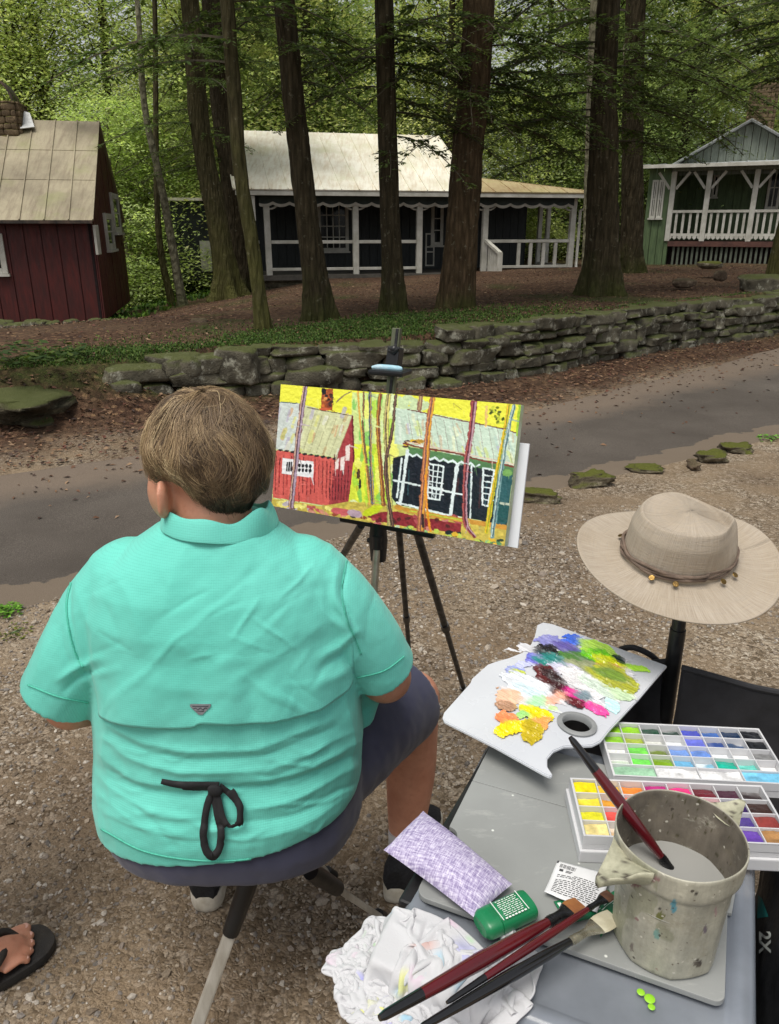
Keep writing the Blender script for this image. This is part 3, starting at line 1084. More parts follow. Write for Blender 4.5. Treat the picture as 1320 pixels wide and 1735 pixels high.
def forest_tree(px0, py0, px1, w0, w1, label, mat, seed, Y=None, mid=None, branches=(), crown=True, flare=.9, top=12.5, name='hemlock_tree', cz=(4.3, 12), nb=26, cl=2.4, lobes=5):
    b = ground_hit(px0, py0)
    if Y is not None: b = Vector(at_y(px0, py0, Y))
    b.z = gzs(b.x, b.y) - .05
    w0, w1 = w0 * .86, w1 * .90
    t = at_y(px1, 0, b.y)
    d0 = b.y * cp + (CAM_H - b.z) * sp
    r0 = w0 / 2 / FPX * d0; r1 = w1 / 2 / FPX * (t.y * cp - (t.z - CAM_H) * sp)
    path = [b]
    if mid:
        for (mx, my) in mid: path.append(at_y(mx, my, b.y))
    path.append(t)
    e = t + (t - path[0]).normalized() * ((top - t.z))
    e.x = t.x + (e.x - t.x) * .5
    path.append(e)
    radii = list(np.linspace(r0, r1, len(path) - 1)) + [r1 * .35]
    root = empty(name, (b.x, b.y, b.z), label, 'tree')
    V, F, P = trunk_np(path, radii, seed, flare, lobes, 64, seg=150)
    mesh_np('trunk', V, F, mat, root)
    r = np.random.default_rng(int(seed * 100))
    q, tn, wd = [], [], []
    def pt_at(z):
        for i in range(len(P) - 1):
            if P[i].z <= z <= P[i + 1].z:
                f = (z - P[i].z) / (P[i + 1].z - P[i].z + 1e-9)
                return P[i].lerp(P[i + 1], f)
        return P[-1]
    for (z, azd, L, rise, droop) in branches:
        p = pt_at(z)
        a, b_, c_ = hem_branch(r, (p.x, p.y, p.z), math.radians(azd), L, rise, droop)
        q.append(a); tn.append(b_); wd += c_
    if crown:
        for k in range(nb):
            z = r.uniform(*cz)
            p = pt_at(z)
            L = cl * (1.15 - .6 * (z - cz[0]) / (cz[1] - cz[0])) * r.uniform(.7, 1.2)
            a, b_, c_ = hem_branch(r, (p.x, p.y, p.z), r.uniform(0, 2 * PI), L, r.uniform(-.05, .25), r.uniform(.25, .55), .55 if z > 5 else 1.0, .22 if z > 5 else .085)
            q.append(a); tn.append(b_); wd += c_
    if q:
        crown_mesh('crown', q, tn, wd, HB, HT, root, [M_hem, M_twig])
    return root


# the trunks standing on the terrace (azimuth 0 = to the right, 90 = away, 270 = towards the road)
forest_tree(545, 541, 482, 46, 40, 'dark leaning hemlock trunk in front of the left end of the pale porch', M_bark, 1.3,
            branches=[(3.3, 300, 1.5, .1, .5), (3.5, 20, 1.6, .1, .45), (3.0, 340, 1.0, .05, .5), (3.7, 180, 1.5, .1, .4), (3.6, 250, 1.4, .0, .4)])
forest_tree(668, 527, 650, 38, 35, 'slim dark hemlock between the two porch posts, second of the dark trunks from left', M_bark, 2.1,
            branches=[(3.0, 200, 1.3, .1, .5), (3.4, 160, 1.6, .1, .4), (3.5, 320, 1.3, .05, .5), (2.9, 40, 1.5, .1, .4), (3.25, 25, 1.8, .1, .45), (2.5, 335, 1.1, .05, .6), (2.75, 10, 1.5, .1, .55), (3.1, 350, 1.6, .05, .5), (3.3, 190, 1.5, .1, .5), (3.6, 300, 1.4, .1, .4), (3.5, 30, 1.7, .1, .4), (2.35, 280, .6, .05, .6)])
forest_tree(772, 522, 813, 62, 57, 'thickest reddish brown hemlock trunk in front of the pale roof', M_bark2, 3.4, mid=[(792, 260)], flare=.45,
            branches=[(3.05, 255, 1.0, .05, .55), (2.9, 290, .8, .1, .5), (3.3, 200, 1.5, .1, .5), (3.45, 330, 1.7, .12, .4), (3.1, 20, 2.0, .1, .4), (2.75, 45, 1.8, .1, .35), (3.6, 0, 2.0, .1, .4),
                      (3.3, 70, 2.2, .1, .3), (3.7, 270, 1.3, .0, .35), (2.6, 170, .9, .1, .5), (2.7, 15, 1.6, .05, .3), (3.5, 185, 1.9, .1, .45), (3.2, 355, 2.2, .1, .35), (2.9, 30, 2.2, .1, .3), (3.0, 345, 1.5, .1, .4), (3.75, 225, 1.7, .05, .4), (3.4, 240, 1.0, .05, .6)])
forest_tree(1020, 499, 1032, 64, 42, 'straight mossy hemlock trunk just right of the porch downspout', M_bark, 4.2, mid=[(1024, 240)],
            branches=[(3.0, 0, 1.9, .15, .4), (3.5, 350, 2.3, .1, .4), (3.7, 200, 2.0, .1, .4), (3.2, 170, 2.0, .1, .35), (2.6, 20, 1.6, .15, .3), (3.9, 310, 2.0, .05, .4), (3.3, 40, 2.3, .15, .35), (4.0, 230, 2.0, .05, .4), (3.0, 150, 1.9, .1, .3), (2.5, 160, 1.6, .1, .3), (2.9, 175, 2.2, .1, .3), (3.4, 195, 2.4, .1, .4), (3.1, 10, 2.4, .1, .35), (3.7, 15, 2.6, .1, .4), (3.5, 330, 2.0, .05, .4), (2.8, 40, 1.8, .1, .3), (3.8, 170, 2.2, .05, .4)])
forest_tree(388, 505, 322, 44, 34, 'greenish mossy trunk with broad roots, left of the twin dark trunk', M_barkm, 5.5, mid=[(372, 400), (340, 220)], flare=1.5, crown=True,
            branches=[(3.2, 190, 1.8, .05, .4), (3.6, 210, 2.2, .1, .35), (3.4, 330, 1.5, .1, .4), (2.8, 170, 1.5, .0, .25), (3.9, 150, 2.0, .1, .3)], name='mossy_tree')
forest_tree(414, 497, 362, 42, 44, 'thick dark trunk right of the greenish mossy trunk with broad roots', M_bark, 6.7, mid=[(404, 380), (380, 200)], flare=.9,
            branches=[(3.4, 200, 2.0, .0, .4), (3.8, 240, 1.9, .0, .4), (3.6, 160, 2.0, .1, .3), (3.1, 195, 1.7, .1, .3)])
forest_tree(447, 558, 384, 26, 27, 'thin bending mossy trunk in front of the thick dark trunk', M_barkm, 7.2, mid=[(430, 430), (405, 270)], flare=.5, name='mossy_tree',
            branches=[(3.2, 200, 1.7, .1, .35), (3.5, 340, 1.3, .1, .4), (3.0, 185, 1.4, .1, .2)], nb=16)
forest_tree(1000, 470, 1012, 30, 26, 'slim grey trunk half hidden behind the straight mossy hemlock', M_barkp, 8.1, Y=17, crown=False, flare=.3, name='grey_tree')
forest_tree(1070, 452, 1078, 42, 36, 'dark broad trunk left of the green cabin', M_bark, 9.3, Y=18, crown=True, flare=.6, nb=20, cz=(5.5, 12), cl=3.0,
            branches=[(5.2, 280, 2.4, .1, .35), (5.0, 0, 2.4, .1, .35), (4.6, 190, 2.4, .1, .35), (4.4, 320, 2.0, .1, .35), (4.9, 240, 2.2, .1, .35)])
forest_tree(1312, 468, 1425, 40, 36, 'mossy trunk cut by the right edge of the photo', M_barkm, 10.2, Y=12.8, crown=True, flare=.5, name='mossy_tree',
            branches=[(4.0, 190, 2.8, .1, .4), (4.3, 175, 3.0, .1, .4), (3.8, 200, 2.0, .1, .45), (4.1, 180, 2.2, .1, .35), (4.5, 200, 2.6, .1, .35), (3.9, 230, 1.8, .1, .35), (4.7, 160, 2.4, .1, .3), (4.3, 250, 2.0, .1, .4), (3.6, 170, 1.6, .1, .35), (3.7, 210, 1.8, .1, .35)])
forest_tree(308, 497, 232, 17, 9, 'pale leaning birch-like trunk in the woods between red cabin and porch', M_barkp, 11.2, Y=19, mid=[(276, 330), (245, 180)], crown=False, flare=.4, name='pale_tree', top=9)
forest_tree(290, 498, 262, 14, 9, 'thin grey sapling trunk just left of the pale leaning trunk', M_barkm, 12.2, Y=20, mid=[(268, 380)], crown=False, flare=.4, name='sapling', top=8)

# broadleaf understory and the woods behind: four kinds, copied
def leaf_tree(name, label, seed, H, R, z0, nclump, nleaf, leaf, cols, trunk_r, mat, barkmat, flat=.28):
    r = np.random.default_rng(seed)
    root = empty(name, (0, 0, 0), label, 'tree', 'trees of the woods behind the cabins')
    bend = r.uniform(-.5, .5, 2)
    path = [Vector((0, 0, -.4)), Vector((bend[0] * .3, bend[1] * .3, H * .3)), Vector((bend[0], bend[1], H * .65)), Vector((bend[0] * .6, bend[1], H))]
    V, F, P = trunk_np(path, [trunk_r, trunk_r * .8, trunk_r * .5, trunk_r * .12], seed, .5, 5, 12, .3)
    mesh_np('trunk', V, F, barkmat, root)
    q, tn, wd = [], [], []
    for c in range(nclump):
        z = z0 + (H - z0) * r.random() ** 1.15
        k = (z - z0) / (H - z0)
        rad = R * (.35 + .65 * math.sin(PI * min(1, .25 + .75 * k)) ** .7) * math.sqrt(r.random())
        a = r.uniform(0, 2 * PI)
        ctr = np.array([bend[0] * k + rad * math.cos(a), bend[1] * k + rad * math.sin(a), z])
        cr = r.uniform(.35, .85) * R / 3
        n = int(nleaf * r.uniform(.6, 1.4))
        o = r.normal(size=(n, 3)) * [cr, cr, cr * flat]
        o[:, 2] -= .25 * (o[:, 0] ** 2 + o[:, 1] ** 2) / cr
        p = ctr + o
        a2 = r.uniform(0, 2 * PI, n); ln = leaf * r.uniform(.5, 1.15, n)
        u = np.stack([np.cos(a2), np.sin(a2), r.uniform(-.7, .3, n)], -1) * ln[:, None]
        w = np.stack([-np.sin(a2), np.cos(a2), r.uniform(-.7, .7, n)], -1) * (ln * r.uniform(.35, .55, n))[:, None]
        q.append(np.stack([p - u, p + w, p + u, p - w], 1))
        tn.append(r.uniform(.68, 1.3, n) * r.uniform(.62, 1.2))
        if c % 4 == 0:
            b0 = np.array([bend[0] * k * .8, bend[1] * k * .8, max(z - rad * .5, z0 * .4)])
            wd.append((b0, ctr, .012 + .007 * rad))
    crown_mesh('crown', q, tn, wd, cols[0], cols[1], root, [mat, barkmat])
    return root


def copy_tree(root, loc, rz, s, label=None):
    r_ = root.copy(); C.objects.link(r_)
    r_.location = loc; r_.rotation_euler = (0, 0, rz); r_.scale = (s, s, s)
    if label: r_['label'] = label
    for ch in list(root.children):
        c_ = ch.copy(); C.objects.link(c_); c_.parent = r_
    return r_


LAB = ['yellow green broadleaf tree in the woods behind the cabins', 'mid green broadleaf tree with tiered leaves in the woods behind the cabins',
       'young leafy understory tree with foliage near the ground behind the cabins', 'dark evergreen hemlock with low boughs in the woods behind the cabins']
protos = [  # leaf colours made paler to stand in for haze in the far woods
    leaf_tree('broadleaf_tree', LAB[0], 21, 11.5, 3.4, 1.4, 190, 135, .075, (S(146, 158, 92), S(236, 240, 182)), .16, M_leaf, M_barkm),
    leaf_tree('broadleaf_tree', LAB[1], 22, 13.0, 3.2, 1.6, 190, 135, .072, (S(120, 138, 84), S(212, 222, 164)), .18, M_leaf, M_bark),
    leaf_tree('understory_tree', LAB[2], 23, 5.5, 2.2, .3, 120, 150, .058, (S(130, 148, 86), S(220, 230, 166)), .06, M_leaf, M_barkp),
]
r = np.random.default_rng(77)
hp = empty('hemlock_tree', (0, 0, 0), LAB[3], 'tree', 'trees of the woods behind the cabins')
V, F, P = trunk_np([Vector((0, 0, -.3)), Vector((.1, 0, 4)), Vector((.05, .1, 9)), Vector((0, 0, 14))], [.24, .2, .13, .03], 3, .5, 5, 14)
mesh_np('trunk', V, F, M_bark, hp)
q, tn, wd = [], [], []
for k in range(52):
    z = 1.0 + 12.5 * r.random()
    a, b_, c_ = hem_branch(r, (0, 0, z), r.uniform(0, 2 * PI), 3.2 * (1.1 - z / 15) * r.uniform(.7, 1.2) + .3, r.uniform(-.05, .2), r.uniform(.2, .45), .55, .15)
    q.append(a); tn.append(b_); wd += c_[-8:]
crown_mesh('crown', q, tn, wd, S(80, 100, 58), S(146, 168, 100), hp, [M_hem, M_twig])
protos.append(hp)
first = [True] * 4


def plant_tree(k, x, y, s, rz):
    z = gzs(x, y) - .05
    if first[k]:
        o = protos[k]; first[k] = False
        o.location = (x, y, z); o.rotation_euler = (0, 0, rz); o.scale = (s, s, s)
    else:
        copy_tree(protos[k], (x, y, z), rz, s)


rt = random.Random(15)
# (kind, px, Y) picked so that light woods lie left and centre, dark hemlocks right
spots = []
for i in range(15): spots.append((rt.choice([0, 0, 1]), rt.uniform(-180, 420), rt.uniform(25, 38)))
for i in range(10): spots.append((rt.choice([0, 1, 1, 3]), rt.uniform(380, 760), rt.uniform(31, 42)))
for i in range(13): spots.append((rt.choice([1, 3, 3, 1]), rt.uniform(740, 1150), rt.uniform(28, 40)))
for i in range(11): spots.append((rt.choice([0, 1, 3]), rt.uniform(1120, 1480), rt.uniform(33, 42)))
for i in range(34): spots.append((rt.choice([0, 1, 1, 3]), rt.uniform(-220, 1560), rt.uniform(42, 66)))
for px, Y in ((225, 25), (250, 29), (285, 26), (330, 28), (200, 31), (150, 27), (370, 31), (60, 27), (-40, 26), (110, 30), (880, 28), (930, 30), (840, 31), (960, 33), (1120, 32), (1050, 31), (600, 31), (480, 31), (700, 31), (1180, 33)):
    spots.append((2, px, Y))
for k, px, Y in spots:
    x = (px - CX) / FPX * Y * .96
    plant_tree(k, x, Y, rt.uniform(.8, 1.2), rt.uniform(0, 6.28))
# bare long boughs reaching over the red cabin belong to the twin trunks
# ------------------------------------------------------------------ cabins
class Frame:
    """local x along the front (to the right), y into the depth, z up"""
    def __init__(s, O, ang):
        s.M = Matrix.Translation(Vector(O)) @ Matrix.Rotation(ang, 4, 'Z'); s.I = s.M.inverted()

    def w(s, x, y, z): return s.M @ Vector((x, y, z))

    def hit(s, px, py, yl=0.0):
        o = s.I @ Vector((0, 0, CAM_H)); d = (s.I.to_3x3() @ ray(px, py))
        return o + d * ((yl - o.y) / d.y)

    def hx(s, px, py, xl=0.0):
        o = s.I @ Vector((0, 0, CAM_H)); d = (s.I.to_3x3() @ ray(px, py))
        return o + d * ((xl - o.x) / d.x)

    def box(s, mb, x0, x1, y0, y1, z0, z1):
        P = [s.w(x, y, z) for x in (x0, x1) for y in (y0, y1) for z in (z0, z1)]
        mb.add(P, [(0, 1, 3, 2), (4, 6, 7, 5), (0, 4, 5, 1), (2, 3, 7, 6), (0, 2, 6, 4), (1, 5, 7, 3)])

    def bar(s, mb, a, b, w, h): mb.bar(s.w(*a), s.w(*b), w, h)


def boards(fr, mb, x0, x1, y, z0, ztop, bw=.3, gap=.012, th=.025, axis='x', seed=1):
    """vertical boards with open joints; ztop a function of the position"""
    rr = random.Random(seed)
    u = x0
    while u < x1 - .01:
        e = min(u + bw, x1)
        za, zb = ztop(u), ztop(e)
        off = rr.uniform(-.004, .004)
        def pt(k, t, z): return fr.w(k, y + t, z) if axis == 'x' else fr.w(y + t, k, z)
        P = [pt(u + gap, off, z0), pt(e - gap, off, z0), pt(e - gap, off, zb), pt(u + gap, off, za)]
        Q = [pt(u + gap, off + th, z0), pt(e - gap, off + th, z0), pt(e - gap, off + th, zb), pt(u + gap, off + th, za)]
        mb.add(P + Q, [(0, 1, 2, 3), (7, 6, 5, 4), (0, 4, 5, 1), (1, 5, 6, 2), (2, 6, 7, 3), (3, 7, 4, 0)])
        u = e


def roof_sheet(fr, mb, A, B, Cc, D, pan=.42, th=.035, rib=.03, laps=()):
    """sloped rectangle A(eave left) B(eave right) C(ridge right) D(ridge left) with standing seams"""
    A, B, Cc, D = [Vector(k) for k in (A, B, Cc, D)]
    n = (B - A).cross(D - A).normalized()
    if n.z < 0: n = -n
    mb.add([fr.w(*p) for p in (A, B, Cc, D)] + [fr.w(*(p - n * th)) for p in (A, B, Cc, D)],
           [(0, 1, 2, 3), (7, 6, 5, 4), (0, 4, 5, 1), (1, 5, 6, 2), (2, 6, 7, 3), (3, 7, 4, 0)])
    L = (B - A).length
    k = int(L / pan)
    for i in range(k + 1):
        t = i / k
        a, b = A.lerp(B, t), D.lerp(Cc, t)
        mb.bar(fr.w(*(a + n * .008)), fr.w(*(b + n * .008)), .022, rib, up=tuple(fr.M.to_3x3() @ n))
    for f in laps:
        a, b = A.lerp(D, f), B.lerp(Cc, f)
        mb.bar(fr.w(*(a + n * .002)), fr.w(*(b + n * .002)), .012, .014, up=tuple(fr.M.to_3x3() @ n))


def roof_mat(name, c, dark, rust, moss):
    m, nt, bs, out = newmat(name)
    co = coords(nt, 'Object')
    k = ramp(nt, noise_tex(nt, co, 1.3, 6, .6), [(.3, dark), (.6, c)])
    co2 = coords(nt, 'Object', (5, .7, .7))
    k = mixc(nt, ramp(nt, noise_tex(nt, co2, 2.5, 8, .7), [(.46, .0), (.7, .65)]), k, rust)
    k = mixc(nt, ramp(nt, noise_tex(nt, co, 18, 6, .7), [(.5, .0), (.8, .4)]), k, dark)
    k = mixc(nt, ramp(nt, noise_tex(nt, co, .9, 6, .65), [(.52, .0), (.68, .6)]), k, moss)
    nt.links.new(k, bs.inputs['Base Color'])
    bs.inputs['Roughness'].default_value = .62
    bs.inputs['Specular IOR Level'].default_value = .35
    set_bump(nt, bs, noise_tex(nt, co, 3, 5), .35, .03)
    return m


M_roofA = roof_mat('weathered tan roof metal', S(160, 150, 124), S(122, 113, 92), S(106, 90, 72), S(132, 136, 84))
M_roofB = roof_mat('pale roof metal', S(232, 229, 214), S(208, 202, 182), S(186, 164, 130), S(196, 196, 160))
M_roofC = roof_mat('grey roof metal', S(176, 180, 180), S(132, 138, 136), S(120, 116, 106), S(120, 128, 110))
M_red = pm('dark red boards', S(90, 27, 21), S(66, 19, 15), 5, .6, .25, 40, .004, dirt=S(46, 20, 18), dscale=2, damt=.6, stretch=(4, 4, .6))
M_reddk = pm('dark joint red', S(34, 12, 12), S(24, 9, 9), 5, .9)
M_white = pm('chalky white paint', S(206, 204, 194), S(180, 178, 166), 4, .55, .15, 40, dirt=S(150, 146, 130), dscale=3, damt=.5)
M_dark = pm('blackish green boards', S(40, 46, 46), S(28, 33, 34), 5, .6, .2, 40, stretch=(4, 4, .6))
M_pane = pm('dark window glass', S(22, 26, 26), S(34, 38, 36), 2, .08, spec=.6, rvar=.03)
M_valance = pm('dark green valance', S(36, 50, 44), S(28, 40, 36), 4, .6)
M_floorw = pm('porch boards', S(92, 88, 80), S(70, 66, 60), 6, .75, .2)
M_fnd = rock_mat('foundation fieldstone', S(108, 102, 84), S(60, 56, 46), S(82, 84, 48), S(130, 126, 106), .4)
M_chim = rock_mat('chimney stone', S(112, 96, 74), S(62, 52, 42), S(88, 88, 40), S(136, 118, 92), .8)
M_rust = pm('sooty sheet metal', S(60, 54, 48), S(34, 30, 28), 5, .55, .2, dirt=S(120, 96, 80), dscale=4, damt=.8, metal=.3)
M_flash = pm('pale flashing', S(214, 216, 214), S(176, 178, 176), 6, .5)
M_grn = pm('sage green boards', S(92, 112, 74), S(70, 88, 56), 5, .65, .25, 40, stretch=(4, 4, .6))
M_ggrey = pm('grey green gable boards', S(126, 134, 122), S(102, 110, 99), 5, .65, .25, 40, stretch=(4, 4, .6))


def stones_block(mb, c, size, ang, seed, course=.11):
    """a block of laid fieldstones: chimney or foundation"""
    rr = random.Random(seed)
    R = Matrix.Rotation(ang, 3, 'Z')
    z = -size[2] / 2
    row = 0
    while z < size[2] / 2 - .02:
        h = min(course * rr.uniform(.8, 1.2), size[2] / 2 - z)
        for face in (0, 1):
            L = size[0] if face == 0 else size[1]
            for sgn in (-1, 1):
                u = -L / 2
                while u < L / 2 - .02:
                    w = min(rr.uniform(.14, .3), L / 2 - u)
                    if L / 2 - u - w < .08: w = L / 2 - u
                    p = Vector((u + w / 2, sgn * size[1] / 2, z + h / 2)) if face == 0 else Vector((sgn * size[0] / 2, u + w / 2, z + h / 2))
                    sz = (w * 1.05, .16, h * 1.12) if face == 0 else (.16, w * 1.05, h * 1.12)
                    V, F = rock_np((0, 0, 0), sz, 0, rr.random() * 40, .4, .12, 12, 8)
                    mb.add([R @ (Vector(v) + p) + Vector(c) for v in V], F.tolist())
                    u += w
        z += h
    mb.box(c, (size[0] * .96, size[1] * .96, size[2] * .97), R)


# ---- red cabin
O = at_y(177, 543, 16.0)
fr = Frame(O, math.radians(11.5))
bz = 0.0
E = fr.hit(165, 373, -.28); ez = E.z
W = 4.6
rz_ = 3.62 - O.z
root = empty('red_cabin', O, 'dark red board cabin with tan metal roof and stone chimney at left edge', 'cabin')
zt = lambda u: ez + .02
mb = MB(); boards(fr, mb, -8.1, 0, 0, 0, lambda u: ez - .02, .31, .010, seed=2); fr.box(mb, -8.1, -.03, .03, .10, 0, ez - .03); wl = mb.build('front_wall', M_red, root)
gt = lambda u: (ez + .02) + (rz_ - .12 - ez) * (1 - abs(u - W / 2) / (W / 2))
mb = MB(); boards(fr, mb, 0.0, W, 0.0, 0, gt, .29, .010, axis='y', seed=3)
wl = mb.build('gable_wall', M_red, root)
mb = MB(); P0 = [(-.04, .0, 0), (-.04, W, 0), (-.04, W, ez), (-.04, W / 2, rz_ - .16), (-.04, 0, ez)]
mb.prism([fr.w(*p) for p in P0], fr.M.to_3x3() @ Vector((-.05, 0, 0))); fr.box(mb, -8.1, -.1, W - .1, W, 0, ez); mb.build('wall_backing', M_reddk, root)
mb = MB(); yE = -.28; zE = ez
slope = (rz_ - ez) / (W / 2 + .28)
roof_sheet(fr, mb, (-8.3, yE, zE), (.06, yE, zE), (.06, W / 2, rz_), (-8.3, W / 2, rz_), .43, laps=(.38, .68))
roof_sheet(fr, mb, (-8.3, W + .28, zE), (.06, W + .28, zE), (.06, W / 2, rz_), (-8.3, W / 2, rz_), .43)
rf = mb.build('roof', M_roofA, root)
mb = MB(); mb.bar(fr.w(-8.2, yE - .03, zE - .03), fr.w(.05, yE - .03, zE - .03), .05, .06); mb.build('gutter', M_rust, root)
mb = MB(); stones_block(mb, fr.w(-1.95, W / 2, rz_ - .13), (.92, .8, .84), math.radians(11.5), 4); ch = mb.build('chimney', M_chim, rf, True)
mb = MB()
cpt = lambda x, a, rr_: fr.w(-1.95 + rr_ * math.cos(a), W / 2 + x, rz_ + .27 + rr_ * 1.15 * math.sin(a))
ring = []
for yy_ in (-.34, .34):
    for rr_ in (.42, .38):
        ring.append([cpt(yy_, PI * k / 18, rr_) for k in range(19)])
V = sum(ring, []); n_ = 19
F = []
for k in range(18):
    for a_, b_ in ((0, 2), (3, 1)): F.append((a_ * n_ + k, a_ * n_ + k + 1, b_ * n_ + k + 1, b_ * n_ + k))
    F.append((n_ + k, n_ + k + 1, k + 1, k)); F.append((2 * n_ + k, 2 * n_ + k + 1, 3 * n_ + k + 1, 3 * n_ + k))
mb.add(V, F); mb.build('chimney_arch', M_rust, ch, True)
mb = MB(); mb.prism([fr.w(-1.45, W / 2 - .42, rz_ - .22), fr.w(-1.18, W / 2 - .36, rz_ - .18), fr.w(-1.3, W / 2 - .02, rz_ + .12), fr.w(-1.46, W / 2 - .02, rz_ + .16)], (0, -.012, .012)); mb.build('flashing', M_flash, ch)


def window(fr, root, u0, u1, z0, z1, y, axis='x', nx=2, nz=3, fw=.07, out=.04, sill=True, pane=None, mat=None):
    mat = mat or M_white
    def B(mb, a0, a1, b0, b1, d0, d1):
        if axis == 'x': fr.box(mb, a0, a1, y + d0, y + d1, b0, b1)
        else: fr.box(mb, y - d1, y - d0, a0, a1, b0, b1)
    mb = MB()
    B(mb, u0 - fw, u0, z0 - fw, z1 + fw, -out, .02); B(mb, u1, u1 + fw, z0 - fw, z1 + fw, -out, .02)
    B(mb, u0, u1, z1, z1 + fw, -out, .02); B(mb, u0, u1, z0 - fw, z0, -out, .02)
    w_ = mb.build('window', mat, root, bevel=.006, seg=1)
    mb = MB(); B(mb, u0, u1, z0, z1, -out + .028, .0); mb.build('pane', pane or M_pane, w_)
    mb = MB()
    for i in range(1, nx):
        u = u0 + (u1 - u0) * i / nx; B(mb, u - .014, u + .014, z0, z1, -out + .006, -out + .026)
    for i in range(1, nz):
        z = z0 + (z1 - z0) * i / nz; B(mb, u0, u1, z - .014, z + .014, -out + .008, -out + .024)
    if mb.n: mb.build('glazing_bar', mat, w_)
    if sill:
        mb = MB(); B(mb, u0 - fw - .03, u1 + fw + .03, z0 - fw - .05, z0 - fw - .003, -out - .05, .02); mb.build('sill', mat, w_)


for (p0, p1, q0, q1) in ((176.5, 186, 372, 413), (188, 197, 338, 385)):
    a_ = fr.hx(p0, (q0 + q1) / 2); b_ = fr.hx(p1, (q0 + q1) / 2)
    zz0 = fr.hx((p0 + p1) / 2, q1).z; zz1 = fr.hx((p0 + p1) / 2, q0).z
    window(fr, root, a_.y, b_.y, zz0, zz1, .03, 'y', 1, 2, .12, .05)
a_ = fr.hit(-44, 455); b_ = fr.hit(-4, 405)
window(fr, root, a_.x, b_.x, a_.z, b_.z, -.01, 'x', 3, 2, .1)
mb = MB(); s0 = fr.w(.02, .25, ez - .62); s1 = fr.w(-.02, -.25, ez - .62)
mb.box(fr.w(.05, .02, ez - .36), (.05, .42, .55), Matrix.Rotation(math.radians(11.5), 3, 'Z')); mb.build('shutter', M_white, root, bevel=.01)

# ---- porch cabin
O = at_y(440, 467, 20.5)
Rr = at_y(968, 460, 22.5)
ang = math.atan2(Rr.y - O.y, Rr.x - O.x)
fr = Frame(O, ang)
root = empty('porch_cabin', O, 'long dark cabin with pale metal roof and white railed porch behind the tree trunks', 'cabin')
wid = (Vector((Rr.x, Rr.y)) - Vector((O.x, O.y))).length
ez = (fr.hit(440, 321).z + fr.hit(960, 330).z) / 2
PD = 2.3                                             # porch depth
xm = fr.hit(800, 300).x                              # right end of the main roof
xw = fr.hit(890, 420, PD).x                          # right end of the house body
mb = MB(); fr.box(mb, -.12, wid + .12, -.1, PD + .1, -.12, 0); mb.build('porch_floor', M_floorw, root)
mb = MB(); stones_block(mb, fr.w(wid / 2, .25, -.24), (wid + .1, .3, .34), ang, 8, .12); mb.build('foundation', M_fnd, root, True)
mb = MB(); boards(fr, mb, 0, xw, PD, 0, lambda u: ez + .3, .24, .006, seed=4); fr.box(mb, 0.03, xw - .03, PD + .03, PD + 4.4, 0, ez + .2)
fr.box(mb, xw - .03, xw, PD + .03, PD + 4.4, 0, ez + .2); mb.build('wall', M_dark, root)
mb = MB()
gy = PD + 2.2
mb.prism([fr.w(.05, .0, ez + .16), fr.w(.05, PD + 4.4, ez + .16), fr.w(.05, 3.2, 1.5 + 24 * math.tan(math.radians(5.7)) - O.z)], fr.M.to_3x3() @ Vector((.06, 0, 0))); mb.build('gable', M_dark, root)
rdz = fr.hit(600, 226, 3.2).z
mb = MB()
roof_sheet(fr, mb, (-.55, -.42, ez + .02), (xm, -.42, ez + .02), (xm, 3.2, rdz), (-.55, 3.2, rdz), .44)
roof_sheet(fr, mb, (-.55, PD + 4.8, ez + .02), (xm, PD + 4.8, ez + .02), (xm, 3.2, rdz), (-.55, 3.2, rdz), .44)
rf = mb.build('roof', M_roofB, root)
pk = fr.hit(815, 297, .9)
mb = MB()
roof_sheet(fr, mb, (xm + .01, -.42, ez + .012), (wid + .5, -.42, ez + .012), (wid + .5, -.40, ez + .03), (xm + .01, 1.2, pk.z), .5, rib=.02)
roof_sheet(fr, mb, (wid + .5, -.41, ez + .02), (wid + .5, 4.6, ez + .02), (xm + .02, 3.2, pk.z + .05), (xm + .01, 1.2, pk.z - .005), .5, rib=.02)
mb.build('porch_roof', roof_mat('rusty tan roof metal', S(176, 160, 122), S(150, 132, 98), S(140, 108, 76), S(150, 146, 96)), rf)
mb = MB(); fr.box(mb, -.5, wid + .46, -.40, -.36, ez - .12, ez - .02); mb.build('fascia', M_white, root, bevel=.006, seg=1)
mb = MB(); fr.box(mb, .0, wid, .02, PD, ez - .03, ez - .005); mb.build('porch_ceiling', M_dark, root)
posts = [fr.hit(p, 440).x for p in (456, 604, 711, 821, 967)]
for x in posts:
    mb = MB(); fr.box(mb, x - .075, x + .075, -.0, .14, 0, ez - .03)
    po = mb.build('post', M_white, root, bevel=.01, seg=1)
    for sg in (-1, 1):
        if (x < .3 and sg < 0) or (x > wid - .3 and sg > 0): continue
        mb = MB(); a = [fr.w(x + sg * (.078 + .3 * math.sin(t)), .07, ez - .42 + .36 * (1 - math.cos(t))) for t in np.linspace(0, PI / 2, 8)]
        mb.tube(a, .022, 6); mb.build('bracket', M_white, po)
bx_ = fr.hit(925, 430, PD - .1).x
for x in (bx_, wid - .07):
    mb = MB(); fr.box(mb, x - .06, x + .06, PD - .16, PD - .04, 0, ez - .03); mb.build('post', M_white, root, bevel=.01, seg=1)
zr = fr.hit(530, 410).z; zb = fr.hit(530, 456).z
rl = None
def rail_pair(x0, x1, y0, y1):
    global rl
    for z_, h_ in ((zr, .04), (zb, .035)):
        mb = MB(); fr.box(mb, x0, x1, y0, y1, z_ - h_, z_ + h_); rl = mb.build('rail', M_white, root, bevel=.006, seg=1)
for a_, b_ in zip(posts[:-1], posts[1:]):
    if a_ == posts[2]: continue
    rail_pair(a_ + .078, b_ - .078, .03, .10)
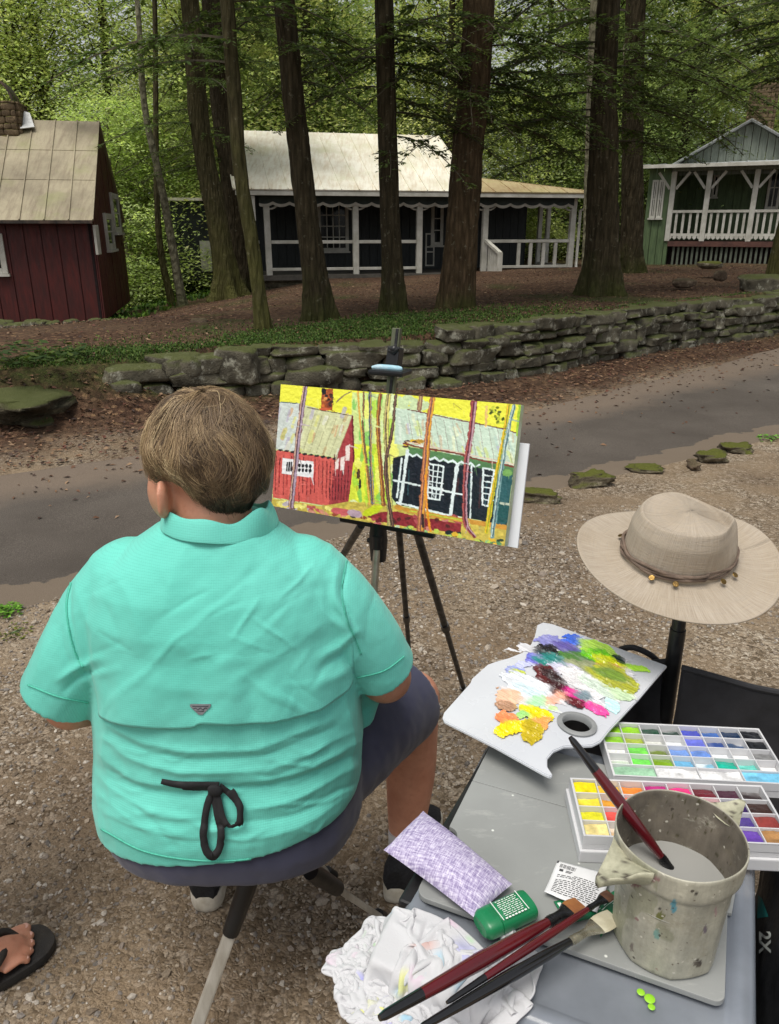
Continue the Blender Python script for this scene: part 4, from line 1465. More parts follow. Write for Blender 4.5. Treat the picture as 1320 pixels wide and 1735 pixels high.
rail_pair(wid - .1, wid - .03, .15, PD - .17)
rail_pair(-.02, .05, .15, PD - .02)
for p in (880, 900, 922, 942):
    x = fr.hit(p, 430).x
    mb = MB(); fr.box(mb, x - .045, x + .045, .04, .09, zb + .037, zr - .042); mb.build('baluster', M_white, root)
for k in range(5):
    y_ = .4 + k * .35
    mb = MB(); fr.box(mb, -.0, .035, y_ - .05, y_ + .05, zb + .037, zr - .042); mb.build('baluster', M_white, root)
# scalloped valance
mb = MB(); mw = MB()
zt_ = ez - .13
per = .42
xsn = np.linspace(.08, wid - .08, int((wid - .16) / per * 12))
def sc(x): return zt_ - .16 - .07 * (abs(math.sin(PI * x / per)) ** .7)
top = [fr.w(x, -.02, zt_ + .1) for x in xsn]; bot = [fr.w(x, -.02, sc(x)) for x in xsn]
n_ = len(xsn)
mb.add(top + bot, [(i, i + 1, n_ + i + 1, n_ + i) for i in range(n_ - 1)]); mb.build('valance', M_valance, root)
b0 = [fr.w(x, -.03, sc(x) + .055) for x in xsn]; b1 = [fr.w(x, -.03, sc(x) - .015) for x in xsn]
b2 = [fr.w(x, -.012, sc(x) - .015) for x in xsn]
mw.add(b0 + b1 + b2, [(i, i + 1, n_ + i + 1, n_ + i) for i in range(n_ - 1)] + [(n_ + i, n_ + i + 1, 2 * n_ + i + 1, 2 * n_ + i) for i in range(n_ - 1)])
mw.build('scallop_trim', M_white, root)
for p0, p1, q0, q1, nx, nz in ((544, 584, 346, 420, 4, 4), (734, 746, 350, 410, 1, 3)):
    a_ = fr.hit(p0, q1, PD); b_ = fr.hit(p1, q0, PD)
    window(fr, root, a_.x, b_.x, a_.z, b_.z, PD - .02, 'x', nx, nz, .09, .05)
a_ = fr.hit(716, 463, PD); b_ = fr.hit(740, 345, PD)
mb = MB(); fr.box(mb, a_.x, b_.x, PD - .05, PD - .01, .01, b_.z); dr = mb.build('door', M_dark, root)
mb = MB()
for z0_, z1_ in ((.08, .5), (.6, 1.0)):
    fr.box(mb, a_.x + .06, b_.x - .06, PD - .065, PD - .052, z0_, z0_ + .04); fr.box(mb, a_.x + .06, b_.x - .06, PD - .065, PD - .052, z1_ - .04, z1_)
fr.box(mb, a_.x + .06, a_.x + .1, PD - .067, PD - .053, .08, 1.0); fr.box(mb, b_.x - .1, b_.x - .06, PD - .067, PD - .053, .08, 1.0); mb.build('door_trim', M_white, dr)
# steps rail, downspout, rear wing
xs_ = fr.hit(822, 440).x
mb = MB(); fr.box(mb, xs_ - .02, xs_ + .06, -.95, -.05, -.30, -.24); st = mb.build('stair_rail', M_white, root)
mb = MB(); fr.bar(mb, (xs_, -.02, zr + .02), (xs_ + .05, -.98, zr - .28), .10, .07); mb.build('handrail', M_white, st)
mb = MB(); fr.box(mb, xs_ + .0, xs_ + .10, -1.03, -.93, -.42, zr - .26); mb.build('post', M_white, st)
mb = MB()
for k in range(5):
    y_ = -.17 - k * .17; fr.box(mb, xs_ + .02, xs_ + .06, y_ - .035, y_ + .035, -.24, zr - .04 - .30 * (-y_))
mb.build('baluster', M_white, st)
mb = MB()
for k in range(3): fr.box(mb, posts[2] + .15, xs_ - .06, -.38 - .3 * k, -.11 - .3 * k, -.5, -.13 - .13 * k)
mb.build('step', M_floorw, root)
mb = MB(); mb.tube([fr.w(wid + .45, -.38, ez - .05), fr.w(wid + .43, -.36, ez - .25), fr.w(wid + .12, -.02, ez - .42), fr.w(wid + .12, -.02, .12), fr.w(wid + .36, -.25, -.06)], .04, 8); mb.build('downspout', M_white, root, True)
mb = MB(); boards(fr, mb, -2.2, -.3, 5.0, -.4, lambda u: ez - .1, .25, .006, seed=9); fr.box(mb, -2.17, -.3, 5.03, 7, -.4, ez - .1); wg = mb.build('rear_wing', M_dark, root)
mb = MB(); fr.box(mb, -2.3, -.2, 4.75, 7.2, ez - .1, ez - .02); mb.build('roof', M_roofB, wg)
a_ = fr.hit(342, 460, 4.98); b_ = fr.hit(356, 408, 4.98)
mb = MB(); fr.box(mb, a_.x, b_.x, 4.94, 4.985, a_.z, b_.z); mb.build('door', M_white, wg)
# white side screen at the left end of the porch
a_ = fr.hit(423, 374); b_ = fr.hit(429, 322)
mb = MB(); fr.box(mb, a_.x - .03, b_.x, -.35, -.3, a_.z, ez - .13); mb.build('downspout', M_white, root)

# ---- green cabin
O = at_y(1085, 440, 24.0)
fr = Frame(O, math.radians(-24))
root = empty('green_cabin', O, 'sage green cabin with grey gable and white baluster porch at right edge', 'cabin')
xc = fr.hit(1133, 400).x
XR = fr.hit(1400, 400).x
zf = fr.hit(1200, 409).z; zrr = fr.hit(1200, 357).z; zfb = fr.hit(1200, 400).z
ev = lambda px: fr.hit(px, 288 - (px - 1090) * .128, -.3)
eL, eR = ev(1090), ev(1400)
ez = (fr.hit(1133, 288).z + fr.hit(1280, 268).z) / 2
mb = MB(); boards(fr, mb, 0, xc, 0, -.3, lambda u: ez, .2, .008, seed=5); fr.box(mb, 0, XR, 2.2, 2.25, -.3, ez); boards(fr, mb, xc, XR, 2.15, zf, lambda u: ez, .22, .008, seed=6)
fr.box(mb, .0, .05, .03, 6, -.3, ez); fr.box(mb, xc - .05, xc, .03, 2.15, -.3, ez); mb.build('wall', M_grn, root)
a_ = fr.hit(1103, 366); b_ = fr.hit(1125, 308)
mid = (a_.x + b_.x) / 2
window(fr, root, a_.x, mid - .06, a_.z, b_.z, -.01, 'x', 2, 2, .05); window(fr, root, mid + .06, b_.x, a_.z, b_.z, -.01, 'x', 2, 2, .05)
a_ = fr.hit(1209, 330, 2.15); b_ = fr.hit(1216, 300, 2.15)
window(fr, root, a_.x, b_.x, a_.z, b_.z, 2.13, 'x', 1, 1, .06)
a_ = fr.hit(1300, 350, 2.15); b_ = fr.hit(1325, 285, 2.15)
window(fr, root, a_.x, b_.x, a_.z, b_.z, 2.13, 'x', 2, 2, .07)
mb = MB(); fr.box(mb, xc, XR, -.08, 2.15, zf - .14, zf); mb.build('porch_floor', pm('rusty red beam', S(96, 62, 52), S(70, 44, 38), 5, .7), root)
posts = [fr.hit(p, 380).x for p in (1133, 1192, 1271, 1352)]
for x in posts:
    mb = MB(); fr.box(mb, x - .07, x + .07, -.04, .10, zf, ez - .16); po = mb.build('post', M_white, root, bevel=.01, seg=1)
    for sg in (-1, 1):
        mb = MB(); fr.bar(mb, (x + sg * .08, .03, ez - .62), (x + sg * .42, .03, ez - .18), .07, .07); mb.build('brace', M_white, po)
mb = MB(); fr.box(mb, xc - .1, XR, -.06, .12, ez - .16, ez - .04); mb.build('beam', M_ggrey, root)
for a_, b_ in zip(posts[:-1], posts[1:]):
    mb = MB(); fr.box(mb, a_ + .072, b_ - .072, -.02, .08, zrr - .05, zrr + .02); mb.build('rail', M_white, root)
    mb = MB(); fr.box(mb, a_ + .072, b_ - .072, .0, .06, zfb - .0, zfb + .07); rl = mb.build('rail', M_white, root)
for a_, b_ in zip(posts[:-1], posts[1:]):
    n_ = int((b_ - a_) / .17)
    for k in range(1, n_):
        x = a_ + (b_ - a_) * k / n_
        mb = MB(); fr.box(mb, x - .033, x + .033, .01, .05, zfb + .072, zrr - .052); mb.build('baluster', M_white, rl)
    mb = MB(); m_ = int((b_ - a_) / .12)
    for k in range(m_):
        x = a_ + (b_ - a_) * (k + .5) / m_
        mb.prism([fr.w(x - .055, -.012, zfb - .002), fr.w(x + .055, -.012, zfb - .002), fr.w(x + .055, -.012, zfb - .05), fr.w(x, -.012, zfb - .10), fr.w(x - .055, -.012, zfb - .05)], fr.M.to_3x3() @ Vector((0, .02, 0)))
    mb.build('picket_trim', M_white, rl)
mb = MB()
x = xc + .15
while x < XR:
    fr.box(mb, x, x + .06, .0, .03, -.45, zf - .145); x += .13
mb.build('lattice_skirt', pm('weathered lattice', S(104, 110, 96), S(80, 86, 74), 6, .8), root)
mb = MB(); fr.box(mb, xc, XR, .2, .3, -.5, zf - .145); mb.build('crawlspace_shade', M_reddk, root)  # dark panel standing in for the shade behind the lattice
pk = fr.hit(1274, 207, .35)
lx = fr.hit(1152, 277, .35)
rx = pk.x + (pk.x - lx.x)
mb = MB()
zg = lx.z - .02
u = lx.x
boards(fr, mb, lx.x, rx, .35, zg - .3, lambda u: zg + (pk.z - zg) * (1 - abs(u - pk.x) / (pk.x - lx.x)), .2, .008, seed=7); mb.build('gable', M_ggrey, root)
mb = MB()
roof_sheet(fr, mb, (lx.x - .35, .1, zg - .12), (lx.x - .35, 7, zg - .12), (pk.x, 7, pk.z + .05), (pk.x, .1, pk.z + .05), .45)
roof_sheet(fr, mb, (rx + .35, .1, zg - .12), (rx + .35, 7, zg - .12), (pk.x, 7, pk.z + .05), (pk.x, .1, pk.z + .05), .45)
rf = mb.build('roof', M_roofC, root)
mb = MB()
roof_sheet(fr, mb, (-.25, -.45, ez - .02), (XR, -.45, ez - .02), (XR, .33, zg + .06), (-.05, .33, zg + .0), .45)
mb.build('porch_roof', M_roofC, rf)
mb = MB(); fr.box(mb, -.25, XR, -.50, -.455, ez - .09, ez + .0); mb.build('fascia', M_white, root)
mb = MB(); c_ = fr.hit(1292, 178, 2.6); stones_block(mb, fr.w(c_.x, 2.6, c_.z - .1), (.62, .6, 1.25), math.radians(-24), 9, .12); mb.build('chimney', M_chim, rf, True)
# ------------------------------------------------------------------ the painter
def sring(xc, yc, z, a, b, n=48, e=.85, rot=0.0, zf=None):
    out = []
    for k in range(n):
        t = 2 * PI * k / n
        c_, s_ = math.cos(t), math.sin(t)
        x = a * math.copysign(abs(c_) ** e, c_); y = b * math.copysign(abs(s_) ** e, s_)
        xr, yr = x * math.cos(rot) - y * math.sin(rot), x * math.sin(rot) + y * math.cos(rot)
        out.append(Vector((xc + xr, yc + yr, z if zf is None else zf(t))))
    return out


def limb(mb, pts, radii, n=20, steps=14, caps=True):
    """tapered limb through joints with rounded ends"""
    P = catmull(pts, steps)
    R = list(np.interp(np.linspace(0, 1, steps + 1), np.linspace(0, 1, len(radii)), radii))
    mb.tube(P, R, n)
    if caps:
        mb.ell(P[0], (R[0],) * 3, nu=16, nv=10); mb.ell(P[-1], (R[-1],) * 3, nu=16, nv=10)


YAW = math.radians(48)
HF = Vector((-math.sin(YAW), math.cos(YAW), 0)); HR = Vector((math.cos(YAW), math.sin(YAW), 0)); HU = Vector((0, 0, 1))
HR3 = Matrix((HR, HF, HU)).transposed()          # columns: right, forward, up
H0 = Vector((-.302, 1.203, 1.138))


def hp_(r_, f, u): return H0 + HR * r_ + HF * f + HU * u


def hand(mb, wrist, d, palm_n, curl=.5, side=1):
    """palm, four bent fingers of different length and a thumb"""
    d = Vector(d).normalized(); n = Vector(palm_n); n = (n - d * n.dot(d)).normalized(); s = d.cross(n) * side
    R = Matrix((s, d, n)).transposed()
    w = Vector(wrist)
    mb.ell(w + d * .045, (.041, .052, .017), R, 16, 10)
    for k, (off, L, rr) in enumerate(((-.030, .070, .0085), (-.010, .080, .009), (.011, .075, .0088), (.030, .058, .0078))):
        p = w + d * .085 + s * off
        pts = [w + d * .05 + s * off * .8, p]
        a = .15
        for seg in (.42, .32, .26):
            a += curl * .75
            p = p + (d * math.cos(a) - n * math.sin(a)) * (L * seg)
            pts.append(p)
        mb.tube(catmull(pts, 8), list(np.linspace(rr * 1.1, rr * .75, 9)), 8)
        mb.ell(p, (rr * .78,) * 3, nu=8, nv=6)
    t0 = w + d * .025 - s * .028
    t1 = t0 + (d * .55 - s * .7 - n * .25) * .04
    t2 = t1 + (d * .85 - s * .3 - n * .35) * .032
    t3 = t2 + (d * .9 - n * .4) * .024
    mb.tube(catmull([t0, t1, t2, t3], 8), list(np.linspace(.014, .0085, 9)), 9); mb.ell(t3, (.0085,) * 3, nu=8, nv=6)


NAVY = pm('navy shorts cloth', S(58, 60, 84), S(48, 50, 72), 6, .75, .25, 500, .001, sheen=.2)
root = empty('person', (-.30, 1.2, 0), 'seated painter seen from behind in an aqua short-sleeved shirt and navy shorts, head turned left', 'person')

# body: one continuous surface (torso, neck, head, arms, hands, legs)
mb = MB()
TR = [  # z, xc, a, yc, b
    (.46, -.30, .235, 1.195, .165), (.54, -.30, .236, 1.195, .168), (.62, -.30, .230, 1.20, .158), (.70, -.30, .224, 1.195, .150),
    (.80, -.297, .214, 1.19, .142), (.89, -.30, .196, 1.18, .118), (.935, -.30, .160, 1.178, .090), (.97, -.295, .112, 1.175, .066), (1.01, -.29, .066, 1.175, .056)]
mb.rings([sring(xc, yc, z, a, b, 40) for z, xc, a, yc, b in TR])
limb(mb, [(-.288, 1.175, 1.02), (-.294, 1.185, 1.08), (-.300, 1.195, 1.13)], [.070, .063, .062])
mb.ell(hp_(0, -.012, .012), (.076, .094, .082), HR3, 28, 18)                 # skull
mb.ell(hp_(0, .048, -.030), (.070, .050, .080), HR3, 24, 16)                 # face
mb.ell(hp_(0, .060, -.085), (.046, .036, .030), HR3, 20, 12)                 # chin and jaw
mb.ell(hp_(-.046, .042, -.050), (.030, .045, .048), HR3, 16, 12); mb.ell(hp_(.046, .042, -.050), (.030, .045, .048), HR3, 16, 12)
limb(mb, [hp_(0, .090, .002), hp_(0, .104, -.018), hp_(0, .112, -.034)], [.010, .012, .014], 12, 6)    # nose
for sg in (-1, 1):
    mb.ell(hp_(sg * .010, .103, -.038), (.010, .010, .008), HR3, 10, 8)
    mb.ell(hp_(sg * .030, .083, .012), (.024, .012, .007), HR3, 12, 8)        # brow
    mb.ell(hp_(sg * .036, .076, -.030), (.024, .020, .018), HR3, 12, 8)       # cheek
mb.ell(hp_(0, .094, -.060), (.024, .009, .005), HR3, 14, 8); mb.ell(hp_(0, .092, -.069), (.021, .010, .006), HR3, 14, 8)
for sg in (-1, 1):                                                            # ears
    ce = hp_(sg * .088, -.014, -.036)
    Re = HR3 @ Matrix.Rotation(sg * .75, 3, 'Z')
    mb.ell(ce, (.008, .019, .032), Re, 14, 10)
    rim = [ce + Re @ Vector((sg * .006, -.016 * math.cos(t) - .002, .028 * math.sin(t))) for t in np.linspace(-1.4, 2.2, 14)]
    mb.tube(rim, .0045, 8)
    mb.ell(ce + Re @ Vector((sg * .003, .006, -.026)), (.006, .009, .010), Re, 10, 8)
# arms
limb(mb, [(-.452, 1.18, .895), (-.528, 1.165, .80), (-.572, 1.175, .70)], [.050, .055, .050])
limb(mb, [(-.572, 1.175, .70), (-.525, 1.27, .655), (-.43, 1.42, .62)], [.050, .046, .030])
hand(mb, (-.43, 1.42, .62), (.55, .8, -.05), (0, 0, 1), .45, -1)
limb(mb, [(-.145, 1.18, .900), (-.060, 1.195, .815), (-.008, 1.235, .715)], [.046, .048, .048])
limb(mb, [(-.008, 1.235, .715), (-.03, 1.33, .66), (-.10, 1.46, .625)], [.050, .045, .030])
hand(mb, (-.10, 1.46, .625), (-.4, .9, -.1), (0, 0, 1), .5, 1)
# legs
limb(mb, [(-.19, 1.20, .50), (-.06, 1.36, .495), (.052, 1.52, .475)], [.115, .10, .066])
limb(mb, [(.052, 1.52, .475), (.050, 1.490, .30), (.042, 1.468, .17), (.040, 1.455, .085)], [.064, .060, .046, .038])
limb(mb, [(-.42, 1.20, .50), (-.43, 1.40, .495), (-.435, 1.60, .475)], [.115, .10, .066])
limb(mb, [(-.435, 1.60, .475), (-.435, 1.56, .30), (-.435, 1.48, .17), (-.435, 1.43, .085)], [.064, .060, .046, .038])
for fx, fy, dx in ((.040, 1.455, .05), (-.435, 1.43, -.02)):
    limb(mb, [(fx, fy - .02, .07), (fx + dx * .5, fy + .07, .055), (fx + dx, fy + .15, .035)], [.036, .038, .028], 14, 8)
V, F, N = remesh(mb, .0048, 5, .5)
skin, nt, bs, out = newmat('skin')
co = coords(nt)
c = ramp(nt, noise_tex(nt, co, 14, 6, .6), [(.3, S(186, 126, 100)), (.6, S(208, 150, 122)), (.8, S(214, 160, 134))])
c = mixc(nt, ramp(nt, noise_tex(nt, co, 90, 4), [(.55, .0), (.75, .35)]), c, S(170, 108, 84))
nt.links.new(c, bs.inputs['Base Color'])
bs.inputs['Roughness'].default_value = .5
bs.inputs['Subsurface Weight'].default_value = .12
bs.inputs['Subsurface Radius'].default_value = (.012, .005, .003)
bs.inputs['Subsurface Scale'].default_value = .5
set_bump(nt, bs, noise_tex(nt, co, 300, 5), .25, .001)
M_skin = skin
mesh_np('body', V, F, M_skin, root)
M_eye = pm('eye white', S(230, 226, 220), None, 5, .15)
M_iris = pm('eye iris', S(60, 50, 40), None, 5, .15)
for sg in (-1, 1):
    e = MB(); e.ell(hp_(sg * .030, .079, -.004), (.0125, .0125, .0125), HR3, 16, 12); eo = e.build('eye', M_eye, root, True)
    e = MB(); e.ell(hp_(sg * .030, .0885, -.004), (.0055, .0042, .0055), HR3, 12, 8); e.build('iris', M_iris, eo, True)

# hair: a cap of scalp hair with thousands of separate locks over it
AF, AR, AU = .108, .101, .119


def hug(phi, el):
    p = np.abs((np.asarray(phi) + PI) % (2 * PI) - PI)
    return 1 - .22 * smooth(.28, -.25, el) * np.exp(-((p - 1.85) / .55) ** 2) - .14 * smooth(-.1, -1.0, el) - .07 * smooth(-.25, -.55, el) * (p > 1.9) - .06 * np.exp(-(p / .6) ** 2)


def hair_xyz(phi, el, k, elh=None):
    ce, se = np.cos(el), np.sin(el)
    elh = el if elh is None else elh
    bul = 1 + .045 * np.exp(-((el + .0) / .5) ** 2) * (np.cos(phi) < .3)
    q = k * hug(phi, elh) * bul
    f, r_, u = ce * np.cos(phi) * AF * q - .010, ce * np.sin(phi) * AR * q, se * AU * k + .008
    return np.array(H0) + f[..., None] * np.array(HF) + r_[..., None] * np.array(HR) + u[..., None] * np.array(HU)


def el_end(phi):
    p = (np.asarray(phi) + PI) % (2 * PI) - PI
    return np.interp(np.abs(p), [0, .6, 1.0, 1.30, 1.5, 1.75, 2.0, 2.25, 2.65, PI], [.42, .36, .14, -.10, .0, .06, -.06, -.46, -1.10, -1.18])


npf, nel = 96, 30
ph = np.linspace(0, 2 * PI, npf, endpoint=False)
tt_ = np.linspace(0, 1, nel)
PH = np.repeat(ph[:, None], nel, 1)
EL_ = PI / 2 - .001 - tt_[None] * (PI / 2 - .001 - el_end(ph)[:, None] - .09)
Vh = hair_xyz(PH, EL_, .90 - .05 * tt_[None] ** 3 + 0 * PH).reshape(-1, 3)
Fh = grid_faces(npf, nel, wrap_u=True, flip=True)
hc, nt, bs, out = newmat('hair')
at = node(nt, 'ShaderNodeVertexColor', layer_name='Col')
nt.links.new(at.outputs[0], bs.inputs['Base Color'])
bs.inputs['Roughness'].default_value = .45
bs.inputs['Specular IOR Level'].default_value = .35
M_hair = hc
hairo = mesh_np('hair', Vh, Fh, M_hair, root, True, np.tile(np.array(S(56, 44, 34)), (len(Vh), 1)))
rh = np.random.default_rng(31)
NL, PER, SG = 640, 40, 11
NS = NL * PER
lphi = rh.uniform(0, 2 * PI, NL)
u_ = rh.random(NL) ** .72
lel = PI / 2 - .04 - u_ * (PI / 2 - .04 - (el_end(lphi) + .10))
llen = rh.uniform(.055, .10, NL) * np.where(lel > .5, 1.1, .85)
# growth direction: down the head, swept by a slow noise so that locks cross each other
dirn = 1.05 * vnoise(np.stack([np.cos(lphi) * 1.0, np.sin(lphi) * 1.0, lel * .8], -1), 2.1, 2, 5) + rh.normal(0, .26, NL) - .25 * np.sin(lphi - 2.4)
curl = rh.normal(0, 4.2, NL)
lift = rh.uniform(-.02, .06, NL)
li = np.repeat(np.arange(NL), PER)
phs = np.zeros((NS, SG)); els = np.zeros((NS, SG))
phs[:, 0] = lphi[li] + rh.normal(0, .045, NS) / np.maximum(.25, np.cos(lel[li])); els[:, 0] = np.minimum(1.5, lel[li] + rh.normal(0, .045, NS))
ang_ = dirn[li] + rh.normal(0, .10, NS)
step = (llen[li] * rh.uniform(.75, 1.15, NS) / (SG - 1)) / .104
for j in range(1, SG):
    a_ = ang_ + curl[li] * (j / SG) ** 1.2 * .13 + .16 * np.sin(j * .9 + li)
    els[:, j] = els[:, j - 1] - step * np.cos(a_)
    phs[:, j] = phs[:, j - 1] + step * np.sin(a_) / np.maximum(.22, np.cos(els[:, j - 1]))
u = np.linspace(0, 1, SG)
over = np.clip(el_end(phs) - els, 0, 1)
kk = .915 + lift[li][:, None] * np.sin(PI * np.clip(u[None] * .75 + .08, 0, 1)) + rh.uniform(-.012, .022, (NS, 1)) + .05 * (u[None] ** 1.5) * (rh.random((NS, 1)) - .25) + .03
kk -= over * .35
fly = rh.random(NS) < .02
kk += fly[:, None] * u[None] ** 2 * rh.uniform(.02, .10, (NS, 1))
els = np.maximum(els, el_end(phs) + .06 - .24 * rh.random((NS, 1)))
top = (lel[li] > -.05)[:, None]
lim = -.34 + .30 * rh.random((NS, 1)) - .12
els = np.where(top & (np.abs((phs + PI) % (2 * PI) - PI) > 1.95), np.maximum(els, lim), els)
elh = np.where(top, np.maximum(els, -.22), els)
dirs = np.stack([np.cos(els) * np.cos(phs), np.cos(els) * np.sin(phs), np.sin(els)], -1)
kk = kk + .045 * vnoise(dirs.reshape(-1, 3), 2.6, 2, 3).reshape(els.shape) + .022 * vnoise(dirs.reshape(-1, 3), 6.5, 2, 9).reshape(els.shape)
wv = (rh.uniform(.02, .09, NL)[li] * rh.choice([-1, 1], NL)[li])[:, None]
phs = phs + wv * np.sin(u[None] * rh.uniform(3.5, 7.5, NL)[li][:, None] + rh.uniform(0, 6, NL)[li][:, None]) * u[None] / np.maximum(.35, np.cos(els))
pts = hair_xyz(phs, els, kk, elh)
T = np.gradient(pts, axis=1); T /= np.linalg.norm(T, axis=2, keepdims=True) + 1e-9
out_ = pts - np.array(H0); out_ /= np.linalg.norm(out_, axis=2, keepdims=True)
sd_ = np.cross(T, out_); sd_ /= np.linalg.norm(sd_, axis=2, keepdims=True) + 1e-9
wid_ = (rh.uniform(.00025, .00048, NS)[:, None] * (1 - .7 * u[None] ** 3))[..., None]
q0 = pts - sd_ * wid_; q1 = pts + out_ * wid_ * .8; q2 = pts + sd_ * wid_
Vs = np.stack([q0, q1, q2], 2).reshape(-1, 3)
b_ = (np.arange(NS)[:, None] * SG + np.arange(SG - 1)[None]).reshape(-1) * 3
Fs = np.concatenate([np.stack([b_, b_ + 1, b_ + 4, b_ + 3], -1), np.stack([b_ + 1, b_ + 2, b_ + 5, b_ + 4], -1)])
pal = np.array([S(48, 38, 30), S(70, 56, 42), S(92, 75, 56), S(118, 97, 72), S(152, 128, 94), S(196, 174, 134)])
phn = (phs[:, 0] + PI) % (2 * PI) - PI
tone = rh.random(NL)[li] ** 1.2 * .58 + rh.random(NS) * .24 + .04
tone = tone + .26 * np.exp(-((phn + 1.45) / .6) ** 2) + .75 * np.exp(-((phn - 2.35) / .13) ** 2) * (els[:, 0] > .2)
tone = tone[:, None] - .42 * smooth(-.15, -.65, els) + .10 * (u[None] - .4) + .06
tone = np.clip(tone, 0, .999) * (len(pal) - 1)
i0 = tone.astype(int); fr_ = (tone - i0)[..., None]
cs = pal[i0] * (1 - fr_) + pal[np.minimum(i0 + 1, len(pal) - 1)] * fr_
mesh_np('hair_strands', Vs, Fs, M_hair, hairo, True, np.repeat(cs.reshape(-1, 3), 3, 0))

# ---- shorts
mb = MB()
mb.rings([sring(-.30, 1.20, .400, .16, .10, 40), sring(-.30, 1.197, .408, .205, .150, 40), sring(-.30, 1.195, .43, .237, .178, 40), sring(-.30, 1.195, .47, .248, .184, 40), sring(-.30, 1.195, .54, .245, .178, 40), sring(-.30, 1.2, .60, .235, .16, 40)])
limb(mb, [(-.19, 1.20, .495), (-.08, 1.34, .50), (.040, 1.50, .487)], [.118, .112, .094], 28, caps=False)
limb(mb, [(-.42, 1.20, .495), (-.43, 1.38, .50), (-.435, 1.58, .487)], [.118, .112, .094], 28, caps=False)
V, F, N = remesh(mb, .006, 6, .5)
w1 = vnoise(V * [1, 1, .6], 16, 3, 2) * .004 + vnoise(V, 38, 2, 7) * .0015
V = V + N * w1[:, None]
mesh_np('shorts', V, F, NAVY, root)

# ---- shirt
def hemz(t):
    """t 0 = right side, -pi/2 = back"""
    c_, s_ = math.cos(t), math.sin(t)
    return .488 + .040 * max(0, c_) - .030 * max(0, -c_) + .02 * max(0, s_)


SHR = [(.56, -.300, .248, 1.193, .186), (.62, -.294, .245, 1.198, .177), (.70, -.293, .240, 1.195, .170), (.76, -.292, .234, 1.192, .165), (.84, -.296, .229, 1.188, .156),
       (.90, -.298, .222, 1.182, .145), (.95, -.298, .203, 1.178, .128), (.985, -.293, .174, 1.176, .110), (1.015, -.288, .136, 1.172, .092), (1.042, -.284, .100, 1.170, .076), (1.062, -.282, .074, 1.170, .064)]
mb = MB()
ringsS = [sring(-.305, 1.192, 0, .248, .187, 56, .88, 0, hemz)] + [sring(-.303, 1.192, 0, .250, .190, 56, .88, 0, lambda t: hemz(t) * .5 + .28)] + [sring(xc, yc, z, a, b, 56, .88) for z, xc, a, yc, b in SHR]
mb.rings(ringsS)
limb(mb, [(-.438, 1.18, .945), (-.488, 1.172, .882), (-.538, 1.165, .80), (-.585, 1.165, .722)], [.072, .074, .073, .071], 26, caps=False)
limb(mb, [(-.152, 1.18, .950), (-.098, 1.182, .892), (-.050, 1.20, .818), (-.012, 1.222, .738)], [.074, .073, .068, .063], 26, caps=False)
mb.ell((-.438, 1.18, .945), (.072, .078, .068)); mb.ell((-.152, 1.18, .950), (.074, .078, .068))
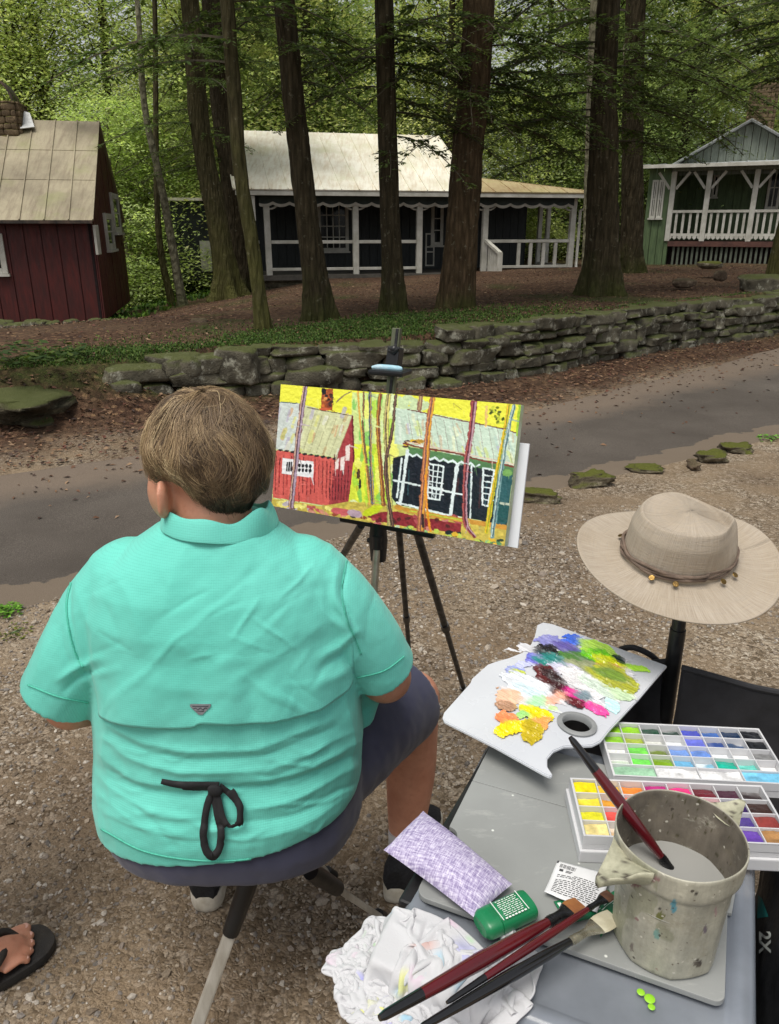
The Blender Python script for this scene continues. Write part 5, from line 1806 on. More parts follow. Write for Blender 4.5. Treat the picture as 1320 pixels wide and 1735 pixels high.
# front tail of the shirt over the right thigh
mb.rings([sring(-.085, 1.27, .60, .055, .05, 20), sring(-.065, 1.29, .64, .05, .05, 20), sring(-.08, 1.25, .74, .05, .06, 20)])
V, F, N = remesh(mb, .0038, 7, .5)
px, py = proj(V)
view = V - np.array([0, 0, CAM_H]); view /= np.linalg.norm(view, axis=1, keepdims=True)
facing = smooth(.05, .45, -(N * view).sum(1))
folds = [
    ([(180, 1226), (260, 1262), (345, 1275), (450, 1262), (560, 1222)], 9, .0055), ([(185, 1240), (262, 1277), (345, 1290), (450, 1278), (570, 1236)], 7, -.004),
    ([(176, 1250), (240, 1290), (340, 1310), (470, 1297), (600, 1240)], 9, .006),
    ([(170, 1275), (220, 1318), (290, 1330), (350, 1330)], 10, .006), ([(395, 1330), (500, 1308), (560, 1285), (605, 1258)], 10, .007),
    ([(172, 1300), (250, 1338), (350, 1342), (470, 1328), (608, 1282)], 12, -.009),
    ([(168, 1318), (230, 1362), (330, 1388)], 9, .005), ([(420, 1372), (500, 1352), (604, 1300)], 9, .006), ([(412, 1395), (500, 1380), (600, 1330)], 8, -.004),
    ([(168, 1350), (250, 1405), (340, 1420)], 10, .004), ([(405, 1425), (500, 1400), (590, 1350)], 10, .005),
    ([(190, 1330), (250, 1385), (300, 1440)], 9, -.003),
    ([(604, 1069), (575, 1092), (545, 1112)], 8, .007), ([(600, 1085), (570, 1112), (535, 1135)], 8, -.005), ([(610, 1105), (570, 1140), (520, 1160)], 10, .005),
    ([(572, 950), (568, 1000), (582, 1040), (604, 1070)], 9, .006), ([(556, 990), (562, 1022), (575, 1048)], 8, -.004), ([(545, 1010), (552, 1040), (585, 1066)], 8, .004),
    ([(590, 940), (583, 1000), (596, 1055), (610, 1108)], 5, -.006), ([(122, 985), (118, 1050), (130, 1110), (150, 1150)], 5, -.006),
    ([(100, 1150), (138, 1126), (172, 1112)], 8, .008), ([(112, 1168), (145, 1142), (180, 1128)], 7, -.007), ([(140, 1155), (165, 1140), (205, 1132)], 7, .004),
    ([(130, 1000), (150, 1060), (160, 1105)], 12, .004),
    ([(620, 1010), (660, 1060), (680, 1110)], 14, .003), ([(640, 990), (625, 1040), (618, 1090)], 9, -.003), ([(80, 1050), (70, 1110), (60, 1150)], 12, .003), ([(100, 1060), (110, 1110), (140, 1170)], 9, -.003),
    ([(340, 890), (300, 960), (280, 1040)], 16, .0028), ([(420, 900), (470, 960), (520, 1000)], 14, .0032), ([(420, 985), (330, 1060), (250, 1120)], 14, .0025), ([(500, 1010), (440, 1080), (350, 1140)], 14, .0028), ([(460, 940), (380, 1010), (300, 1060)], 12, -.002), ([(540, 1060), (470, 1110), (400, 1150)], 12, .003), ([(180, 960), (220, 1010), (240, 1080)], 14, .0028), ([(170, 1010), (200, 1070), (205, 1120)], 12, -.0022), ([(230, 905), (200, 935), (165, 950)], 12, .002), ([(480, 895), (530, 915), (560, 935)], 12, .002), ([(300, 1090), (380, 1120), (480, 1110)], 16, .002), ([(230, 1150), (330, 1170), (430, 1165)], 12, .0018),
    ([(585, 1180), (600, 1260), (590, 1330)], 8, .004), ([(180, 1200), (176, 1280), (190, 1360)], 8, .003),
]
disp = np.zeros(len(V))
jx = 6 * vnoise(V, 14, 2, 3); jy = 6 * vnoise(V, 14, 2, 13)
for pl, w_, a_ in folds:
    d, t = seg_dist(px + jx, py + jy, [(p.x, p.y) for p in catmull([(x, y, 0) for x, y in pl], 14)])
    disp += .80 * a_ * (.55 * np.exp(-(d / (w_ * .55)) ** 1.3) + .45 * np.exp(-(d / (w_ * 1.15)) ** 2)) * np.sin(PI * np.clip(t * .86 + .07, 0, 1)) ** .6
rf_ = random.Random(17)
for q_ in range(54):
    if q_ < 34:       # fine slack creases across the lower back
        x_, y_ = rf_.uniform(190, 560), rf_.uniform(1245, 1430); L_ = rf_.uniform(40, 130); k_ = (x_ - 375) / 900
        pl = [(x_ - L_ / 2, y_ - 8 + L_ * k_ * .6), (x_, y_ + rf_.uniform(0, 5)), (x_ + L_ / 2, y_ - 8 - L_ * k_ * .6 + rf_.uniform(-8, 4))]
    else:
        x_, y_ = rf_.uniform(170, 560), rf_.uniform(960, 1200); L_ = rf_.uniform(50, 140); an = rf_.choice([-.6, -.9, .5, -.3]) + rf_.uniform(-.2, .2)
        pl = [(x_ - L_ / 2 * math.cos(an), y_ - L_ / 2 * math.sin(an)), (x_, y_ + rf_.uniform(-6, 6)), (x_ + L_ / 2 * math.cos(an), y_ + L_ / 2 * math.sin(an))]
    m_ = (np.abs(px - x_) < L_) & (np.abs(py - y_) < L_)
    d, t = seg_dist(px[m_] + jx[m_], py[m_] + jy[m_], [(p.x, p.y) for p in catmull([(x, y, 0) for x, y in pl], 8)])
    disp[m_] += rf_.choice([1, 1, -.7]) * rf_.uniform(.0013, .0030) * np.exp(-(d / rf_.uniform(2.5, 5.5)) ** 1.4) * np.sin(PI * np.clip(t * .9 + .05, 0, 1))
Pn = np.stack([px / 60, py / 22, np.zeros(len(V))], -1)
disp += .0016 * vnoise(Pn, 1.0, 3, 3) * smooth(1215, 1260, py) + .0030 * vnoise(np.stack([(px + py) / 80, (px - py) / 190, py * 0], -1), 1, 3, 5) * (1 - smooth(1215, 1260, py))
V = V + N * (disp * facing)[:, None] + N * (vnoise(V, 24, 3, 9) * .0016 + (np.abs(vnoise(V * [1, 1, .45], 22, 2, 19)) - .2) * -.0016)[:, None]
# open the lower end: drop the cap under the hem
hz = np.array([hemz(math.atan2((v[1] - 1.19) / .187, (v[0] + .305) / .25)) for v in V])
cap = (V[:, 2] < .60) & (N[:, 2] < -.80) & (np.hypot((V[:, 0] + .305) / .25, (V[:, 1] - 1.19) / .187) < .93)
F = F[~cap[F].all(1)]
aqua, nt, bs, out = newmat('aqua ripstop shirt cloth')
co = coords(nt)
c = ramp(nt, noise_tex(nt, co, 3, 4), [(.3, S(100, 204, 186)), (.7, S(118, 216, 200))])
br = node(nt, 'ShaderNodeTexBrick'); br.offset = 0
mp = coords(nt, 'Object', (1, 1, 1))
w1_ = node(nt, 'ShaderNodeTexWave', wave_type='BANDS', bands_direction='Z'); w1_.inputs['Scale'].default_value = 85; nt.links.new(co, w1_.inputs['Vector'])
w2_ = node(nt, 'ShaderNodeTexWave', wave_type='BANDS', bands_direction='X'); w2_.inputs['Scale'].default_value = 85; nt.links.new(co, w2_.inputs['Vector'])
gr_ = mixc(nt, .5, ramp(nt, w1_.outputs[0], [(.0, 0.0), (.2, 1.0)]), ramp(nt, w2_.outputs[0], [(.0, 0.0), (.2, 1.0)]))
c = mixc(nt, 1.0, c, ramp(nt, gr_, [(.0, .88), (1, 1.0)]), 'MULTIPLY')
nt.links.new(c, bs.inputs['Base Color'])
bs.inputs['Roughness'].default_value = .7
bs.inputs['Specular IOR Level'].default_value = .25
bs.inputs['Sheen Weight'].default_value = .15
hmix = mixc(nt, .6, gr_, noise_tex(nt, co, 60, 6, .6))
set_bump(nt, bs, hmix, .35, .0025)
M_aqua = aqua
shirt = mesh_np('shirt', V, F, M_aqua, root)
BV = BVHTree.FromPolygons([tuple(v) for v in V], [tuple(f) for f in F])


def on_shirt(px_, py_, off=0.0):
    d = ray(px_, py_).normalized()
    h = BV.ray_cast(Vector((0, 0, CAM_H)), d)
    if h[0] is None: return None
    n = h[1] if h[1].dot(d) < 0 else -h[1]
    return h[0] + n * off


# cape flap across the upper back with a loose hem
Le = catmull([(140, 955, 0), (124, 1040, 0), (140, 1120, 0), (168, 1208, 0)], 60); Ri = catmull([(566, 955, 0), (574, 1025, 0), (596, 1090, 0), (598, 1150, 0)], 60)
hem = catmull([(168, 1208, 0), (195, 1219, 0), (265, 1231, 0), (322, 1232, 0), (347, 1222, 0), (430, 1222, 0), (518, 1208, 0), (572, 1180, 0), (598, 1150, 0)], 160)
nS, nT = 161, 61
GV = np.zeros((nS, nT, 3)); okf = True
for j in range(nT):
    t = j / (nT - 1)
    for i in range(nS):
        s = i / (nS - 1)
        x = Le[j].x * (1 - s) + Ri[j].x * s
        yb = hem[i].y; yt = 955
        k = t
        y = yt + (yb - yt) * k
        xh = hem[i].x
        x = x * (1 - t ** 3) + xh * t ** 3
        edge = min(1, min(s, 1 - s) * 14)
        w = math.sin(s * 31 + 3 * math.sin(s * 9)) * .0018 + math.sin(s * 13) * .0022
        off = -.0025 + (.0105 + w) * smooth(.45, 1.0, t) * (.35 + .65 * edge)
        p = on_shirt(x, y, float(off)); tr_ = 0
        while (p is None or p.y > 1.215) and tr_ < 30:
            tr_ += 1; x += (370 - x) * .012; y += .4
            p = on_shirt(x, y, float(off))
        GV[i, j] = p
fv = GV.reshape(-1, 3)
ff = grid_faces(nS, nT)
fo = mesh_np('back_flap', fv, ff, M_aqua, root)
sm = fo.modifiers.new('t', 'SOLIDIFY'); sm.thickness = .0015; sm.offset = 0


def ribbon(name, pl, w, mat, parent, off=.004, n=40, lift=0.0, th=.0008, smooth_=True, wmax=None):
    P = catmull([(x, y, 0) for x, y in pl], n)
    row = []
    for i, p in enumerate(P):
        a = P[max(i - 1, 0)]; b = P[min(i + 1, n)]
        t = (b - a).normalized(); nn = Vector((-t.y, t.x, 0))
        ww = w if not callable(w) else w(i / n)
        o_ = off + lift * math.sin(PI * i / n)
        qa = on_shirt(p.x - nn.x * ww / 2, p.y - nn.y * ww / 2, o_); qb = on_shirt(p.x + nn.x * ww / 2, p.y + nn.y * ww / 2, o_ * 1.05 + .001)
        if qa is None or qb is None or qa.y > 1.25 or qb.y > 1.25:
            if name == 'seam' or not row: continue
            yb_ = row[-1][0].y
            qa = at_y(p.x - nn.x * ww / 2, p.y - nn.y * ww / 2, yb_); qb = at_y(p.x + nn.x * ww / 2, p.y + nn.y * ww / 2, yb_)
        row.append([qa, qb])
    V = np.array([[tuple(a), tuple(b)] for a, b in row]).reshape(-1, 3)
    F = grid_faces(len(row), 2)
    o = mesh_np(name, V, F, mat, parent, smooth_)
    m_ = o.modifiers.new('t', 'SOLIDIFY'); m_.thickness = th; m_.offset = 0
    return o


M_tie = pm('black cotton tape', S(34, 34, 36), S(24, 24, 26), 30, .85, .3, 600, .001)
tie = ribbon('apron_tie', [(275, 1322), (300, 1327), (330, 1329), (372, 1330)], lambda t: 9 + 6 * t, M_tie, root, .003)
ribbon('tie_loop', [(372, 1328), (392, 1340), (407, 1362), (406, 1386), (393, 1395), (380, 1382), (372, 1356), (366, 1340)], 12, M_tie, tie, .005, 64, .007)
ribbon('tie_loop', [(362, 1336), (351, 1370), (347, 1408), (351, 1434), (362, 1444), (373, 1432), (375, 1404), (369, 1372), (364, 1346)], 12, M_tie, tie, .004, 64, .004)
mb = MB(); kp = on_shirt(366, 1332, .008)
mb.ell(kp, (.013, .007, .011), Matrix.Rotation(.5, 3, 'Y'), 14, 10); mb.build('knot', M_tie, tie, True)

M_seam = pm('aqua seam thread', S(72, 176, 152), S(92, 196, 172), 300, .8)
for pl in ([(590, 938), (582, 975), (579, 1010), (588, 1050), (603, 1085), (612, 1108)], [(128, 965), (114, 1020), (118, 1070), (130, 1112), (142, 1130)],
           [(172, 1404), (250, 1443), (360, 1458), (470, 1446), (560, 1408), (600, 1345)],
           [(48, 1160), (100, 1180), (150, 1190)], [(604, 1148), (650, 1136), (684, 1112)]):
    ribbon('seam', pl, 2.2, M_seam, shirt, .0012, 60, th=.0006)


# small grey triangle badge above the hem of the flap
fb = BVHTree.FromPolygons([tuple(v) for v in fv], [tuple(f) for f in ff])
def on_flap(px_, py_, off):
    d = ray(px_, py_).normalized(); h = fb.ray_cast(Vector((0, 0, CAM_H)), d)
    n = h[1] if h[1].dot(d) < 0 else -h[1]
    return h[0] + n * off
M_badge = pm('grey woven badge', S(136, 138, 140), S(112, 114, 118), 60, .7)
M_badged = pm('dark badge thread', S(66, 68, 74), None, 5, .8)
bd = MB(); bd.prism([on_flap(x, y, .0016) for x, y in ((323, 1192), (358, 1192), (358, 1196), (344, 1210), (338, 1210), (323, 1196))], on_flap(340, 1200, .0026) - on_flap(340, 1200, .0016))
bo = bd.build('badge', M_badge, root)
for pl in ([(327, 1195), (354, 1195)], [(329, 1199), (333, 1198), (337, 1201), (341, 1198), (345, 1201), (349, 1198), (352, 1199)], [(334, 1203), (341, 1204), (347, 1203)]):
    q_ = MB(); q_.tube([on_flap(x, y, .003) for x, y in pl], .0008, 5); q_.build('emblem', M_badged, bo)

# collar: stand and fall
n = 64
prof = [(-.004, 1.036), (-.001, 1.060), (.001, 1.074), (.0035, 1.079), (.0075, 1.076), (.013, 1.064), (.019, 1.047), (.0175, 1.045), (.010, 1.060), (.004, 1.068)]
rows = []
for r_, z in prof:
    row = []
    for k in range(n):
        t = 2 * PI * k / n
        front = max(0, math.sin(t))
        wob = .004 * math.sin(3 * t + 1) + .003 * math.sin(7 * t) + .016 * math.exp(-((t - 5.75) / .35) ** 2) * (z > 1.05)
        row.append(Vector((-.280 + (.077 + r_ + wob * .4) * math.cos(t), 1.170 + (.064 + r_ + wob * .4) * math.sin(t) + .02 * front, z + wob * (1 if z > 1.05 else .3) - .03 * front ** 2 + .006 * math.cos(t - 2.6))))
    rows.append(row)
V = np.array([[tuple(p) for p in row] for row in rows]).transpose(1, 0, 2).reshape(-1, 3)
co_ = mesh_np('collar', V, grid_faces(n, len(prof), wrap_u=True), M_aqua, root)
co_.modifiers.new('s', 'SUBSURF').levels = 2
co_.modifiers['s'].render_levels = 2

# socks and shoes
M_sock = pm('white sock', S(226, 224, 222), S(204, 202, 202), 40, .9, .3, 200)
M_shoe = pm('black mesh shoe', S(30, 30, 33), S(20, 20, 22), 60, .85, .4, 400)
M_sole = pm('dusty pale sole', S(206, 200, 186), S(176, 168, 150), 20, .8, .2, 100, dirt=S(130, 116, 96), dscale=10, damt=.6)
for fx, fy, dx in ((.040, 1.455, .05), (-.435, 1.43, -.012)):
    mb = MB(); mb.tube([(fx, fy, .15), (fx, fy - .004, .10), (fx, fy - .006, .06)], [.043, .042, .044], 20); mb.build('sock', M_sock, root, True)
    rings_, soles = [], []
    for s, w, h, z0_ in ((-.075, .024, .075, .022), (-.066, .034, .085, .020), (-.04, .040, .092, .02), (0, .041, .088, .02), (.05, .043, .075, .02), (.10, .048, .058, .02), (.15, .046, .045, .022), (.185, .034, .034, .026), (.20, .016, .024, .028)):
        cx_ = fx + dx * (s / .15); y_ = fy + s
        rings_.append([Vector((cx_ + w * math.cos(a) , y_, z0_ + max(0, .5 + .5 * math.sin(a)) ** .8 * h - .004 * (math.sin(a) < -.5))) for a in np.linspace(0, 2 * PI, 20, endpoint=False)])
    mb = MB(); mb.rings(rings_); sh = mb.build('shoe', M_shoe, root, True)
    ol = [(-.082, 0), (-.074, .024), (-.05, .037), (0, .041), (.05, .043), (.10, .050), (.15, .049), (.19, .034), (.207, 0), (.19, -.036), (.15, -.047), (.10, -.047), (.05, -.040), (0, -.040), (-.05, -.037), (-.074, -.024)]
    P = catmull([(a_, b_, 0) for a_, b_ in ol + ol[:1]], 64)[:-1]
    R_ = []
    for k, z_ in ((.94, .0), (1.0, .004), (1.03, .016), (1.02, .030), (.98, .036)):
        R_.append([Vector((fx + dx * (q.x / .15) + q.y * k, fy + q.x * k + .003, z_ + .010 * float(smooth(.02, -.07, q.x)) * (z_ > .02) + .008 * float(smooth(.1, .2, q.x)) * (z_ < .02))) for q in P])
    mb = MB(); mb.rings(R_); mb.build('sole', M_sole, sh, True)

# ------------------------------------------------------------------ person whose foot shows at the left edge
fd = Vector((.62, .785, 0)).normalized(); fs = Vector((fd.y, -fd.x, 0))      # forward and its right
toe = at_z(72, 1580, .03); toe.z = 0
heel = toe - fd * .25
root2 = empty('person', heel + fd * .12, 'bare foot in a flip-flop belonging to someone standing at the left edge', 'person')
def fp(f, s, z): return heel + fd * f + fs * s + Vector((0, 0, z))
mb = MB()
zS = .026
R2 = Matrix((fs, fd, Vector((0, 0, 1)))).transposed()
limb(mb, [fp(.035, 0, zS + .035), fp(.10, .002, zS + .04), fp(.17, .002, zS + .026), fp(.19, .002, zS + .02)], [.034, .036, .030, .024], 18, 10)
mb.ell(fp(.168, 0, zS + .017), (.046, .035, .018), R2, 18, 10)
for k, (s_, f0, L, r_) in enumerate(((-.034, .188, .052, .0125), (-.010, .196, .040, .0090), (.009, .192, .035, .0085), (.026, .185, .030, .0080), (.041, .174, .026, .0080))):
    a = fp(f0 - .03, s_ * .92, zS + .016); b = fp(f0 + L * .35, s_, zS + .018); c_ = fp(f0 + L - r_, s_ + .002, zS + r_ * .9)
    mb.tube(catmull([a, b, c_], 8), list(np.linspace(r_ * 1.0, r_ * 1.02, 9)), 10); mb.ell(c_, (r_ * 1.05, r_ * 1.2, r_ * .95), R2, 12, 8)
ank = fp(.05, 0, .09)
limb(mb, [ank - Vector((0, 0, .04)), ank + Vector((0, 0, .12)) - fd * .01, ank + Vector((0, 0, .25)) - fd * .02, ank + Vector((0, 0, .42))], [.040, .044, .058, .056])
hipR = ank + Vector((0, 0, .82)) - fs * .03 + fd * .0
limb(mb, [ank + Vector((0, 0, .42)), ank + Vector((0, 0, .60)), hipR], [.058, .075, .09])
o2 = -fs * .20 - fd * .16
limb(mb, [ank + o2 - Vector((0, 0, .05)), ank + o2 + Vector((0, 0, .25)) - fd * .02, ank + o2 + Vector((0, 0, .42))], [.040, .058, .056])
limb(mb, [ank + o2 + Vector((0, 0, .42)), ank + o2 + Vector((0, 0, .60)), hipR - fs * .16], [.058, .075, .09])
limb(mb, [fp(.035, 0, zS + .03) + o2, fp(.12, 0, zS + .03) + o2, fp(.21, 0, zS + .016) + o2], [.034, .034, .022])
pc = hipR - fs * .08
def tb(z, a, b, f=0.0): return [pc + fs * (a * math.cos(t)) + fd * (b * math.sin(t) + f) + Vector((0, 0, z)) for t in np.linspace(0, 2 * PI, 32, endpoint=False)]
mb.rings([tb(-.06, .15, .10), tb(.06, .165, .115), tb(.2, .15, .105), tb(.36, .17, .115), tb(.48, .15, .09), tb(.53, .07, .06)])
limb(mb, [pc + Vector((0, 0, .5)), pc + Vector((0, 0, .62)) + fd * .02], [.055, .052])
mb.ell(pc + Vector((0, 0, .70)) + fd * .03, (.074, .095, .115), R2, 24, 16)
mb.ell(pc + Vector((0, 0, .69)) + fd * .125, (.012, .014, .02), R2, 10, 8)
for sg in (-1, 1):
    sh_ = pc + fs * sg * .165 + Vector((0, 0, .45)); el_ = sh_ + fs * sg * .03 - fd * .03 + Vector((0, 0, -.27)); wr_ = el_ + fd * .08 + Vector((0, 0, -.23))
    limb(mb, [sh_, (sh_ + el_) / 2, el_], [.05, .046, .038]); limb(mb, [el_, (el_ + wr_) / 2, wr_], [.038, .034, .025])
    hand(mb, wr_, (fd * .25 + Vector((0, 0, -1))), fs * sg, .25, sg)
    mb.ell(pc + fs * sg * .076 + Vector((0, 0, .69)) + fd * .02, (.008, .018, .03), R2, 10, 8)
V, F, N = remesh(mb, .0045, 4, .5)
mesh_np('body', V, F, M_skin, root2)
M_nail = pm('toenail', S(226, 178, 160), None, 5, .3)
for k, (s_, f_, r_) in enumerate(((-.034, .232, .0085), (-.010, .231, .006), (.009, .222, .0056), (.026, .210, .005), (.041, .196, .005))):
    mb = MB(); mb.ell(fp(f_ - .004, s_ + .002, zS + (.0205 if k == 0 else .0155)), (r_, r_ * 1.05, .0022), R2, 12, 6); mb.build('toenail', M_nail, root2, True)
M_cloth2 = pm('grey tee shirt', S(120, 124, 130), S(104, 108, 114), 6, .85)
mb = MB(); mb.rings([tb(.02, .185, .135), tb(.2, .17, .125), tb(.36, .19, .135), tb(.46, .175, .115), tb(.525, .085, .075)])
for sg in (-1, 1):
    sh_ = pc + fs * sg * .165 + Vector((0, 0, .44)); limb(mb, [sh_, sh_ + fs * sg * .03 + Vector((0, 0, -.17))], [.066, .064], caps=False)
V, F, N = remesh(mb, .009, 4); mesh_np('shirt', V + N * (vnoise(V, 14, 3) * .006)[:, None], F, M_cloth2, root2)
mb = MB(); mb.rings([tb(-.12, .175, .12), tb(-.02, .18, .13), tb(.07, .178, .128)])
limb(mb, [hipR, ank + Vector((0, 0, .5))], [.105, .095], caps=False); limb(mb, [hipR - fs * .16, ank + o2 + Vector((0, 0, .5))], [.105, .095], caps=False)
V, F, N = remesh(mb, .009, 4); mesh_np('shorts', V + N * (vnoise(V, 14, 3) * .005)[:, None], F, NAVY, root2)
mb = MB(); mb.ell(pc + Vector((0, 0, .735)) + fd * .012, (.085, .10, .10), R2, 24, 14); V, F, N = remesh(mb, .008, 2)
keepv = ((V - np.array(pc)) @ np.array(fd) < .075) | (V[:, 2] > pc.z + .775)
F = F[keepv[F].all(1)]; mesh_np('hair', V + N * (vnoise(V * [1, 1, .3], 60, 2) * .004)[:, None], F, M_shoe, root2)
M_flip = pm('black rubber flip-flop', S(38, 36, 34), S(28, 27, 26), 30, .75, .4, 300, dirt=S(90, 80, 68), dscale=8, damt=.4)
for off in (Vector((0, 0, 0)), o2):
    out_l = [(-.012, .0), (-.004, .028), (.03, .036), (.09, .036), (.15, .048), (.20, .054), (.235, .050), (.262, .030), (.268, .0), (.262, -.030), (.24, -.050), (.20, -.053), (.15, -.042), (.09, -.034), (.03, -.035), (-.004, -.027)]
    P = catmull([(a, b, 0) for a, b in out_l + out_l[:1]], 60)[:-1]
    mb = MB(); mb.prism([fp(p.x, p.y, .002) + off for p in P], (0, 0, .022))
    so = mb.build('flip_flop', M_flip, root2, True, bevel=.004)
    for sg in (-1, 1):
        pts_ = [fp(.205, -.021, zS + .020) + off, fp(.185, -.021 + sg * .016, zS + .038) + off, fp(.14, sg * .034, zS + .044) + off, fp(.095, sg * .040, zS + .018) + off, fp(.085, sg * .038, .016) + off]
        q_ = MB(); q_.tube(catmull(pts_, 16), [.006 + .004 * math.sin(PI * i / 16) for i in range(17)], 10); q_.build('strap', M_flip, so, True)
# ------------------------------------------------------------------ easel and painting
def para(pxs, size, along=0):
    """a flat parallelogram seen at four pixels (TL,TR,BR,BL), scaled so that edge TL-TR measures `size` metres"""
    R = [np.array(ray(*p)) for p in pxs]
    A = np.stack([R[0], -R[1], R[2]], 1)
    lam = np.linalg.solve(A, R[3])          # l0 R0 - l1 R1 + l2 R2 = R3
    P = [R[0] * lam[0], R[1] * lam[1], R[2] * lam[2], R[3]]
    e = np.linalg.norm(P[1] - P[0])
    return [Vector(p * size / e) + Vector((0, 0, CAM_H)) for p in P]


class Paint:
    """lays strokes of colour on sample points given in drawing coordinates"""
    def __init__(s, X, Y, base, seed=0, warp=2.2, h=False):
        s.X0, s.Y0 = X, Y
        p = n3(X, Y)
        s.X = X + warp * vnoise(p, .045, 3, seed); s.Y = Y + warp * vnoise(p, .045, 3, seed + 31)
        s.c = np.tile(np.array(base, float), X.shape + (1,)); s.seed = seed
        s.h = np.zeros(X.shape); s.a = np.zeros(X.shape, bool)

    def _sub(s, x0, x1, y0, y1, pad):
        return np.nonzero((s.X > x0 - pad) & (s.X < x1 + pad) & (s.Y > y0 - pad) & (s.Y < y1 + pad))

    def put(s, ix, m, col, var=.10, h=0.0, ang=None, al=1.0):
        s.seed += 7
        ix = (ix[0][m], ix[1][m])
        if not len(ix[0]): return
        X0, Y0 = s.X0[ix], s.Y0[ix]
        if ang is None: q = n3(X0, Y0)
        else:
            c_, s_ = math.cos(ang), math.sin(ang)
            q = n3((X0 * c_ + Y0 * s_) * .18, (-X0 * s_ + Y0 * c_) * 1.1)
        k = vnoise(q, .09, 3, s.seed)
        col = np.array(col)[None] * (1 + var * 2 * k[:, None])
        s.c[ix] = s.c[ix] * (1 - al) + np.clip(col, 0, .95) * al
        if h: s.h[ix] = np.maximum(s.h[ix] * .6, h * (1 + 1.2 * k))
        s.a[ix] = True

    def smear(s, ang, n, step, mix=.8):
        # drag the wet colours along a stroke direction
        dx, dy = math.cos(ang), math.sin(ang)
        gx_ = s.X0[1, 0] - s.X0[0, 0]; gy_ = s.Y0[0, 1] - s.Y0[0, 0]
        acc = s.c.copy(); w = np.ones(s.X0.shape)
        for k in range(1, n):
            for sg in (-1, 1):
                di, dj = int(round(sg * k * step * dx)), int(round(sg * k * step * dy * gx_ / gy_))
                sh = np.roll(np.roll(s.c, di, 0), dj, 1); sa = np.roll(np.roll(s.a, di, 0), dj, 1)
                wk = (1 - k / n) * sa * np.clip(.6 + 1.6 * vnoise(n3((s.X0 * dx + s.Y0 * dy) * .02, (-s.X0 * dy + s.Y0 * dx) * .16), 1, 2, 77), 0, 1)
                acc += sh * wk[..., None]; w += wk
        s.c = s.c * (1 - mix) + acc / w[..., None] * mix
        st = vnoise(n3((s.X0 * dx + s.Y0 * dy) * .03, (-s.X0 * dy + s.Y0 * dx) * .35), 1, 2, 7)
        s.c = np.clip(s.c * (1 + .22 * st[..., None]), 0, .92)
        s.h = np.clip(s.h * (1 + .9 * st), 0, 1)

    def poly(s, pts, col, **k):
        xs_ = [q[0] for q in pts]; ys_ = [q[1] for q in pts]
        ix = s._sub(min(xs_), max(xs_), min(ys_), max(ys_), 1)
        s.put(ix, in_poly(s.X[ix], s.Y[ix], pts), col, **k)

    def line(s, pts, w, col, w1=None, straight=False, **k):
        xs_ = [q[0] for q in pts]; ys_ = [q[1] for q in pts]
        ix = s._sub(min(xs_), max(xs_), min(ys_), max(ys_), max(w, w1 or 0) + 12)
        if not len(ix[0]): return
        d, t = seg_dist(s.X[ix], s.Y[ix], [(p.x, p.y) for p in catmull([(a, b, 0) for a, b in pts], 4 * len(pts))] if len(pts) > 2 and not straight else pts)
        ww = w / 2 + ((w1 if w1 is not None else w) - w) / 2 * t
        s.put(ix, d < ww * (1 + .35 * vnoise(n3(s.X0[ix], s.Y0[ix]), .06, 2, s.seed)), col, **k)

    def blob(s, x, y, rx, ry, col, rot=0.0, rag=.25, **k):
        R_ = max(rx, ry) * 1.5
        ix = s._sub(x - R_, x + R_, y - R_, y + R_, 1)
        if not len(ix[0]): return
        c_, s_ = math.cos(rot), math.sin(rot)
        u = ((s.X[ix] - x) * c_ + (s.Y[ix] - y) * s_) / rx; v = (-(s.X[ix] - x) * s_ + (s.Y[ix] - y) * c_) / ry
        s.seed += 3
        n = vnoise(n3(u * 1.0, v * 2.2), 1.6, 3, s.seed)
        s.put(ix, u * u + v * v < 1 + rag * 2 * n, col, **k)


PW = para([(476, 651), (883, 686), (855, 925), (460, 857)], .585)
TLc, TRc, BRc, BLc = PW
nu, nv = 460, 250
U, Vv = np.meshgrid(np.linspace(0, 1, nu), np.linspace(0, 1, nv), indexing='ij')
Pc = (np.array(TLc) * ((1 - U) * (1 - Vv))[..., None] + np.array(TRc) * (U * (1 - Vv))[..., None] + np.array(BRc) * (U * Vv)[..., None] + np.array(BLc) * ((1 - U) * Vv)[..., None])
qx, qy = proj(Pc)
X, Y = (qx - 430) * 2.64, (qy - 540) * 2.64
p = Paint(X, Y, S(206, 222, 150), 3)
rp = random.Random(8)
YEL, LIME = S(240, 238, 74), S(206, 224, 60)
p.poly([(100, 270), (1230, 370), (1210, 520), (1110, 490), (880, 440), (660, 400), (440, 432), (300, 405), (100, 372)], YEL, ang=.1, var=.06)
for _ in range(26): p.blob(rp.uniform(640, 780), rp.uniform(345, 430), rp.uniform(15, 40), 14, S(206, 226, 176), rp.uniform(-.3, .3))
p.poly([(440, 330), (645, 340), (640, 850), (430, 830)], S(214, 232, 150), ang=1.5)
p.poly([(440, 560), (560, 560), (560, 840), (425, 830)], S(226, 236, 70), ang=1.5, var=.12)
for _ in range(46): p.blob(rp.uniform(440, 640), rp.uniform(360, 830), rp.uniform(8, 22), rp.uniform(20, 60), rp.choice([S(120, 200, 90), S(226, 238, 190), S(180, 220, 60), S(244, 244, 120)]), rp.uniform(-.2, .2), al=.8)
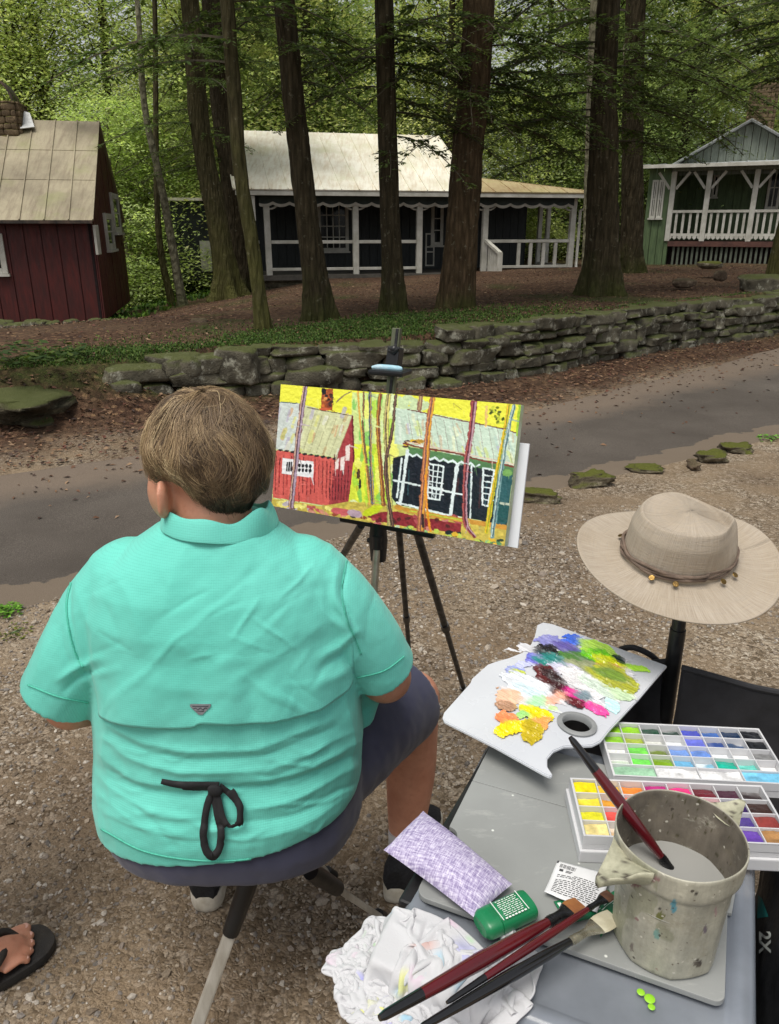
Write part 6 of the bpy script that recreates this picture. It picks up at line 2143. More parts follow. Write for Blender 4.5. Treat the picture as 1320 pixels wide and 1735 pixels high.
# left house
p.poly([(95, 372), (195, 378), (300, 405), (444, 432), (368, 618), (90, 582)], S(214, 216, 170), ang=-1.2)
p.poly([(95, 372), (210, 380), (180, 595), (90, 582)], S(208, 216, 210), ang=-1.1)
for _ in range(26):
    x = rp.uniform(110, 420); y = rp.uniform(400, 590)
    p.line([(x, y), (x - 12, y + rp.uniform(25, 50))], rp.uniform(8, 18), rp.choice([S(204, 180, 132), S(222, 222, 140), S(186, 180, 196), S(226, 226, 206), S(200, 200, 120), S(212, 172, 128)]), al=.8)
for i in range(7): p.line([(240 + i * 33, 425 + i * 3), (190 + i * 30, 590 + i * 4)], 2.5, S(150, 140, 100), al=.7)
p.line([(100, 373), (195, 378)], 4, S(60, 90, 100)); p.line([(240, 398), (440, 434)], 4, S(90, 80, 60))
p.poly([(92, 588), (368, 622), (440, 440), (447, 640), (425, 818), (335, 838), (85, 800)], S(212, 96, 88), ang=1.55, var=.13)
p.poly([(368, 622), (442, 438), (447, 640), (425, 818), (335, 838)], S(164, 62, 66), ang=1.5, var=.2)
p.line([(442, 438), (447, 640)], 7, S(110, 30, 40))
for i in range(16):
    x = 100 + i * 17.5; p.line([(x, rp.uniform(600, 640)), (x - 4, rp.uniform(740, 825))], rp.uniform(2, 4), S(110, 30, 36))
for _ in range(14):
    x = rp.uniform(100, 340); y = rp.uniform(620, 780); p.line([(x, y), (x - 2, y + 40)], 6, rp.choice([S(226, 120, 104), S(188, 52, 56)]), al=.7)
for i in range(7): p.line([(340 + i * 14, 660 + (i % 3) * 20), (338 + i * 13, 810)], 3, S(70, 22, 34))
for i in range(10): p.blob(120 + i * 27, 588 + i * 4.2, 11, 5, S(40, 36, 40))
p.poly([(128, 622), (268, 640), (266, 712), (126, 694)], S(236, 236, 238))
for i in range(3): p.poly([(146 + i * 9, 640), (153 + i * 9, 641), (152 + i * 9, 684), (145 + i * 9, 683)], S(24, 26, 34))
for i in range(4):
    for j in range(2): p.blob(204 + i * 16, 657 + j * 20 + i, 6.5, 8.5, S(24, 26, 34), rag=.1)
for q_ in ([(365, 640), (382, 622), (378, 672), (362, 674)], [(388, 622), (408, 615), (404, 676), (386, 678)], [(410, 570), (430, 560), (428, 634), (410, 636)]): p.poly(q_, S(238, 220, 214))
p.poly([(300, 405), (304, 316), (356, 312), (352, 410)], S(170, 84, 44), var=.25)
for _ in range(16): p.blob(rp.uniform(305, 350), rp.uniform(325, 400), 8, 6, rp.choice([S(210, 110, 50), S(70, 40, 34), S(224, 150, 80), S(130, 60, 40), S(30, 30, 34)]))
p.blob(314, 325, 11, 16, S(26, 26, 32)); p.blob(320, 404, 26, 6, S(208, 96, 60))
# right house
p.poly([(636, 400), (700, 405), (1110, 490), (1180, 512), (1162, 660), (1000, 628), (690, 566), (630, 560)], S(204, 224, 204), ang=1.2)
for _ in range(46):
    x = rp.uniform(650, 1160); y = 420 + (x - 650) * .17 + rp.uniform(0, 110)
    p.line([(x, y), (x + rp.uniform(0, 22), y + rp.uniform(30, 60))], rp.uniform(6, 15), rp.choice([S(224, 236, 220), S(188, 214, 200), S(208, 190, 160), S(196, 196, 214), S(212, 226, 140), S(230, 236, 200)]), al=.75)
for i in range(12): p.line([(690 + i * 40, 425 + i * 7), (715 + i * 40, 560 + i * 8)], 3, S(150, 140, 130), al=.7)
p.line([(690, 406), (880, 446), (1110, 492), (1178, 512)], 5, S(110, 60, 60))
for _ in range(12): p.blob(rp.uniform(670, 760), rp.uniform(540, 575), 14, 6, rp.choice([S(236, 240, 226), S(196, 150, 60), S(240, 200, 40), S(90, 60, 50)]))
p.poly([(622, 622), (690, 606), (1160, 690), (1130, 925), (640, 832), (618, 800)], S(26, 32, 42), ang=1.5, var=.25)
for _ in range(22):
    x = rp.uniform(640, 1120); y = 650 + (x - 640) * .15; p.line([(x, y + rp.uniform(0, 60)), (x - 8, y + rp.uniform(90, 150))], rp.uniform(3, 9), rp.choice([S(50, 84, 92), S(20, 24, 34), S(74, 40, 44), S(38, 60, 70)]), al=.8)
p.poly([(690, 572), (1010, 628), (1165, 664), (1160, 700), (1010, 668), (690, 606)], S(88, 132, 84), ang=.15)
p.line([(672, 558), (760, 580), (900, 600), (1000, 628), (1165, 662)], 9, S(128, 66, 52)); p.line([(680, 550), (1000, 616), (1165, 652)], 5, S(226, 200, 180))
zz = [(690 + i * 20, 604 + i * 3.3 + (10 if i % 2 else -4)) for i in range(17)]
p.line(zz, 8, S(226, 242, 240), straight=True)
W_ = S(226, 238, 238)
for a_, b_, w_ in (((688, 590), (655, 828), 14), ((910, 655), (880, 884), 15), ((662, 625), (640, 800), 8), ((625, 722), (950, 790), 8), ((640, 822), (985, 908), 9), ((975, 660), (968, 890), 7)): p.line([a_, b_], w_, W_)
for q_ in ([(782, 648), (850, 660), (832, 812), (778, 800)],): p.line(q_ + q_[:1], 8, W_, straight=True)
for i in range(1, 3): p.line([(782 + i * 22, 652), (778 + i * 18, 805)], 5, W_)
for i in range(1, 6): p.line([(780, 650 + i * 25), (846, 662 + i * 25)], 5, W_)
p.line([(1026, 668), (1076, 676), (1048, 838), (1022, 832), (1026, 668)], 8, W_, straight=True)
for i in range(1, 6): p.line([(1026, 672 + i * 27), (1072, 678 + i * 27)], 5, W_)
p.poly([(1100, 700), (1160, 700), (1125, 930), (1085, 920)], S(44, 92, 96), ang=1.5); p.poly([(1098, 830), (1148, 838), (1138, 915), (1092, 906)], S(34, 84, 84)); p.line([(1105, 826), (1150, 832)], 9, S(190, 200, 180)); p.blob(1135, 690, 22, 16, S(120, 170, 90))
# ground
p.poly([(60, 800), (300, 838), (430, 818), (500, 822), (640, 836), (985, 912), (1140, 925), (1130, 1040), (600, 940), (60, 850)], S(206, 186, 84), var=.2)
for _ in range(30): p.blob(rp.uniform(90, 500), 0, 1, 1, YEL)
for _ in range(40):
    x = rp.uniform(90, 640); y = 822 + (x - 80) * .14 + rp.uniform(-12, 18)
    p.blob(x, y, rp.uniform(9, 26), rp.uniform(5, 13), rp.choice([S(226, 206, 90), S(150, 74, 50), S(208, 140, 120), S(60, 54, 50), S(200, 190, 200), S(236, 228, 130), S(190, 90, 90)]), rp.uniform(-.4, .6), var=.2)
p.blob(390, 862, 48, 16, S(204, 96, 100), .2); p.blob(452, 872, 36, 18, S(186, 160, 176), .3); p.blob(530, 858, 46, 18, S(206, 220, 40), -.4); p.blob(548, 878, 30, 10, S(150, 190, 50), -.3)
p.poly([(510, 888), (560, 866), (640, 862), (720, 882), (930, 918), (925, 958), (770, 945), (600, 915)], S(142, 46, 54), var=.25)
for _ in range(24): p.blob(rp.uniform(520, 920), rp.uniform(885, 945), rp.uniform(8, 24), rp.uniform(5, 12), rp.choice([S(176, 80, 84), S(110, 34, 44), S(204, 130, 120), S(90, 40, 40)]), rp.uniform(-.3, .6))
p.line([(640, 842), (760, 872), (960, 905), (1130, 935)], 20, S(208, 150, 60)); p.line([(700, 860), (950, 905)], 7, S(190, 200, 70))
for _ in range(46):
    x = rp.uniform(640, 1120); y = 925 + (x - 640) * .15 + rp.uniform(-4, 28)
    p.blob(x, y, rp.uniform(7, 20), rp.uniform(5, 12), rp.choice([S(40, 66, 50), S(150, 200, 130), S(196, 216, 90), S(90, 140, 90), S(236, 190, 60), S(30, 40, 44), S(200, 226, 190)]), rp.uniform(-.5, .5))
# trunks
def trunk(pts, w, cols, w1=None):
    p.line(pts, w, cols[0], w1)
    for k, c_ in enumerate(cols[1:]):
        f = (k + 1) / len(cols) - .5
        p.line([(x + f * w, y) for x, y in pts], w * .3, c_, (w1 or w) * .3)
trunk([(232, 296), (205, 480), (190, 620), (166, 845)], 22, [S(130, 96, 92), S(206, 170, 150), S(90, 66, 80), S(176, 156, 176)], 26)
trunk([(466, 325), (478, 480), (500, 650), (518, 830)], 8, [S(214, 150, 70), S(240, 210, 90)])
trunk([(492, 330), (490, 500), (508, 660), (530, 830)], 9, [S(90, 70, 60), S(170, 120, 80)])
trunk([(520, 332), (522, 520), (524, 660), (534, 820)], 14, [S(120, 124, 140), S(60, 60, 70), S(196, 160, 90)])
trunk([(566, 340), (556, 470), (566, 640), (580, 830)], 16, [S(150, 96, 56), S(200, 140, 60), S(120, 70, 50)], 20)
trunk([(604, 340), (592, 480), (600, 680), (612, 930)], 22, [S(150, 150, 90), S(196, 180, 120), S(110, 96, 70), S(226, 214, 120)], 26)
trunk([(636, 342), (616, 520), (588, 680), (622, 930)], 13, [S(74, 56, 54), S(130, 96, 80)], 16)
trunk([(800, 356), (778, 520), (766, 680), (746, 945)], 24, [S(164, 102, 70), S(214, 140, 90), S(130, 84, 84), S(224, 160, 60)], 34)
p.line([(768, 700), (775, 850), (790, 950)], 9, S(236, 150, 40)); p.line([(755, 880), (758, 930)], 12, S(60, 44, 44))
trunk([(748, 345), (740, 405)], 22, [S(150, 110, 90), S(196, 170, 120)])
trunk([(986, 374), (970, 520), (950, 660), (946, 900), (985, 972)], 28, [S(142, 62, 66), S(176, 90, 86), S(100, 44, 60), S(190, 150, 160)], 18)
trunk([(1140, 386), (1112, 560), (1072, 760), (1040, 955)], 15, [S(210, 200, 40), S(240, 190, 50), S(150, 150, 40)], 18)
trunk([(1164, 390), (1130, 540), (1095, 760), (1066, 975)], 16, [S(120, 160, 160), S(196, 216, 206), S(80, 110, 120)], 20)
p.line([(1190, 392), (1180, 520)], 14, S(160, 200, 50))
for _ in range(22): p.blob(rp.uniform(1060, 1120), rp.uniform(395, 470), 9, 6, rp.choice([S(120, 130, 30), S(200, 210, 60), S(70, 84, 30)]), rp.uniform(-1, 1))
p.line([(372, 372), (400, 345), (436, 326)], 5, S(130, 110, 90)); p.line([(895, 380), (930, 405)], 4, S(180, 170, 60)); p.line([(1042, 395), (1038, 480)], 12, S(236, 196, 120))
for _ in range(9): p.blob(rp.uniform(455, 475), rp.uniform(650, 760), 6, 14, rp.choice([S(40, 40, 40), S(90, 60, 40), S(200, 200, 60)]))
for _ in range(150):       # loose pale dabs over everything but the dark walls
    x, y = rp.uniform(100, 1190), rp.uniform(300, 940)
    ii = np.unravel_index(np.argmin((X - x) ** 2 + (Y - y) ** 2), X.shape)
    cc_ = p.c[ii]; br_ = cc_.mean()
    col = np.clip(cc_ * rp.uniform(.8, 1.15) + (.10 if br_ > .25 else .02) * rp.random(), 0, .9)
    an = rp.choice([1.35, 1.5, 1.7, .2]) + rp.uniform(-.2, .2); L_ = rp.uniform(12, 46)
    p.line([(x, y), (x + L_ * math.cos(an), y + L_ * math.sin(an))], rp.uniform(4, 12), col, 3, al=.7)
Nf = (TRc - TLc).cross(BLc - TLc).normalized()
if Nf.dot(TLc - Vector((0, 0, CAM_H))) > 0: Nf = -Nf
hgt = .0006 * vnoise(n3(X, Y), .09, 3, 5) + .0004 * vnoise(n3(X, Y), .35, 2, 9)
Vc = Pc + np.array(Nf) * hgt[..., None]
M_canvas = attr_mat('wet acrylic on canvas', .38, .15, 900, .45, bdist=.0004)
pt = empty('painting', (BLc + BRc) / 2, 'bright canvas painting of the red cabin and dark porch cabin held on the easel', 'painting')
mesh_np('painted_canvas', Vc.reshape(-1, 3), grid_faces(nu, nv), M_canvas, pt, True, p.c.reshape(-1, 3))
dep = -Nf * .019
M_cedge = pm('paint marked canvas edge', S(206, 210, 190), S(160, 186, 150), 18, .7, .2, 300, dirt=S(150, 150, 90), dscale=25, damt=.7)
mb = MB(); mb.prism([TLc - Nf * .0012, TRc - Nf * .0012, BRc - Nf * .0012, BLc - Nf * .0012], dep); mb.build('stretcher', M_cedge, pt)
# white panel standing behind the canvas
bk = [v - Nf * .027 for v in PW]
ex = (TRc - TLc).normalized(); eyv = (BLc - TLc).normalized()
c0 = at_d(897, 752, 1.0); 
def on_plane(px_, py_, off):
    d = ray(px_, py_); o = Vector((0, 0, CAM_H)); q = TLc - Nf * off
    return o + d * ((q - o).dot(Nf) / d.dot(Nf))
w0, w1_ = on_plane(897, 752, .026), on_plane(877, 929, .026)
sft = ex * -.40
mb = MB(); mb.prism([w0, w1_, w1_ + sft, w0 + sft], -Nf * .006)
o = mb.build('panel', pm('white painting panel', S(232, 234, 238), S(220, 222, 228), 5, .5), bevel=.0008)
tag(o, 'blank white panel tucked behind the painting, its right edge showing', 'panel')

# easel
ec = on_plane(655, 800, .05)
easel = empty('easel', (ec.x, ec.y + .12, 0), 'folding metal field easel with black tripod legs holding the painting', 'easel')
M_blackm = pm('black painted aluminium', S(30, 30, 32), S(20, 20, 22), 20, .45, .1, 200, dirt=S(150, 150, 150), dscale=40, damt=.25, metal=.2)
M_alu = pm('bare aluminium', S(176, 172, 158), S(150, 146, 132), 30, .35, .1, 200, metal=.8)
M_plast = pm('black plastic', S(26, 27, 28), S(20, 20, 22), 20, .4)
M_mast = pm('greenish anodised mast', S(112, 116, 92), S(90, 94, 74), 20, .45, metal=.5)
mt, mbm = on_plane(673, 556, .045), on_plane(640, 885, .045)
mb = MB(); mb.bar(mt, mbm, .020, .012, up=tuple(Nf)); ms_ = mb.build('mast', M_mast, easel, bevel=.002)
mb = MB(); a_ = on_plane(676, 556, .038); 
mb.bar(on_plane(673.5, 557, .0385), on_plane(661, 668, .0385), .006, .003, up=tuple(Nf)); mb.build('groove', M_blackm, ms_)
k0 = on_plane(669, 602, .040)
mb = MB(); mb.bar(on_plane(671, 588, .042), on_plane(667, 620, .042), .030, .026, up=tuple(Nf)); cl = mb.build('top_clamp', M_plast, easel, bevel=.003)
mb = MB(); mb.tube([on_plane(658, 594, .03), on_plane(668, 597, .03), on_plane(676, 590, .03)], [.003, .007, .005], 10); mb.ell(on_plane(668, 592, .03), (.009, .008, .009)); mb.build('knob', M_plast, cl, True)
a_, b_ = on_plane(632, 628, .02), on_plane(690, 632, .02)
mb = MB(); mb.bar(a_, b_, .050, .012, up=tuple(Vector((0, 0, 1)))); hl = mb.build('canvas_holder', M_plast, easel, bevel=.004)
up = Vector((0, 0, 1))
mb = MB(); P_ = catmull([a_ + up * .0075 - ex * .002, a_ * .7 + b_ * .3 + up * .0085, a_ * .3 + b_ * .7 + up * .008, b_ + up * .0075 - ex * .012], 12)
mb.tube(P_, [.003, .005, .0065, .007, .007, .007, .007, .007, .0065, .0065, .006, .005, .003], 10); 
o = mb.build('painted_edge', pm('pale blue dried paint', S(150, 196, 212), S(186, 212, 222), 60, .5, .4, 120), hl, True)
for v in o.data.vertices: pass
a_, b_ = on_plane(470, 861, .012) - up * .004, on_plane(846, 928, .012) - up * .004
mb = MB(); mb.bar(a_ + ex * .16 - Nf * .03, b_ - ex * .16 - Nf * .03, .016, .010); mb.build('lower_tray', M_plast, easel, bevel=.003)
hub = on_plane(641, 915, .06)
mb = MB(); mb.tube([hub + up * .06, hub + up * .0, hub - up * .05], [.016, .022, .018], 14); mb.build('hub', M_plast, easel, True)


def leg_to(name, top_px, foot_px, off, r0, r1, mat, foot_z=.0, split=None):
    t = on_plane(top_px[0], top_px[1], off); f = at_z(foot_px[0], foot_px[1], foot_z)
    mb = MB(); mb.tube([t, t.lerp(f, .5), t.lerp(f, .5), f], [r0, r0, r1, r1], 12)
    l = mb.build(name, mat, easel, True)
    mb = MB(); d = (t - f).normalized(); mb.tube([f + d * .03, f - d * .004], [r1 * 1.5, r1 * 1.7], 10); mb.build('rubber_foot', M_plast, l, True)
    c_ = t.lerp(f, .5); mb = MB(); mb.tube([c_ + d * .02, c_ - d * .02], r0 * 1.35, 12); mb.build('lock_collar', M_plast, l, True)
    return l


leg_to('leg', (706, 900), (786, 1168), .07, .0095, .008, M_blackm)
leg_to('leg', (676, 896), (697, 1146), .10, .008, .007, M_blackm, .0)
leg_to('leg', (612, 890), (520, 1040), .10, .0095, .008, M_blackm)
t = on_plane(641, 893, .05); f = on_plane(634, 1005, .05)
mb = MB(); mb.tube([t, f], .0085, 12); mb.build('centre_column', M_alu, easel, True)
mb = MB(); q_ = t.lerp(f, .22); mb.tube([q_ + up * .016, q_ - up * .016], .014, 12); mb.tube([q_, q_ - ex * .025], [.005, .006], 8); mb.build('knob', M_plast, easel, True)

# camp stool under the painter
st = empty('camp_stool', (-.26, 1.2, 0), 'tripod camp stool with grey metal legs and black sleeves under the painter', 'stool')
hubp = Vector((-.245, 1.19, .235))
tops = [at_y(424, 1486, 1.09), at_y(530, 1478, 1.17), Vector((-.38, 1.33, .395))]
feet = [at_z(312, 1800, 0), at_z(648, 1556, 0), Vector((-.14, 1.46, 0))]
M_legm = pm('scratched grey aluminium', S(186, 182, 172), S(156, 150, 138), 40, .38, .1, 300, metal=.25, stretch=(1, 1, .2))
for k, (t, f) in enumerate(zip(tops, feet)):
    d = (f - t).normalized()
    mb = MB(); mb.bar(t, f, .024, .014, up=(0, 1, 0) if k == 0 else (0, 0, 1)); l = mb.build('leg', M_legm, st, bevel=.004)
    e = t + d * .12
    mb = MB(); mb.tube([t - d * .01, t + d * .02, e - d * .01, e], [.017, .018, .016, .0155], 12); mb.build('sleeve', M_plast, l, True)
    mb = MB(); mb.tube([f - d * .03, f], [.015, .016], 10); mb.build('rubber_foot', M_plast, l, True)
mb = MB(); tp = [Vector((t.x, t.y, .402)) for t in tops]
ctr = sum(tp, Vector()) / 3
mb.prism([ctr + (t - ctr) * 1.12 for t in tp], (0, 0, .006)); mb.build('seat', M_tie, st, bevel=.003)
# ------------------------------------------------------------------ the work table: tote, board and tools
TZ = .700                                    # top of the grey board
O2 = at_z(703, 1516, TZ); O2.z = 0
c1 = at_z(1228, 1702, TZ); c1.z = 0
e1 = (c1 - O2).normalized(); e2 = Vector((-e1.y, e1.x, 0))
BW = (c1 - O2).length
def tp_(a, b, z=0.0): return O2 + e1 * a + e2 * b + Vector((0, 0, z))
angT = math.atan2(e1.y, e1.x)
RT = Matrix.Rotation(angT, 3, 'Z')


def rrect(a0, a1, b0, b1, r, z, n=8):
    out = []
    for cx_, cy_, s0 in ((a1 - r, b1 - r, 0), (a0 + r, b1 - r, PI / 2), (a0 + r, b0 + r, PI), (a1 - r, b0 + r, 1.5 * PI)):
        for k in range(n + 1):
            t = s0 + PI / 2 * k / n
            out.append(tp_(cx_ + r * math.cos(t), cy_ + r * math.sin(t), z))
    return out


# camp chair carrying everything
chair = empty('camp_chair', tp_(.22, .2, 0), 'black folding camp chair under the tote with its tall left upright carrying the hat', 'chair')
M_fab = pm('black nylon', S(38, 38, 42), S(26, 26, 29), 20, .7, .3, 700, .001, sheen=.1)
M_frame = pm('black steel tube', S(34, 34, 35), S(24, 24, 25), 30, .4, .1, 300)
pole_b = at_y(1138, 1140, 1.262)
px_, py_ = pole_b.x, pole_b.y
mb = MB(); mb.tube([(px_, py_, .0), (px_, py_, .93)], .0125, 14); mb.tube([(px_, py_, .55), (px_, py_, .80)], .0145, 14); mb.build('upright', M_frame, chair, True)
pr = Vector((px_ + .46, py_ - .10, 0))
mb = MB(); mb.tube([pr, pr + Vector((0, 0, .78))], .0125, 14); mb.build('upright', M_frame, chair, True)
nu, nv = 60, 24
V = []
for i in range(nu):
    s = i / (nu - 1)
    for j in range(nv):
        t = j / (nv - 1)
        b_ = Vector((px_, py_ - .012, 0)).lerp(pr, s)
        zt = .735 + .012 * (abs(2 * s - 1) ** 2) - .012 * math.sin(PI * s)
        z = zt - t * .36
        bow = -.05 * math.sin(PI * s) * (.4 + t) + .020 * abs(math.sin(13 * s + 4 * t)) * (.15 + t) + .014 * math.sin(9 * s - 9 * t + 1.0) * (.2 + t)
        V.append((b_.x, b_.y - .03 + bow * .9, z))
o = mesh_np('backrest', V, grid_faces(nu, nv), M_fab, chair); o.modifiers.new('t', 'SOLIDIFY').thickness = .004
hemt = [Vector(V[i * nv]) + Vector((0, -.002, -.004)) for i in range(nu)]
mb = MB(); mb.tube(hemt, .006, 8); mb.build('hem', M_fab, o, True)
# left arm panel curving from the upright to the arm rail
A0, A1 = at_z(850, 1256, .690), at_z(694, 1528, .680)
nu = 50
V = []
pth = catmull([(px_ - .005, py_ + .004, .735), (px_ - .06, py_ + .02, .715), (px_ - .16, py_ + .0, .68), tuple(A0 + Vector((.05, .04, 0))), tuple(A0)], nu - 1)
for i, q in enumerate(pth):
    for j in range(16):
        t = j / 15
        V.append((q.x + .012 * math.sin(8 * t + i * .25), q.y - .03 * t, q.z - t * .30))
o = mesh_np('arm_panel', V, grid_faces(nu, 16), M_fab, chair); o.modifiers.new('t', 'SOLIDIFY').thickness = .004
V = []
for i in range(40):
    q = A0.lerp(A1, i / 39)
    for j in range(14):
        t = j / 13
        V.append((q.x + .012 + .012 * math.sin(6 * t + i * .2), q.y, q.z - .01 - t * .24))
o = mesh_np('arm_panel', V, grid_faces(40, 14), M_fab, chair); o.modifiers.new('t', 'SOLIDIFY').thickness = .004
mb = MB(); mb.bar(A0 + (A0 - A1) * .06, A1 - (A0 - A1) * .03, .024, .016); ar = mb.build('arm_rail', M_frame, chair, bevel=.004)
for q in (A0, A1):
    mb = MB(); mb.tube([Vector((q.x + .01, q.y, q.z)), Vector((q.x + .02, q.y, .0))], .011, 12); mb.build('leg', M_frame, chair, True)
mb = MB(); mb.tube([tp_(.46, -.05, .0), tp_(.46, -.05, .40)], .011, 12); mb.build('leg', M_frame, chair, True)
mb = MB(); mb.prism(rrect(-.06, .50, -.115, .5, .03, .385), (0, 0, .008)); mb.build('seat', M_fab, chair)
mb = MB(); mb.tube(catmull([at_z(1052, 1100, .72), at_z(1072, 1097, .735), at_z(1096, 1106, .73), at_z(1112, 1118, .715), at_z(1130, 1140, .70)], 14), [.006] * 15, 10); mb.build('carry_strap', M_fab, chair, True)

# hat hung on the upright
hat = empty('sun_hat', (px_, py_, .93), 'pale woven wide-brimmed sun hat with gold discs on its band, hung on a black pole', 'hat')
hc_ = at_d(1148, 941, 1.405)
MH = Matrix.Translation(hc_) @ Matrix.Rotation(math.radians(13), 4, 'X') @ Matrix.Rotation(math.radians(2), 4, 'Y') @ Matrix.Rotation(math.radians(12), 4, 'Z')
n = 160
prof = []
for k in range(26): prof.append(('b', k / 25))
for k in range(1, 34): prof.append(('c', k / 33))
V, uvs = [], []
for i in range(n):
    t = 2 * PI * i / n
    ct, sn = math.cos(t), math.sin(t)
    for kind, s in prof:
        if kind == 'b':
            a_ = .183 + (.102 - .183) * s; b_ = .176 + (.086 - .176) * s
            x, y = a_ * ct, b_ * sn
            k = 1 - s
            z = .0 + k ** 1.6 * (.016 * ct * ct * (1 if ct > 0 else .35) - .014 * sn * sn) + .004 * k * math.sin(3 * t + .6) - .010 * s * (1 - s) * 2
        else:
            h = min(1, s * 1.45)
            w = 1 if s < .69 else max(0.0, math.cos((s - .69) / .31 * PI / 2)) ** .8
            q = (1 - .07 * h ** 1.5)
            rnd = 1 - .13 * smooth(.48, .74, s)
            x, y = .102 * ct * q * w * rnd, .086 * sn * q * w * rnd
            z = .112 * (h - .14 * smooth(.52, .72, s) * 0) ** 1.0
            z = .108 * float(smooth(0, .80, s)) ** .75 * .80
            z += .012 * (1 - (x / .1) ** 2) * smooth(.6, 1, s)
            # pinch of the front (right hand side) and a hollow in the top
            fr_ = float(smooth(.0, .095, x))
            y *= 1 - .50 * fr_ ** 1.3 * smooth(.22, .62, s)
            z -= .020 * smooth(.62, .8, s) * np.exp(-((y) / .016) ** 2) * smooth(-.005, .05, x)
            z -= .016 * fr_ * smooth(.5, .8, s)
            z += .010 * np.exp(-((s - .66) / .08) ** 2) * (1 - fr_ * .4)
            z -= .010 * np.exp(-((x + .055) / .03) ** 2) * smooth(.7, 1, s)
        p3 = MH @ Vector((x, y, float(z)))
        V.append(tuple(p3)); uvs.append((t / (2 * PI), (s if kind == 'b' else 1 + s)))
hm, nt, bs, out = newmat('woven straw cloth')
uvn = node(nt, 'ShaderNodeUVMap', uv_map='UVMap')
mp = node(nt, 'ShaderNodeMapping'); mp.inputs['Scale'].default_value = (420, 2.0, 1); nt.links.new(uvn.outputs[0], mp.inputs[0])
n1 = noise_tex(nt, mp.outputs[0], 1.0, 3, .6)
mp2 = node(nt, 'ShaderNodeMapping'); mp2.inputs['Scale'].default_value = (18, 50, 1); nt.links.new(uvn.outputs[0], mp2.inputs[0])
n2 = noise_tex(nt, mp2.outputs[0], 1.0, 3, .6)
c = ramp(nt, n1, [(.26, S(150, 138, 124)), (.48, S(168, 157, 142)), (.72, S(184, 174, 160))])
c = mixc(nt, ramp(nt, n2, [(.35, .0), (.7, .5)]), c, S(184, 168, 146))
co = coords(nt)
c = mixc(nt, ramp(nt, noise_tex(nt, co, 9, 5), [(.4, .0), (.7, .35)]), c, S(150, 134, 110))
nt.links.new(c, bs.inputs['Base Color']); bs.inputs['Roughness'].default_value = .85; bs.inputs['Specular IOR Level'].default_value = .2
set_bump(nt, bs, mixc(nt, .4, n1, n2), .7, .003)
mesh_np('hat_body', V, grid_faces(n, len(prof), wrap_u=True), hm, hat, True, uv=uvs).modifiers.new('t', 'SOLIDIFY').thickness = .0022
M_cord = pm('taupe cord', S(120, 102, 88), S(92, 78, 68), 60, .8, .4, 400, .001)
mb = MB()
for dz, ph in ((.010, 0), (.015, 2), (.0195, 4)):
    ring = [MH @ Vector(((.1045 + .0012 * math.sin(9 * t + ph)) * math.cos(t), (.0885 + .0012 * math.sin(9 * t + ph)) * math.sin(t) * (1 - .05 * (math.cos(t) > 0)), dz + .002 * math.sin(6 * t + ph))) for t in np.linspace(0, 2 * PI, 121)]
    mb.tube(ring, .0029, 8, cap=False)
hbnd = mb.build('hat_band', M_cord, hat, True)
M_gold = pm('old gold discs', S(140, 112, 60), S(92, 72, 40), 60, .35, .2, 300, metal=.85)
for cpx, cpy in ((1040, 905), (1102, 981), (1145, 980), (1195, 966), (1211, 961), (1241, 905), (1237, 925)):
    d = (MH.inverted() @ Vector((0, 0, CAM_H))); dr = (MH.inverted().to_3x3() @ ray(cpx, cpy))
    q = d + dr * ((.006 - d.z) / dr.z)
    a_ = math.atan2(q.y / .0885, q.x / .1045)
    q.x, q.y, q.z = (.1045 + .0085) * math.cos(a_), (.0885 + .0085) * math.sin(a_), .0075
    mb = MB(); Mx = MH @ Matrix.Translation(q) @ Matrix.Rotation(a_, 4, 'Z') @ Matrix.Rotation(.45, 4, 'Y')
    mb.lathe([(0, -.0007), (.0050, -.0007), (.0056, 0), (.0050, .0007), (0, .0007)], 16, M=Mx); mb.build('gold_disc', M_gold, hbnd, True)

# translucent tote
tote = empty('storage_tote', tp_(.2, .2, .393), 'clear plastic storage tote with a milky lid standing on the camp chair', 'box')
tm, nt, bs, out = newmat('milky clear plastic')
co = coords(nt)
c = ramp(nt, noise_tex(nt, co, 6, 5), [(.3, S(150, 157, 168)), (.7, S(180, 187, 196))])
nt.links.new(c, bs.inputs['Base Color']); bs.inputs['Roughness'].default_value = .16; bs.inputs['Specular IOR Level'].default_value = .6
tr = node(nt, 'ShaderNodeBsdfTransparent'); tr.inputs[0].default_value = (.80, .84, .90, 1)
mx = node(nt, 'ShaderNodeMixShader'); nt.links.new(ramp(nt, noise_tex(nt, co, 11, 5), [(.3, .46), (.7, .60)]), mx.inputs[0])
nt.links.new(tr.outputs[0], mx.inputs[1]); nt.links.new(bs.outputs[0], mx.inputs[2]); nt.links.new(mx.outputs[0], out.inputs[0])
set_bump(nt, bs, noise_tex(nt, co, 9, 2), .06, .004)
a0, a1, b0, b1 = -.012, .402, -.100, .40
mb = MB()
mb.rings([rrect(a0 + .055, a1 - .055, b0 + .055, b1 - .055, .04, .400), rrect(a0 + .03, a1 - .03, b0 + .03, b1 - .03, .05, .655), rrect(a0 + .012, a1 - .012, b0 + .012, b1 - .012, .055, .657), rrect(a0 + .012, a1 - .012, b0 + .012, b1 - .012, .055, .672)], cap=False)
mb.build('bin', tm, tote, True)
mb = MB()
mb.rings([rrect(a0 + d_, a1 - d_, b0 + d_, b1 - d_, .06 - d_ * .6, z_, 12) for d_, z_ in ((.004, .658), (.001, .661), (0, .668), (.0, .676), (.002, .682), (.006, .687), (.011, .6895), (.017, .6902), (.023, .689), (.028, .6865), (.032, .684))], cap=False)
top_ = rrect(a0 + .032, a1 - .032, b0 + .032, b1 - .032, .06 - .032 * .6, .684, 12); mb.add(top_, [tuple(range(len(top_)))])
ld = mb.build('lid', tm, tote, True)
